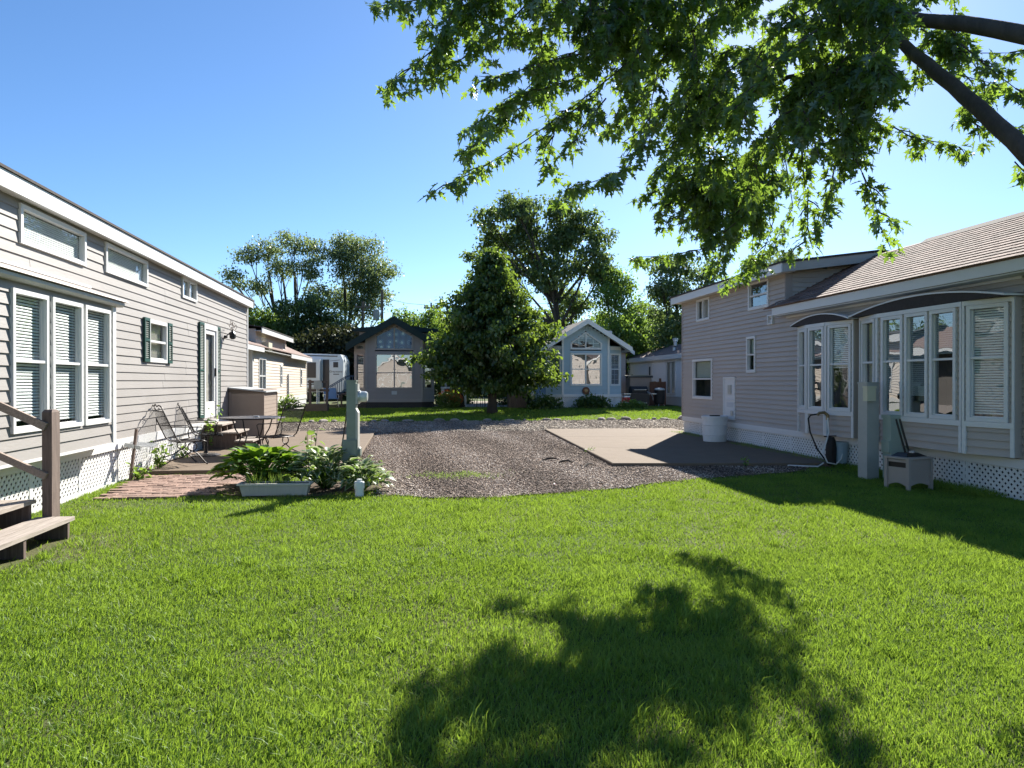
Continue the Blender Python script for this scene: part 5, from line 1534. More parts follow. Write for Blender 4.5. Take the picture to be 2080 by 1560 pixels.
TB = thing('patio_table', 'round dark metal mesh patio table in front of the beige storage box', 'table', (-3.15, 14.65, PZ), 0.3)
mb = MB(); mb.lathe((0, 0, 0.70), [(0.56, 0.0), (0.612, 0.0), (0.62, 0.012), (0.612, 0.026), (0.59, 0.022), (0.56, 0.018)], 40); mb.build('table_rim', M['iron'], TB)
mb = MB(); mb.lathe((0, 0, 0.708), [(0.06, 0.0), (0.59, 0.0), (0.59, 0.006), (0.06, 0.006)], 40); mb.build('table_top', mat('slate_grey_top', (0.085, 0.085, 0.09), 0.4, 0.15, 60), TB)
mb = MB()
for k in range(4):
    a = k * math.pi / 2 + .4; c, s = math.cos(a), math.sin(a)
    q = MB(); q.tube([(0.42 * c, 0.42 * s, 0.70), (0.36 * c, 0.36 * s, 0.5), (0.25 * c, 0.25 * s, 0.33), (0.34 * c, 0.34 * s, 0.12), (0.47 * c, 0.47 * s, 0.0)], 0.013, 7); q.build('leg', M['iron'], TB, smooth=True)
mb.tube([(0.25 * math.cos(a), 0.25 * math.sin(a), 0.33) for a in np.linspace(0, 2 * math.pi, 17)], 0.009, 6); mb.build('stretcher', M['iron'], TB)
mb = MB(); mb.lathe((-3.1, 14.7, PZ + 0.727), [(0.05, 0.0), (0.065, 0.008), (0.06, 0.02), (0.05, 0.02)], 14); o = mb.build('ashtray', M['metal']); tag(o, 'small glass ashtray on the round patio table', 'ashtray')

# steps at the door
ST = thing('door_steps', 'weathered wooden steps leading up to the door with green shutters', 'steps', (-4.44, 15.85, PZ), R(0.8))
for k, (x0, x1, z) in enumerate(((0.02, 0.42, 0.52), (0.36, 0.72, 0.35), (0.66, 1.04, 0.17))):
    q = MB(); q.box(x0, x0 + (x1 - x0) / 2 - .005, -0.05, 1.15, z - 0.035, z); q.build('tread', M['woodlt'], ST)
    q = MB(); q.box(x0 + (x1 - x0) / 2 + .005, x1, -0.05, 1.15, z - 0.035, z); q.build('tread', M['woodlt'], ST)
for y in (0.0, 0.53, 1.06):
    q = MB(); q.prism([(0.0, y, 0), (1.0, y, 0), (1.0, y, 0.13), (0.68, y, 0.13), (0.68, y, 0.31), (0.38, y, 0.31), (0.38, y, 0.48), (0.0, y, 0.48)], [(0.0, y + .04, 0), (1.0, y + .04, 0), (1.0, y + .04, 0.13), (0.68, y + .04, 0.13), (0.68, y + .04, 0.31), (0.38, y + .04, 0.31), (0.38, y + .04, 0.48), (0.0, y + .04, 0.48)]); q.build('stringer', M['woodz'], ST)

# storage box
SB = thing('storage_box', 'beige plastic storage box with sloping grey plank lid against the house wall', 'storage box', (-4.42, 18.0, PZ), R(0.8))
mb = MB()
for z in np.arange(0.0, 1.15, 0.095):
    mb.box(0.0, 0.80, 0.0, 1.85, z, z + 0.088); mb.box(0.006, 0.794, 0.006, 1.844, z + 0.088, z + 0.095)
mb.build('bin', M['resin'], SB)
mb = MB(); mb.box(-0.01, 0.05, -0.012, 0.03, 0.0, 1.17); mb.box(0.76, 0.815, -0.012, 0.03, 0.0, 1.14); mb.box(0.77, 0.815, 1.82, 1.86, 0.0, 1.14); mb.build('corner_post', M['resin'], SB)
for k in range(6):
    y0 = -0.06 + k * 0.332
    q = MB(); q.hexa([(-0.02, y0, 1.26), (0.87, y0, 1.165), (0.87, y0 + .325, 1.165), (-0.02, y0 + .325, 1.26), (-0.02, y0, 1.29), (0.87, y0, 1.195), (0.87, y0 + .325, 1.195), (-0.02, y0 + .325, 1.29)]); q.build('lid_plank', M['lid'], SB)
mb = MB(); mb.prism([(0, 0, 1.14), (0.8, 0, 1.14), (0.8, 0, 1.172), (0, 0, 1.255)], [(0, .03, 1.14), (0.8, .03, 1.14), (0.8, .03, 1.172), (0, .03, 1.255)]); mb.build('gable_piece', M['resin'], SB)

# lower-left timber steps with post and rails
DS = thing('timber_steps', 'weathered timber steps with a thick post and two sloping handrails at the near left corner', 'steps', (-3.26, 7.42, 0))
for k, (x, z) in enumerate(((-0.36, 0.185), (-0.70, 0.36), (-1.02, 0.53))):
    for j in range(2):
        q = MB(); w_ = 0.165
        x0 = x + j * (w_ + 0.012)
        q.box(x0, x0 + w_, -2.2, 0.05 if k < 1 else -0.02 + 0.05 * (k == 1), z - 0.036, z); q.build('tread', M['woodlt'], DS)
for y in (-0.07, -0.85, -1.65):
    for (x0, x1, z) in ((-0.33, -0.03, 0.148), (-0.68, -0.37, 0.323), (-1.0, -0.71, 0.493)):
        q = MB(); q.prism([(x0, y, -.02 if x0 > -.5 else .12), (x1, y, -.02 if x0 > -.5 else 0.02), (x1, y, z), (x0, y, z)], [(x0, y + .04, -.02 if x0 > -.5 else .12), (x1, y + .04, -.02 if x0 > -.5 else .02), (x1, y + .04, z), (x0, y + .04, z)]); q.build('stringer', M['woodz'], DS)
px_ = -0.27
mb = MB(); mb.prism([(px_ - .045, 0.05, 0.0), (px_ + .045, 0.05, 0.0), (px_ + .045, 0.21, 0.0), (px_ - .045, 0.21, 0.0)], [(px_ - .045, 0.05, 1.20), (px_ + .045, 0.05, 1.20), (px_ + .045, 0.21, 1.20), (px_ - .045, 0.21, 1.20)])
mb.prism([(px_ - .045, 0.05, 1.2001), (px_ + .045, 0.05, 1.2001), (px_ + .045, 0.21, 1.2001), (px_ - .045, 0.21, 1.2001)], [(px_ - .035, 0.08, 1.225), (px_ + .035, 0.08, 1.225), (px_ + .035, 0.18, 1.225), (px_ - .035, 0.18, 1.225)])
mb.build('post', M['woodz'], DS)
q = MB(); q.bar((px_ + .0, 0.035, 1.06), (px_ - 1.0, 0.035, 1.56), 0.04, 0.075); q.build('handrail', M['wood'], DS)
q = MB(); q.bar((px_ + .0, 0.035, 0.58), (px_ - 1.0, 0.035, 1.08), 0.04, 0.065); q.build('handrail', M['wood'], DS)

# stake with a little tray by the lattice
SK = thing('wooden_stake', 'leaning wooden stake holding a small twisted metal tray in front of the lattice', 'stake', (-4.22, 11.45, 0))
mb = MB(); mb.bar((-0.03, 0, -0.05), (0.06, 0.02, 0.78), 0.05, 0.035); mb.build('post', M['woodz'], SK)
mb = MB(); mb.hexa([(-0.10, -0.02, 0.52), (0.30, 0.04, 0.50), (0.34, 0.16, 0.54), (-0.06, 0.14, 0.58), (-0.10, -0.02, 0.525), (0.30, 0.04, 0.505), (0.34, 0.16, 0.545), (-0.06, 0.14, 0.585)]); mb.bar((-0.10, -0.02, 0.55), (0.12, 0.01, 0.49), 0.02, 0.06); mb.build('tray', M['metal'], SK)

# electric pedestal by the hostas
EP = thing('meter_pedestal', 'tall slim grey green electric meter pedestal among the hostas', 'utility pedestal', (-0.86, 10.35, 0), R(-6))
mb = MB(); mb.box(-0.075, 0.055, -0.065, 0.065, 0.0, 1.50); mb.box(-0.083, 0.063, -0.073, 0.073, 1.50, 1.52); mb.build('column', M['gpaint'], EP)
mb = MB(); mb.box(0.055, 0.088, -0.075, 0.075, 0.55, 1.06); mb.ext_n([(0.055, 1.06), (0.088, 1.06), (0.055, 1.12)], -0.075, 0.075); mb.box(0.055, 0.085, -0.07, 0.07, 1.18, 1.47); mb.build('side_panel', M['gpaint2'], EP)
mb = MB(); mb.box(-0.13, 0.09, -0.10, -0.08, 0.36, 0.68); mb.box(-0.115, 0.075, -0.115, -0.10, 0.38, 0.66); mb.build('breaker_cover', M['gpaint'], EP)
mb = MB(); mb.lathe((0.086, 0.0, 1.285), [(0.085, 0.0), (0.088, 0.03), (0.075, 0.032), (0.075, 0.10), (0.062, 0.125), (0.02, 0.13)], 24, axis='x'); mt = mb.build('meter', M['meter'], EP, smooth=False)
mb = MB(); mb.lathe((0.09, 0.0, 1.285), [(0.094, 0.0), (0.094, 0.018), (0.086, 0.02)], 24, axis='x'); mb.build('meter_ring', M['metal'], mt)
mb = MB(); mb.lathe((0.088, -0.02, 0.50), [(0.07, 0.0), (0.075, 0.02), (0.06, 0.035)], 16, axis='x'); mb.build('socket_cover', M['gpaint'], EP)
RD = MB(); RD.tube([(-1.13, 10.62, 0.0), (-1.0, 10.55, 0.75), (-0.93, 10.5, 1.25)], 0.011, 6); o = RD.build('plant_stake', M['iron']); tag(o, 'thin dark rod leaning beside the grey green meter pedestal', 'garden stake')

PL = thing('planter_trough', 'long ribbed pale grey planter trough lying in front of the hostas', 'planter', (-1.80, 9.72, 0.0), R(-4))
mb = MB()
for k in range(30):
    u0 = -0.41 + k * 0.82 / 30
    mb.hexa([(u0, -0.075 - 0.006 * (k % 2), 0.0), (u0 + .0273, -0.075 - 0.006 * (k % 2), 0.0), (u0 + .0273, 0.08, 0.0), (u0, 0.08, 0.0), (u0 * 1.08, -0.095 - 0.006 * (k % 2), 0.145), ((u0 + .0273) * 1.08, -0.095 - 0.006 * (k % 2), 0.145), ((u0 + .0273) * 1.08, 0.1, 0.145), (u0 * 1.08, 0.1, 0.145)])
mb.build('trough', M['planter'], PL)
mb = MB(); mb.box(-0.47, 0.47, -0.125, -0.09, 0.145, 0.17); mb.box(-0.47, 0.47, 0.09, 0.12, 0.145, 0.17); mb.box(-0.47, -0.44, -0.09, 0.09, 0.145, 0.17); mb.box(0.44, 0.47, -0.09, 0.09, 0.145, 0.17); mb.build('rim', M['planter'], PL)
mb = MB(); mb.box(-0.44, 0.44, -0.09, 0.09, 0.146, 0.155); mb.build('potting_soil', M['mulch'], PL)
PC = thing('cleanout_pipe', 'short white capped plastic pipe standing at the edge of the hostas', 'pipe', (-0.70, 9.45, 0))
mb = MB(); mb.lathe((0, 0, 0), [(0.057, 0.0), (0.057, 0.15)], 16); mb.build('pipe', M['pvc'], PC)
mb = MB(); mb.lathe((0, 0, 0.11), [(0.067, 0.0), (0.067, 0.075), (0.058, 0.09), (0.035, 0.092), (0.033, 0.12), (0.02, 0.122)], 16); mb.build('cap', M['pvc'], PC)

# ---------------------------------------------------------------- hostas: every leaf its own piece
fl_m = mat('flower_bed', (0.04, 0.03, 0.022), 0.95, 0.4, 20, bump=1.0)
bed = MB(); bed.poly([(-1.55 + 1.18 * math.cos(a) * (1 + .06 * math.sin(5 * a)), 10.28 + 0.72 * math.sin(a) * (1 + .07 * math.sin(3 * a)), 0.008) for a in np.linspace(0, 2 * math.pi, 40, endpoint=False)])
o = bed.build('flower_bed', M['mulch']); o['kind'] = 'structure'


def hosta_leaf_mesh(name, w, m_in, m_out=None):
    """pointed oval leaf, cupped along the midrib, curling over to the tip"""
    k = 7
    v, f, mi = [], [], []
    outl = [0.10, 0.62, 0.92, 1.0, 0.86, 0.56, 0.22, 0.0]
    cols = [-1, -0.60, 0, 0.60, 1]
    for i in range(k + 1):
        y = i / k
        hw = w * outl[i] * 0.5
        zc_ = -0.30 * y * y + 0.06 * math.sin(math.pi * y)
        for c in cols:
            v.append((hw * c, y, zc_ + 0.16 * hw / w * abs(c) * 2 * (1 - 0.6 * y) + 0.012 * math.sin(5 * y * math.pi + 3 * c)))
    for i in range(k):
        for j in range(4):
            a = i * 5 + j
            f.append((a, a + 1, a + 6, a + 5)); mi.append(1 if (m_out and j in (0, 3)) else 0)
    me = bpy.data.meshes.new(name); me.from_pydata(v, [], f)
    me.materials.append(m_in)
    if m_out: me.materials.append(m_out); me.polygons.foreach_set('material_index', mi)
    me.polygons.foreach_set('use_smooth', [True] * len(f))
    return me


hg = leaf_mat('hosta_green', [(0, (0.040, 0.100, 0.016)), (0.6, (0.070, 0.150, 0.022)), (1, (0.100, 0.185, 0.030))], 0.42, (0.34, 0.55, 0.03), 0.05, 0.42, use_obj=True)
hv = leaf_mat('hosta_variegated', [(0, (0.075, 0.135, 0.050)), (1, (0.115, 0.190, 0.065))], 0.40, (0.30, 0.48, 0.07), 0.08, 0.4, use_obj=True)
hw_ = leaf_mat('hosta_margin', [(0, (0.42, 0.46, 0.28)), (1, (0.52, 0.54, 0.36))], 0.35, (0.55, 0.6, 0.3), 0.06, 0.4, use_obj=True)
LG = [hosta_leaf_mesh('leaf', w, hg) for w in (0.66, 0.76)]
LVv = [hosta_leaf_mesh('leaf', w, hv, hw_) for w in (0.54, 0.62)]


def hosta(name, label, loc, rx, ry, h, nl, size, meshes, seed):
    r_ = random.Random(seed)
    root = thing(name, label, 'plant', loc, 0, 'hosta plants in the flower bed')
    st = MB()
    for k in range(nl):
        t = (k + 0.5) / nl
        el = 1.35 * (1 - t) ** 0.8 + 0.02                 # inner leaves upright, outer ones low
        a = k * 2.39996 + r_.uniform(-.35, .35)
        rad = math.cos(el) ** 0.9
        px, py = rx * rad * 0.78 * math.cos(a), ry * rad * 0.78 * math.sin(a)
        pz = h * (0.34 + 0.66 * math.sin(el)) * r_.uniform(0.72, 1.05)
        px += r_.uniform(-.05, .05); py += r_.uniform(-.05, .05)
        if k % 2 == 0: st.tube([(px * .1, py * .1, 0), (px * .55, py * .55, pz * .75), (px, py, pz)], [0.007, 0.006, 0.004], 4, cap=False)
        o = bpy.data.objects.new('leaf', meshes[r_.randrange(len(meshes))]); link(o, root)
        s = size * r_.uniform(0.72, 1.15)
        pitch = 0.7 * math.sin(el) + 0.02 + r_.uniform(-.3, .3)
        o.matrix_local = Matrix.Translation((px, py, pz)) @ Matrix.Rotation(a - math.pi / 2 + r_.uniform(-.5, .5), 4, 'Z') @ Matrix.Rotation(pitch, 4, 'X') @ Matrix.Rotation(r_.uniform(-.35, .35), 4, 'Y') @ Matrix.Scale(s, 4)
    st.build('stems', hg, root, kind='stuff')
    return root


hosta('hosta', 'large plain green hosta with broad leaves beside the brick path', (-2.10, 10.42, 0), 0.68, 0.56, 0.50, 230, 0.215, LG, 1)
hosta('hosta', 'white-edged hosta with upright leaves beside the meter pedestal', (-1.22, 10.25, 0), 0.52, 0.48, 0.50, 175, 0.205, LVv, 2)
hosta('hosta', 'low white-edged hosta at the gravel edge behind the white pipe', (-0.72, 9.95, 0), 0.42, 0.40, 0.34, 130, 0.18, LVv, 3)


def leafy_plant(name, label, loc, h, n, size, lm, cat='plant', spread=0.18, group=None, tintlo=0.2):
    root = thing(name, label, cat, loc, 0, group)
    mb = MB(); P = []
    for s in range(max(2, n // 14)):
        a = rnd.uniform(0, 6.28); q = (math.cos(a) * spread * rnd.random(), math.sin(a) * spread * rnd.random(), h * rnd.uniform(.6, 1))
        mb.tube([(q[0] * .1, q[1] * .1, 0), (q[0] * .6, q[1] * .6, q[2] * .55), q], [0.006, 0.004, 0.002], 4, cap=False)
        for k in range(14):
            t = rnd.uniform(.15, 1.02); P.append((q[0] * t + rnd.gauss(0, .03), q[1] * t + rnd.gauss(0, .03), q[2] * t + rnd.gauss(0, .02)))
    mb.build('stem', M['bark2'], root)
    P = np.array(P); k = len(P)
    tv_ = [(0, 0, 0), (0.3, 0.35, 0.05), (0.22, 0.75, 0.0), (0, 1.05, -0.1), (-0.22, 0.75, 0.0), (-0.3, 0.35, 0.05)]
    scatter('foliage', tv_, [(0, 1, 2), (0, 2, 3), (0, 3, 4), (0, 4, 5)], P, rand_rots(k, 0.25, 0.5), size * NR.uniform(.6, 1.2, k), LV[lm], root, NR.uniform(tintlo, 1, k))
    return root


sp = leafy_plant('sapling', 'small bright yellow green sapling rising behind the white-edged hosta', (-1.55, 11.0, 0), 0.86, 56, 0.115, 'bright', 'sapling', 0.14, None, 0.7)
leafy_plant('weed', 'tall leafy weed growing against the lattice left of the spring chair', (-4.18, 12.45, 0.05), 0.48, 90, 0.09, 'bright', 'plant', 0.2)
leafy_plant('weed', 'leafy weed at the foot of the wooden stake', (-4.16, 11.55, 0), 0.30, 70, 0.09, 'bright', 'plant', 0.22)
leafy_plant('weed', 'leafy weed low behind the spring chair by the house wall', (-4.30, 14.1, 0.05), 0.36, 60, 0.08, 'bright', 'plant', 0.2)
leafy_plant('potted_plant', 'small leafy plant in front of the door beside the steps', (-4.22, 15.6, 0.05), 0.95, 60, 0.09, 'bright', 'plant', 0.2)
leafy_plant('weed', 'thin weed at the near corner of the concrete pad', (5.75, 11.75, 0), 0.22, 30, 0.05, 'bright', 'plant', 0.12)
leafy_plant('weed', 'low weeds at the patio edge right of the meter pedestal', (-0.85, 12.6, 0), 0.22, 70, 0.06, 'bright', 'plant', 0.4)
leafy_plant('weed', 'grassy weeds along the left edge of the concrete pad', (3.6, 14.6, 0), 0.16, 40, 0.05, 'bright', 'plant', 0.25)
mb = MB()
v, f = [], []
tt = []
for k in range(150):
    x = -1.80 + rnd.choice((-.30, -.28, -.05, 0.1)) + rnd.gauss(0, .06); y = 9.72 + rnd.gauss(0, .03); hgt = rnd.uniform(.06, .17); a = rnd.uniform(0, 6.28)
    i = len(v); dx, dy = math.cos(a) * .004, math.sin(a) * .004; lx, ly = rnd.gauss(0, .04), rnd.gauss(0, .04)
    v += [(x - dx, y - dy, .155), (x + dx, y + dy, .155), (x + lx, y + ly, .155 + hgt)]; f.append((i, i + 1, i + 2)); tt += [rnd.uniform(.4, 1)] * 3
o = np_mesh('sprouting_grass', v, f, LV['bright'], None, tt, 'stuff')

# ---------------------------------------------------------------- things along the shaded wall
TR = thing('trash_barrel', 'round white plastic barrel with dented lid by the far end of the shaded house', 'barrel', (7.20, 16.35, 0.0))
mb = MB(); mb.lathe((0, 0, 0), [(0.25, 0.0), (0.265, 0.02), (0.28, 0.2), (0.29, 0.22), (0.285, 0.25), (0.292, 0.44), (0.302, 0.46), (0.295, 0.49), (0.30, 0.62)], 28); mb.build('body', M['pvc'], TR, smooth=False)
mb = MB(); mb.lathe((0, 0, 0.62), [(0.315, 0.0), (0.318, 0.045), (0.30, 0.055), (0.12, 0.035), (0.02, 0.03)], 28); mb.build('lid', M['pvc'], TR)
mb = MB(); mb.box(-0.11, 0.11, -0.06, 0.05, 0.655, 0.69); mb.build('lid_opening', M['black'], TR)

HY_ = thing('water_hydrant', 'black frost-proof yard hydrant with hooked spout and white hose by the lattice', 'water tap', (7.28, 11.75, 0.0))
mb = MB(); mb.tube([(0, 0, 0), (0, 0, 0.50), (0, 0, 0.86)], [0.022, 0.022, 0.022], 8); mb.build('standpipe', M['bucket'], HY_)
mb = MB(); mb.tube([(0, 0, 0.82), (0.0, 0, 0.90), (-0.05, 0.02, 0.95), (-0.13, 0.05, 0.94), (-0.16, 0.06, 0.90)], [0.03, 0.032, 0.03, 0.026, 0.026], 8); mb.build('spout', M['copper'], HY_)
mb = MB(); mb.tube([(-0.16, 0.06, 0.92), (-0.27, 0.09, 0.90), (-0.31, 0.1, 0.84), (-0.28, 0.09, 0.60), (-0.17, 0.05, 0.30), (-0.05, 0.0, 0.12)], 0.014, 7); mb.build('black_hose', M['black'], HY_)
mb = MB(); mb.lathe((0.03, -0.06, 0.02), [(0.06, 0.0), (0.085, 0.03), (0.09, 0.30), (0.075, 0.44), (0.05, 0.5)], 16); mb.build('black_sleeve', M['black_cov'], HY_)
mb = MB(); mb.bar((-0.10, -0.06, 0.53), (0.15, -0.06, 0.54), 0.03, 0.02); mb.build('handle', M['iron'], HY_)
mb = MB(); mb.tube([(-0.03, -0.05, 0.86), (-0.02, -0.07, 0.6), (-0.16, -0.12, 0.25), (-0.10, -0.16, 0.08), (0.05, -0.18, 0.05), (0.16, -0.16, 0.14), (0.24, -0.12, 0.36), (0.36, -0.1, 0.47)], 0.013, 7); mb.tube([(-0.16, -0.13, 0.07), (-0.3, -0.2, 0.02), (-0.55, -0.1, 0.02), (-0.85, 0.12, 0.02)], 0.013, 7); mb.build('white_hose', M['pvc'], HY_)
mb = MB(); mb.lathe((7.50, 11.72, 0.06), [(0.12, 0.0), (0.135, 0.28), (0.145, 0.36), (0.15, 0.37), (0.13, 0.372)], 18); o = mb.build('bucket', M['bucket']); tag(o, 'grey blue plastic bucket behind the yard hydrant', 'bucket')

U1 = thing('utility_post', 'tall square pale grey utility post with a cream box on its top corner', 'utility pedestal', (7.02, 10.22, 0), R(8))
mb = MB(); mb.box(-0.12, 0.10, -0.10, 0.09, -0.05, 1.47); mb.box(-0.13, 0.11, -0.11, 0.10, 1.47, 1.49); mb.build('post', M['gpaint2'], U1)
mb = MB(); mb.box(-0.20, -0.04, -0.19, -0.10, 1.20, 1.42); mb.box(-0.21, -0.03, -0.195, -0.10, 1.40, 1.43); mb.build('phone_box', M['cream'], U1)
mb = MB(); mb.lathe((0.10, 0.02, 1.27), [(0.045, 0), (0.045, 0.05), (0.02, 0.055)], 12, axis='x'); mb.build('socket', M['black'], U1)
U2 = thing('utility_post', 'short pale green utility pedestal behind the hose reel box', 'utility pedestal', (7.30, 9.98, 0), R(-2))
mb = MB(); mb.box(-0.14, 0.15, -0.10, 0.10, -0.02, 0.96); mb.build('post', M['gpaint3'], U2)
mb = MB(); mb.box(-0.155, 0.165, -0.115, 0.115, 0.94, 0.99); mb.box(-0.17, -0.14, -0.09, 0.09, 0.42, 0.60); mb.build('cover', M['gpaint3'], U2)

HR_SCALE = (0.74, 0.82, 0.94)
HR = thing('hose_reel_box', 'taupe wicker-pattern hose reel box on short legs with a black tray on top', 'hose box', (6.90, 9.16, 0), R(15))
HR.scale = HR_SCALE
mb = MB()
for (x, y) in ((-.30, -.21), (.30, -.21), (-.30, .21), (.30, .21)):
    q = MB(); q.box(x - .028, x + .028, y - .028, y + .028, -0.01, 0.45); q.build('leg', M['taupe_pl'], HR)
arch = [(-.272, .045)] + [(-.272 + .544 * i / 12, .045 + .05 * math.sin(math.pi * i / 12)) for i in range(1, 12)] + [(.272, .045), (.272, .44), (-.272, .44)]
for s in (-1, 1):
    A = Fr((0, 0.205 * s, 0), (1, 0, 0), (0, s, 0)); q = MB(A); q.ext_n(arch, -0.015, 0.0)
    for i in range(11):
        for j in range(22):
            if (i + j) % 2: q.box(-.262 + j * .024, -.262 + j * .024 + .022, 0.0005, 0.005, .14 + i * .024, .14 + i * .024 + .022)
    q.build('panel', M['taupe_pl'], HR)
for s in (-1, 1):
    A = Fr((0.295 * s, 0, 0), (0, 1, 0), (s, 0, 0)); q = MB(A)
    a2 = [(-.182, .045)] + [(-.182 + .364 * i / 10, .045 + .05 * math.sin(math.pi * i / 10)) for i in range(1, 10)] + [(.182, .045), (.182, .30), (-.182, .30)]
    q.ext_n(a2, -0.015, 0.0); q.box(-.182, .182, -.015, 0.006, .30, .325); q.box(-.182, .182, -.015, 0.0, .40, .44)
    q.build('panel', M['taupe_pl'], HR)
mb = MB(); mb.box(-.275, .275, -.18, .18, .12, .395); mb.build('reel_housing', M['black'], HR)
mb = MB(); mb.box(-.335, .335, -.245, .245, .45, .475); mb.build('lid', M['taupe_pl'], HR)
RK = thing('cultivator', 'black folded handles and tray lying on the hose reel box', 'garden tool', (6.93, 9.20, 0.447), R(15))
RK.scale = (0.8, 0.8, 1.0)
mb = MB(); mb.hexa([(-.24, -.16, 0), (.26, -.16, 0), (.26, .16, 0), (-.24, .16, 0), (-.15, -.1, .05), (.12, -.1, .05), (.12, .1, .05), (-.15, .1, .05)]); mb.build('tray', M['black'], RK)
for x in (-0.06, 0.03):
    q = MB(); q.tube([(x + .02, 0.02, 0.03), (x - .06, 0.08, 0.33), (x - .10, 0.12, 0.52)], 0.017, 7); q.build('handle', M['black'], RK)
mb = MB(); mb.lathe((0.02, -0.05, 0.05), [(0.05, 0.0), (0.05, 0.02), (0.02, 0.03)], 12); mb.build('knob', M['metal'], RK)

# ---------------------------------------------------------------- across the lane
gz = lambda x, y: float(tz(x, y))
SD = thing('meter_stand', 'timber frame carrying a grey electric box, standing in a concrete planter beside the cream home', 'utility stand', (-4.05, 31.1, gz(0, 31.1)))
mb = MB(); mb.box(-0.45, 0.45, -0.35, 0.35, -0.02, 0.30); mb.build('concrete_planter', M['concrete'], SD)
for x in (-0.30, 0.40):
    q = MB(); q.box(x - .05, x + .05, -.05, .05, 0.28, 1.32); q.build('post', M['woodz'], SD)
mb = MB(); mb.box(-.4, .5, -.06, -.02, 0.82, 0.92); mb.box(-.38, .46, -.065, -.02, 1.18, 1.28); mb.build('crossbar', M['woodz'], SD)
mb = MB(); mb.box(-.12, .20, -.19, -.065, 0.92, 1.27); mb.build('electric_box', M['gpaint2'], SD)
mb = MB(); mb.tube([(0.0, -.12, .3), (0.0, -.12, .92)], 0.03, 8); mb.tube([(0.08, -.12, .3), (0.08, -.12, .92)], 0.02, 8); mb.build('conduit', M['pvc'], SD)

DK = thing('deck_stairs', 'small dark deck with sloping blue railing at the left side of the dark gabled cabin', 'stairs', (-3.7, 36.3, 0.28))
mb = MB(); mb.box(0.1, 0.98, 0.0, 2.0, 0.55, 0.62); mb.build('deck_board', M['woodz'], DK)
for k in range(3):
    q = MB(); q.box(-.35 + k * .17, -.15 + k * .17, 0.1, 1.1, 0.12 + k * .16, 0.16 + k * .16); q.build('tread', M['woodz'], DK)
for y in (0.02, 1.2):
    q = MB(); q.bar((-.5, y, .95), (.4, y, 1.5), 0.04); q.bar((.4, y, 1.5), (.95, y, 1.5), 0.04)
    q.bar((-.5, y, .3), (.4, y, .85), 0.03); q.bar((.4, y, .85), (.95, y, .85), 0.03)
    for i in range(14):
        x = -.5 + i * 0.107; z = .95 + max(0, min(.55, (x + .5) * .611)); q.bar((x, y, z - .65), (x, y, z), 0.016)
    q.build('railing', M['blue'], DK)
mb = MB(); mb.box(0.9, 1.0, -.05, .05, 0.0, 1.7); mb.box(0.1, .18, -.04, .04, 0, .6); mb.build('post', M['pole'], DK)
LC = thing('folding_chair', 'blue folding lawn chair beside the dark deck stairs', 'chair', (-3.95, 35.4, 0.28), 0.3)
mb = MB(); mb.hexa([(-.3, -.25, .38), (.3, -.25, .38), (.3, .22, .34), (-.3, .22, .34), (-.3, -.25, .42), (.3, -.25, .42), (.3, .22, .38), (-.3, .22, .38)]); mb.build('seat', M['bluecl'], LC)
mb = MB(); mb.hexa([(-.3, .22, .36), (.3, .22, .36), (.3, .26, .36), (-.3, .26, .36), (-.3, .42, .9), (.3, .42, .9), (.3, .46, .9), (-.3, .46, .9)]); mb.build('backrest', M['bluecl'], LC)
for x in (-.31, .31):
    q = MB(); q.tube([(x, -.28, 0), (x, .2, .36), (x, .44, .92)], .014, 6); q.tube([(x, .3, 0), (x, -.22, .4), (x, -.2, .58), (x, .3, .6)], .014, 6); q.build('leg', M['metal'], LC)

FB = thing('flower_bush', 'bushy plant covered in orange red flowers at the right foot of the dark gabled cabin', 'flower bush', (1.62, 32.85, gz(0, 32.9)))
P = []
for k in range(2600):
    d = NR.normal(size=3); d /= np.linalg.norm(d); r_ = NR.uniform(.5, 1.05) ** .5
    P.append((d[0] * .58 * r_, d[1] * .45 * r_, .36 + d[2] * .40 * r_))
P = np.array(P); P = P[P[:, 2] > .01]
scatter('foliage', RHOMB_V, RHOMB_F, P, rand_rots(len(P), .2, .7), .085 * NR.uniform(.6, 1.2, len(P)), LV['bright'], FB, NR.uniform(0.2, 1, len(P)))
fl = leaf_mat('orange_petal', [(0, (0.42, 0.06, 0.012)), (1, (0.62, 0.17, 0.03))], .35, (.7, .2, .03), .03)
d = NR.normal(size=(1900, 3)); d /= np.linalg.norm(d, axis=1)[:, None]; d = d[(d[:, 2] > -.35) & (d[:, 0] > -.8)]
keep = NR.random(len(d)) < np.clip(.35 + .5 * d[:, 0] + .4 * d[:, 2], .05, 1); d = d[keep]
Pf = d * np.array([.62, .48, .42]) + np.array([0, 0, .40])
scatter('blossoms', RHOMB_V, RHOMB_F, Pf, rand_rots(len(Pf), -.2, .7), .06 * NR.uniform(.6, 1.2, len(Pf)), fl, FB, NR.uniform(0, 1, len(Pf)))
mb = MB()
for k in range(9): mb.tube([(0, 0, 0), (rnd.uniform(-.3, .3), rnd.uniform(-.2, .2), .4)], .008, 4)
mb.build('stem', M['bark2'], FB)

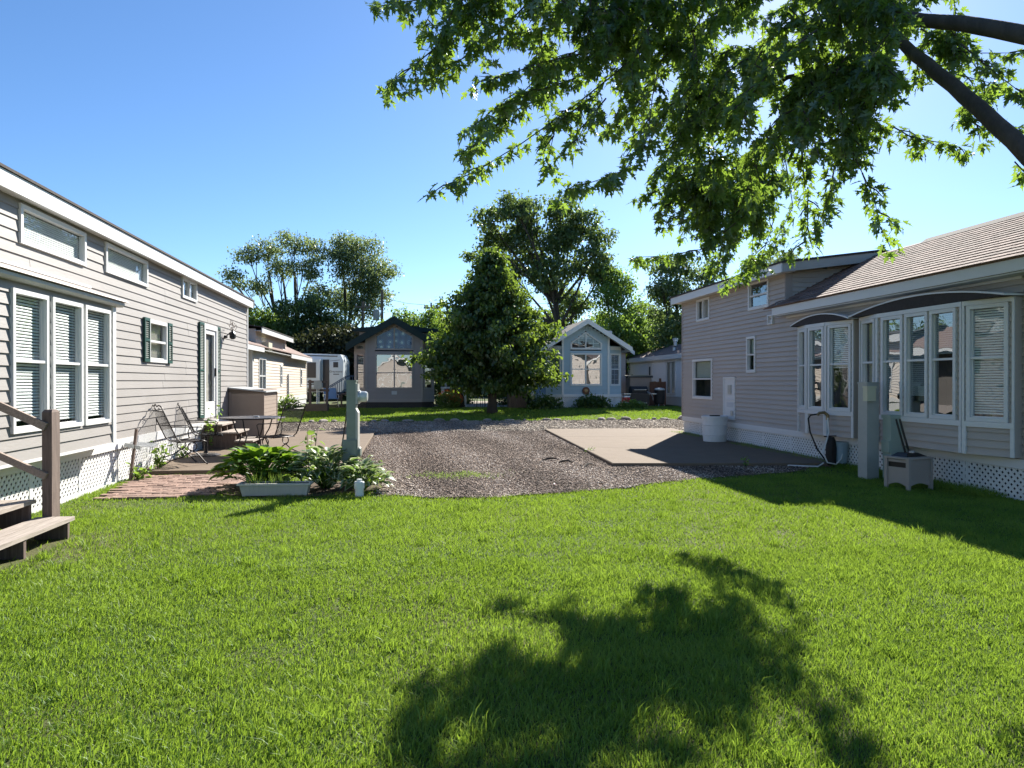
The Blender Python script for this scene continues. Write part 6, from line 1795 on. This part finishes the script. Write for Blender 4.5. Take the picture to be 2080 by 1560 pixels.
CT = thing('outdoor_counter', 'pale grey counter with a thick white leg right of the orange flower bush', 'counter', (2.30, 34.3, 0.28))
mb = MB(); mb.box(-1.0, 0.22, -.3, .3, .88, .96); mb.build('counter_top', M['white'], CT)
mb = MB(); mb.box(0.06, 0.2, -.25, .25, .0, .88); mb.box(0.03, 0.23, -.28, .28, 0, .06); mb.build('leg', M['white'], CT)
mb = MB(); mb.box(-.98, -.84, -.25, .25, 0, .88); mb.build('leg', M['white'], CT)
BG = thing('covered_grill', 'black covered barbecue in front of the pale counter', 'grill', (2.02, 33.7, 0.28))
mb = MB(); mb.ext_n([(-.32, 0.02), (.36, 0.02), (.33, .5), (.22, .72), (.05, .98), (-.22, 1.0), (-.32, .8)], -.28, .28); mb.build('cover', M['black_cov'], BG)
mb = MB(); mb.lathe((.3, -.3, .08), [(.08, -.03), (.08, .03)], 12, axis='y'); mb.build('wheel', M['black'], BG)
GT = thing('tap_post', 'pale post with a tap box behind the orange flower bush', 'post', (1.55, 34.6, 0.28))
mb = MB(); mb.box(-.05, .05, -.05, .05, 0, 1.35); mb.build('post', M['gpaint2'], GT)
mb = MB(); mb.box(-.17, .10, -.12, -.05, 1.05, 1.22); mb.box(-.06, .06, -.09, .06, 1.35, 1.42); mb.build('tap_box', M['gpaint2'], GT)

BT = thing('bistro_table', 'small dark iron table in the shade behind the linden trunk', 'table', (3.75, 33.0, 0.28))
mb = MB(); mb.lathe((0, 0, .68), [(.35, 0), (.36, .015), (.34, .03)], 24); mb.build('table_top', M['iron'], BT)
for k in range(3):
    a = k * 2.094; q = MB(); q.tube([(.28 * math.cos(a), .28 * math.sin(a), .68), (.12 * math.cos(a), .12 * math.sin(a), .3), (.3 * math.cos(a), .3 * math.sin(a), 0)], .014, 6); q.build('leg', M['iron'], BT)
def small_chair(loc, rz, label):
    t = thing('bistro_chair', label, 'chair', loc, rz, 'dark iron chairs by the linden trunk')
    q = MB(); q.box(-.2, .2, -.2, .2, .43, .455); q.build('seat', M['iron'], t)
    q = MB(); q.tube([(-.2, -.2, .44), (-.19, -.26, .9), (0, -.27, .95), (.19, -.26, .9), (.2, -.2, .44)], .013, 6)
    for x in (-.1, 0, .1): q.tube([(x, -.2, .45), (x, -.262, .92)], .008, 5)
    q.build('backrest', M['iron'], t)
    for x in (-.19, .19):
        for y in (-.19, .19): q = MB(); q.tube([(x, y, .43), (x * 1.15, y * 1.2, 0)], .012, 6); q.build('leg', M['iron'], t)
small_chair((3.15, 32.7, .28), -1.2, 'dark iron chair left of the small table by the linden trunk')
small_chair((4.35, 33.1, .28), 1.3, 'dark iron chair right of the small table by the linden trunk')
small_chair((3.2, 34.6, .28), -.4, 'dark iron chair on the gravel court well behind the linden trunk')
BN = thing('slatted_bin', 'dark brown slatted wooden bin right of the linden trunk', 'bin', (4.75, 32.6, 0.28))
for k in range(8):
    q = MB(); q.box(-.42 + k * .105, -.42 + k * .105 + .095, -.3, -.27, 0.02, 1.0); q.build('slat', M['woodz'], BN)
mb = MB(); mb.box(-.42, .42, -.265, .3, 0, .97); mb.box(-.46, .46, -.34, .34, 1.0, 1.04); mb.build('carcass', M['woodz'], BN)
LT = thing('garden_lantern', 'small white lantern on the shaded lawn right of the linden trunk', 'lantern', (5.35, 31.9, gz(0, 31.9)))
mb = MB(); mb.lathe((0, 0, 0), [(.12, 0), (.12, .04), (.03, .06), (.03, .45), (.08, .46)], 12); mb.build('base', M['white'], LT)
mb = MB(); mb.box(-.07, .07, -.07, .07, .46, .66); mb.build('lamp', M['meter'], LT)
mb = MB(); mb.lathe((0, 0, .66), [(.12, 0), (.06, .07), (.01, .12)], 10); mb.build('cap', M['white'], LT)
COURT = sheet('gravel_court', [1.5, 3.0, 4.5, 6.0], [33.4, 36, 40, 44], 0.003, M['lane'])
mb = MB(); mb.box(1.9, 5.6, 33.25, 33.4, .2, .30); mb.build('court_kerb', M['concrete'])['kind'] = 'structure'

# right of the blue cabin
GR = thing('gas_grill', 'large black gas grill with chrome curved handle beside the brown wood panel', 'grill', (11.0, 33.7, 0.28))
mb = MB(); mb.box(-.55, .35, -.28, .28, .12, .62); mb.build('cabinet', M['black'], GR)
mb = MB(); mb.ext_u([(-.28, .64), (.28, .64), (.28, .8), (.15, .97), (-.12, .99), (-.28, .84)], -.5, .3); h = mb.build('lid', M['black_cov'], GR)
mb = MB(); mb.tube([(.25, -.31, .72), (.42, -.32, .66), (.52, -.31, .5), (.56, -.3, .3)], .018, 6); mb.bar((-.4, -.33, .82), (.2, -.33, .82), .02); mb.build('handle', M['metal'], GR)
mb = MB(); mb.box(.35, .85, -.25, .25, .60, .64); mb.box(-.9, -.55, -.25, .25, .60, .64); mb.build('side_shelf', M['metal'], GR)
for x in (-.5, .3):
    q = MB(); q.box(x - .03, x + .03, -.25, .25, 0, .12); q.build('leg', M['black'], GR)
mb = MB(); mb.bar((-.55, -.285, .18), (.25, -.285, .18), .02); mb.build('towel_bar', M['metal'], GR)
SM = thing('smoker', 'upright black smoker with metal rims right of the gas grill', 'smoker', (11.95, 33.6, 0.28))
mb = MB(); mb.lathe((0, 0, .1), [(.22, 0), (.25, .1), (.25, .7)], 20); mb.build('body', M['black_cov'], SM)
mb = MB(); mb.lathe((0, 0, .8), [(.27, 0), (.27, .03), (.22, .09), (.05, .12)], 20); mb.build('lid', M['metal'], SM)
for a in (0, 2.1, 4.2):
    q = MB(); q.tube([(.2 * math.cos(a), .2 * math.sin(a), .15), (.26 * math.cos(a), .26 * math.sin(a), 0)], .015, 6); q.build('leg', M['metal'], SM)
GS = thing('garden_shed', 'beige plastic garden shed with dark lid behind the gas grill', 'shed', (11.55, 35.5, 0.28))
mb = MB(); mb.box(-.62, -.12, -.4, .4, 0, 1.42); mb.box(-.115, .5, -.4, .4, 0, 1.42); mb.build('wall', M['resin'], GS)
mb = MB(); mb.hexa([(-.68, -.46, 1.42), (.56, -.46, 1.42), (.56, .46, 1.5), (-.68, .46, 1.5), (-.68, -.46, 1.47), (.56, -.46, 1.52), (.56, .46, 1.56), (-.68, .46, 1.54)]); mb.build('lid', M['rvdark'], GS)
WP = thing('board_fence', 'reddish brown board fence panel between the garden shed and the sliding door', 'fence', (12.35, 35.0, 0.28))
for k in range(8):
    q = MB(); q.box(-.42 + k * .107, -.42 + k * .107 + .102, -.02, .0, .02, 1.2 + .01 * (k % 3)); q.build('plank', M['woodbr'], WP)
mb = MB(); mb.box(.06, .16, -.09, -.022, 0, 1.38); mb.box(-.42, .43, .002, .04, .3, .38); mb.box(-.42, .43, .002, .04, .95, 1.03); mb.build('post', M['woodbr'], WP)
CL = thing('cooler', 'red and white cooler beside the corner of the pale blue cabin', 'cooler', (10.22, 33.5, 0.28))
mb = MB(); mb.box(-.14, .14, -.2, .2, 0.02, .46); mb.build('body', M['red'], CL)
mb = MB(); mb.box(-.15, .15, -.21, .21, .46, .53); mb.box(-.145, .145, -.205, .205, .2, .23); mb.build('lid', M['white'], CL)
mb = MB(); mb.box(-.35, .35, -.5, .5, 0.0, .06)
o = mb.build('wood_step', M['woodlt'], loc=(13.0, 32.4, .26)); tag(o, 'low pale wooden step on the lawn at the corner of the shaded house', 'step')

def mound(name, label, x, y, rx, ry, h, n, lm, size, cat='shrub', droop=.3):
    t = thing(name, label, cat, (x, y, gz(x, y)))
    d = NR.normal(size=(n, 3)); d /= np.linalg.norm(d, axis=1)[:, None]; d[:, 2] = np.abs(d[:, 2])
    r_ = NR.uniform(.3, 1.08, n) ** .6
    lump = 1 + .18 * np.sin(d[:, 0] * 7 + x) * np.sin(d[:, 1] * 6 + y)
    P = d * (r_ * lump)[:, None] * np.array([rx, ry, h])
    scatter('foliage', RHOMB_V, RHOMB_F, P, rand_rots(n, droop, .7), size * NR.uniform(.6, 1.3, n), LV[lm], t, NR.uniform(0, 1, n))
    q = MB()
    for k in range(7): q.tube([(0, 0, 0), (rnd.uniform(-.5, .5) * rx, rnd.uniform(-.5, .5) * ry, h * .6)], .01, 4)
    q.build('stem', M['bark2'], t)
    return t
mound('shrub', 'low dark green shrub under the gridded window of the pale blue cabin', 8.15, 31.95, .85, .4, .62, 1500, 'linden', .13)
mound('shrub', 'low dark green shrub at the left corner of the pale blue cabin under the linden', 5.9, 31.6, .8, .5, .62, 1500, 'linden', .13)
mound('shrub', 'pale flowering low plants in front of the red cooler', 10.0, 31.9, .75, .35, .36, 1200, 'bright', .10)
mound('shrub', 'pale leafy bush at the foot of the cream home wall', -5.3, 31.5, .5, .5, .6, 900, 'bright', .11)
mound('shrub', 'dark climbing bush behind the right corner of the dark gabled cabin', 2.2, 38.5, 1.0, .8, 2.0, 2600, 'linden', .16)
mound('shrub', 'tall dark bush filling the gap left of the pale blue cabin', 5.4, 37.0, 1.2, .9, 2.4, 3000, 'linden', .16)

# edging stones on the far side of the lane
sm = []
for k in range(6):
    q = MB(); a = rnd.uniform(0, 6)
    pr = []
    for h_, r_ in ((-.3, .85), (.25, 1.0), (.7, .78), (.95, .35)):
        pr.append([(r_ * (1 + .16 * math.sin(2 * t + a) + rnd.uniform(-.1, .1)) * math.cos(t), r_ * (.75 + .14 * math.sin(3 * t + a) + rnd.uniform(-.08, .08)) * math.sin(t), h_) for t in np.linspace(0, 2 * math.pi, 9, endpoint=False)])
    ids = [[q.pt(p) for p in ring] for ring in pr]
    for A_, B_ in zip(ids, ids[1:]):
        for j in range(9): q.face((A_[j], A_[(j + 1) % 9], B_[(j + 1) % 9], B_[j]))
    q.face(ids[-1]); q.face(ids[0][::-1]); sm.append(q.mesh('edging_stone', M['stone']))
x = -6.5; k = 0
while x < 12.5:
    big = 1.7 if abs(x - 10.1) < .3 else 1.0
    s = rnd.uniform(.10, .24) * big
    o = bpy.data.objects.new('edging_stone', sm[k % 6]); link(o)
    y = 25.38 + .12 * wob(x)
    o.location = (x, y, gz(x, y) + .01); o.scale = (s, s * rnd.uniform(.6, .95), s * rnd.uniform(.25, .5)); o.rotation_euler = (0, 0, rnd.uniform(0, 6.28))
    tag(o, 'rough pale stone in the broken row edging the far lawn' if big == 1.0 else 'widest flat pale stone of the lawn edge row, nearest the shaded house', 'stone', 'edging stones between the lane and the far lawn')
    x += rnd.choice((.38, .55, .8, 1.1)); k += 1

# utility poles
def upole(x, y, top, label, arm=True, r=.14):
    t = thing('utility_pole', label, 'utility pole', (x, y, .28))
    q = MB(); q.tube([(0, 0, -.1), (0, 0, top)], [r, r * .75], 10); q.build('pole', M['pole'], t)
    if arm:
        q = MB(); q.box(-.6, .6, -.16, -.06, top - .5, top - .38); q.build('crossarm', M['pole'], t)
        for xx in (-.5, 0.2, .5): q = MB(); q.lathe((xx, -.11, top - .38), [(.03, 0), (.06, .06), (.05, .16), (.02, .2)], 8); q.build('insulator', M['gpaint2'], t)
    return t
p = upole(-2.5, 57.9, 8.55, 'taller wooden utility pole above the dark green roof, carrying a transformer', False)
q = MB(); q.lathe((-.45, -.1, 6.1), [(.22, 0), (.25, .04), (.25, .75), (.2, .85), (.05, .88)], 14); q.build('transformer', M['gpaint2'], p)
q = MB(); q.tube([(-.2, -.1, 7.0), (-.5, -.15, 6.6), (-.9, -.2, 5.6)], .05, 6); q.tube([(0, -.1, 6.9), (-.3, -.2, 6.2), (-1.0, -.2, 5.2)], .05, 6); q.build('conduit', M['pvc'], p)
upole(-3.95, 57.0, 7.5, 'shorter wooden utility pole left of the transformer', True)
upole(1.4, 57.5, 7.55, 'thin distant utility pole left of the linden top', True, .09)
mb = MB(); mb.tube([(-2.5, 57.8, 8.2), (-.5, 57.6, 7.75), (1.4, 57.4, 7.6), (14, 56.5, 7.9), (40, 55, 9.0)], .012, 4); o = mb.build('overhead_wire', M['black']); tag(o, 'thin overhead wire strung between the utility poles', 'wire')

# ---------------------------------------------------------------- loose gravel
def pebbles(name, P, s0, s1, mat_, seed):
    g = np.random.default_rng(seed); n = len(P)
    tv_ = [(1, 0, 0), (0, 1, 0), (-1, 0, 0), (0, -1, 0), (.2, .1, .7), (-.1, 0, -.6)]
    tf_ = [(0, 1, 4), (1, 2, 4), (2, 3, 4), (3, 0, 4), (1, 0, 5), (2, 1, 5), (3, 2, 5), (0, 3, 5)]
    s = g.uniform(s0, s1, n)
    sc = np.stack([s * g.uniform(.7, 1.3, n), s * g.uniform(.6, 1.0, n), s * g.uniform(.45, .85, n)], -1)
    return scatter(name, tv_, tf_, P, rot_mats(g.uniform(0, 6.28, n), g.normal(0, .35, n), g.normal(0, .35, n)), sc, mat_, None, np.clip(g.uniform(0, 1, n) ** 1.15 + 0.16 * np.sin(P[:, 0] * 4.1 + 0.25 * P[:, 1]) + 0.1 * np.sin(P[:, 0] * 1.3 + P[:, 1] * 0.9), 0, 1), 'stuff')


def pebble_mat(name, stops):
    m, nt, b = nodes(name)
    a = N(nt, 'ShaderNodeAttribute'); a.attribute_name = 'tint'
    nt.links.new(ramp(nt, a.outputs['Fac'], stops), b.inputs['Base Color'])
    b.inputs['Roughness'].default_value = .85; b.inputs['Specular IOR Level'].default_value = .25
    return m
M['peb'] = pebble_mat('drive_pebble', [(0, (.050, .035, .027)), (.42, (.180, .130, .100)), (.75, (.35, .27, .215)), (1, (.64, .56, .48))])
M['peb2'] = pebble_mat('lane_pebble', [(0, (.15, .12, .095)), (.5, (.28, .23, .18)), (1, (.48, .42, .35))])
g = np.random.default_rng(5)
n = 120000
X = g.uniform(-1.3, 7.2, n); Y = 9.0 + 12.4 * g.random(n) ** 1.55
k = in_poly(X, Y, drive_poly); X, Y = X[k], Y[k]
rut = .012 * np.sin((X + .1 * Y) * 5.2) + .008 * np.sin(X * 1.7 + Y * .9)
pebbles('gravel', np.stack([X, Y, .011 + rut * .25], -1), .008, .021, M['peb'], 6)
n = 26000
X = g.uniform(-8, 14, n); Y = g.uniform(21.25, 25.4, n)
pebbles('gravel', np.stack([X, Y, tz(X, Y) + .01], -1), .014, .035, M['peb2'], 8)
# strays pushed out on to the turf edge
n = 700
i = g.integers(0, 90, n); c = np.array(drive_poly[:90])[np.minimum(i, len(drive_poly) - 9)]
pebbles('stray_gravel', np.stack([c[:, 0] + g.normal(0, .14, n), c[:, 1] + g.normal(0, .14, n), np.full(n, .008)], -1), .008, .02, M['peb'], 9)

for (x, y, a, L, lab) in ((2.55, 13.2, .25, .34, 'thin dark strip of bark lying on the gravel nearest the meter side'), (2.75, 12.75, -.1, .26, 'small dark bark strip in the middle of three on the gravel'), (3.05, 12.2, .9, .34, 'curved dark bark strip on the gravel nearest the concrete pad corner')):
    q = MB(); q.tube([(-L / 2, 0, .012), (-L / 6, .02, .035), (L / 5, .015, .04), (L / 2, -.02, .014)], [.008, .02, .018, .006], 5)
    o = q.build('bark_strip', M['bark2'], loc=(x, y, .012)); o.rotation_euler = (0, 0, a); tag(o, lab, 'bark', 'bark strips on the gravel')

# ---------------------------------------------------------------- turf
M['grass'] = leaf_mat('grass_blade', [(0.0, (0.22, 0.185, 0.085)), (0.05, (0.13, 0.15, 0.045)), (0.10, (0.058, 0.140, 0.014)), (0.5, (0.118, 0.208, 0.024)), (1.0, (0.195, 0.285, 0.046))], 0.42, (0.42, 0.60, 0.05), 0.02, 0.5)


def fnoise(x, y, f, seed):
    g_ = np.random.default_rng(seed); o_ = np.zeros_like(x)
    for k in range(7):
        a = g_.uniform(0, 6.28); ff = f * g_.uniform(.6, 1.8); o_ += np.sin((x * math.cos(a) + y * math.sin(a)) * ff + g_.uniform(0, 6.28))
    return o_ / 7


def blades(X, Y, hmul, wmul, segs, seed):
    g_ = np.random.default_rng(seed); n = len(X)
    cl = fnoise(X, Y, 9, 21); big = fnoise(X, Y, 1.3, 22); mid = fnoise(X, Y, 3.2, 23)
    h = (0.028 + .016 * cl + .010 * big) * g_.uniform(.45, 1.6, n) * hmul
    h = np.maximum(h, .012)
    w = g_.uniform(.0016, .0034, n) * wmul
    a = g_.uniform(0, 6.28, n)
    ld = g_.normal(.9, 1.6, n) + 1.2 * mid; lean = h * np.abs(g_.normal(.65, .5, n))
    cx, cy = np.cos(a) * w, np.sin(a) * w
    lx, ly = np.cos(ld) * lean, np.sin(ld) * lean
    z = tz(X, Y) - .010
    tint = np.clip(.50 + .42 * big + .40 * mid + .42 * cl + g_.normal(0, .24, n), .12, 1)
    dry = g_.random(n) < np.clip(.05 + .10 * fnoise(X, Y, 2.2, 31) - .03, .012, .3); tint[dry] = g_.uniform(0, .07, dry.sum())
    if segs == 1:
        v = np.stack([np.stack([X - cx, Y - cy, z], -1), np.stack([X + cx, Y + cy, z], -1), np.stack([X + lx, Y + ly, z + h], -1)], 1)
        f = np.arange(n)[:, None] * 3 + np.array([[0, 1, 2]]); k = 3
    else:
        m = .55
        v = np.stack([np.stack([X - cx, Y - cy, z], -1), np.stack([X + cx, Y + cy, z], -1),
                      np.stack([X - cx * .75 + lx * .33, Y - cy * .75 + ly * .33, z + h * .62], -1), np.stack([X + cx * .75 + lx * .33, Y + cy * .75 + ly * .33, z + h * .62], -1),
                      np.stack([X + lx, Y + ly, z + h * .95], -1)], 1)
        f = (np.arange(n)[:, None, None] * 5 + np.array([[[0, 1, 3], [0, 3, 2], [2, 3, 4]]])).reshape(-1, 3); k = 5
    return v.reshape(-1, 3), f, np.repeat(tint, k)


drive_in = [(x, y) for x, y in drive_poly]
lh_poly = [(-4.30, 3), (-4.30, 9.6), (-4.45, 12), (-12, 12), (-12, 3)]
steps_poly = [(-3.26, 5), (-3.22, 7.5), (-4.6, 7.6), (-4.6, 5)]
rh_poly = [(7.6, 7.95), (12, 7.95), (12, 20), (7.6, 20)]
bed_poly = [(-1.55 + 1.05 * math.cos(a), 10.25 + .58 * math.sin(a)) for a in np.linspace(0, 2 * math.pi, 24, endpoint=False)]


def lawn_mask(X, Y, jit):
    ok = np.ones(len(X), bool)
    for pl in (drive_in, lh_poly, pad_q, patio_q, rh_poly, bed_poly):
        ok &= ~in_poly(X + jit[0], Y + jit[1], pl)
    ok &= ~in_poly(X, Y, walk_poly)
    ok &= ~(in_poly(X, Y, steps_poly) & (np.abs(jit[0] * 30) % 1 < .93))
    return ok


def turf(x0, x1, y0, y1, dens, segs, hm, wm, seed, edge=.05, thin=None):
    g_ = np.random.default_rng(seed)
    n = int((x1 - x0) * (y1 - y0) * dens)
    X = g_.uniform(x0, x1, n); Y = g_.uniform(y0, y1, n)
    zc_ = X * .1369 + Y * .9906; xc_ = X * .9906 - Y * .1369
    k = (np.abs(xc_) < .80 * zc_ + 1.2)
    X, Y = X[k], Y[k]
    jit = g_.normal(0, edge, (2, len(X)))
    k = lawn_mask(X, Y, jit)
    # bald and thin patches: by the walk, by the gravel, a few in the open lawn
    bald = np.exp(-(((X + 3.3) / 1.0) ** 2 + ((Y - 9.25) / .42) ** 2)) * .8 + np.exp(-(((X + 3.0) / .28) ** 2 + ((Y - 7.1) / .8) ** 2)) * .8 + np.clip(fnoise(X, Y, 1.7, 55) - .42, 0, 1) * 1.4
    bald += np.exp(-(((X - 6.6) / .9) ** 2 + ((Y - 11.0) / .5) ** 2)) * .8
    k &= g_.random(len(X)) > np.clip(bald * .85, 0, .8)
    return blades(X[k], Y[k], hm, wm, segs, seed + 100)


parts = [turf(-4.5, 6, 1.0, 3.9, 11000, 3, 1.0, 1.0, 1), turf(-6, 7.5, 3.9, 6.0, 8000, 3, 1.0, 1.1, 2), turf(-6, 8.5, 6.0, 8.6, 4600, 1, 1.0, 1.6, 3), turf(-5, 8.5, 8.6, 12.1, 3400, 1, 1.0, 2.0, 4),
         turf(-14, 22, 25.3, 33.6, 420, 1, 1.35, 6.5, 5, .1)]
nt_ = 420
cx_ = g.uniform(-4, 5.5, nt_); cy_ = 2.0 + 7.0 * g.random(nt_) ** 1.4
ii = g.integers(0, nt_, 15000)
X = cx_[ii] + g.normal(0, .035, 15000); Y = cy_[ii] + g.normal(0, .035, 15000)
k = lawn_mask(X, Y, g.normal(0, .03, (2, 15000))) & (np.abs(X * .9906 - Y * .1369) < .80 * (X * .1369 + Y * .9906) + .6)
parts.append(blades(X[k], Y[k], 2.1, 1.25, 3, 401))
vo = 0; VV, FF, TT = [], [], []
for v, f, t in parts:
    VV.append(v); FF.append(f + vo); TT.append(t); vo += len(v)
o = np_mesh('grass', np.concatenate(VV), np.concatenate(FF), M['grass'], None, np.concatenate(TT), 'stuff')
# weeds greening a patch of the drive
n = 1000
X = g.normal(.65, .36, n); Y = g.normal(11.3, .22, n) + .12 * np.sin(X * 9)
v, f, t = blades(X, Y, 1.1, 2.0, 1, 77); v[:, 2] += .012
np_mesh('drive_weeds', v, f, LV['bright'], None, np.clip(t + .3, 0, 1), 'stuff')
# grass tufts in the shade along the lattice
n = 9000
X = g.uniform(7.25, 7.62, n); Y = g.uniform(8.2, 19.6, n); k = ~in_poly(X, Y, [(6.9, 15.9), (7.62, 15.9), (7.62, 16.8), (6.9, 16.8)]); X, Y = X[k], Y[k]
v, f, t = blades(X, Y, 1.9, 2.0, 1, 78); v[:, 2] += .03
np_mesh('lattice_grass', v, f, M['grass'], None, t, 'stuff')
print('tris', sum(len(o.data.polygons) for o in SC.objects if o.type == 'MESH'))
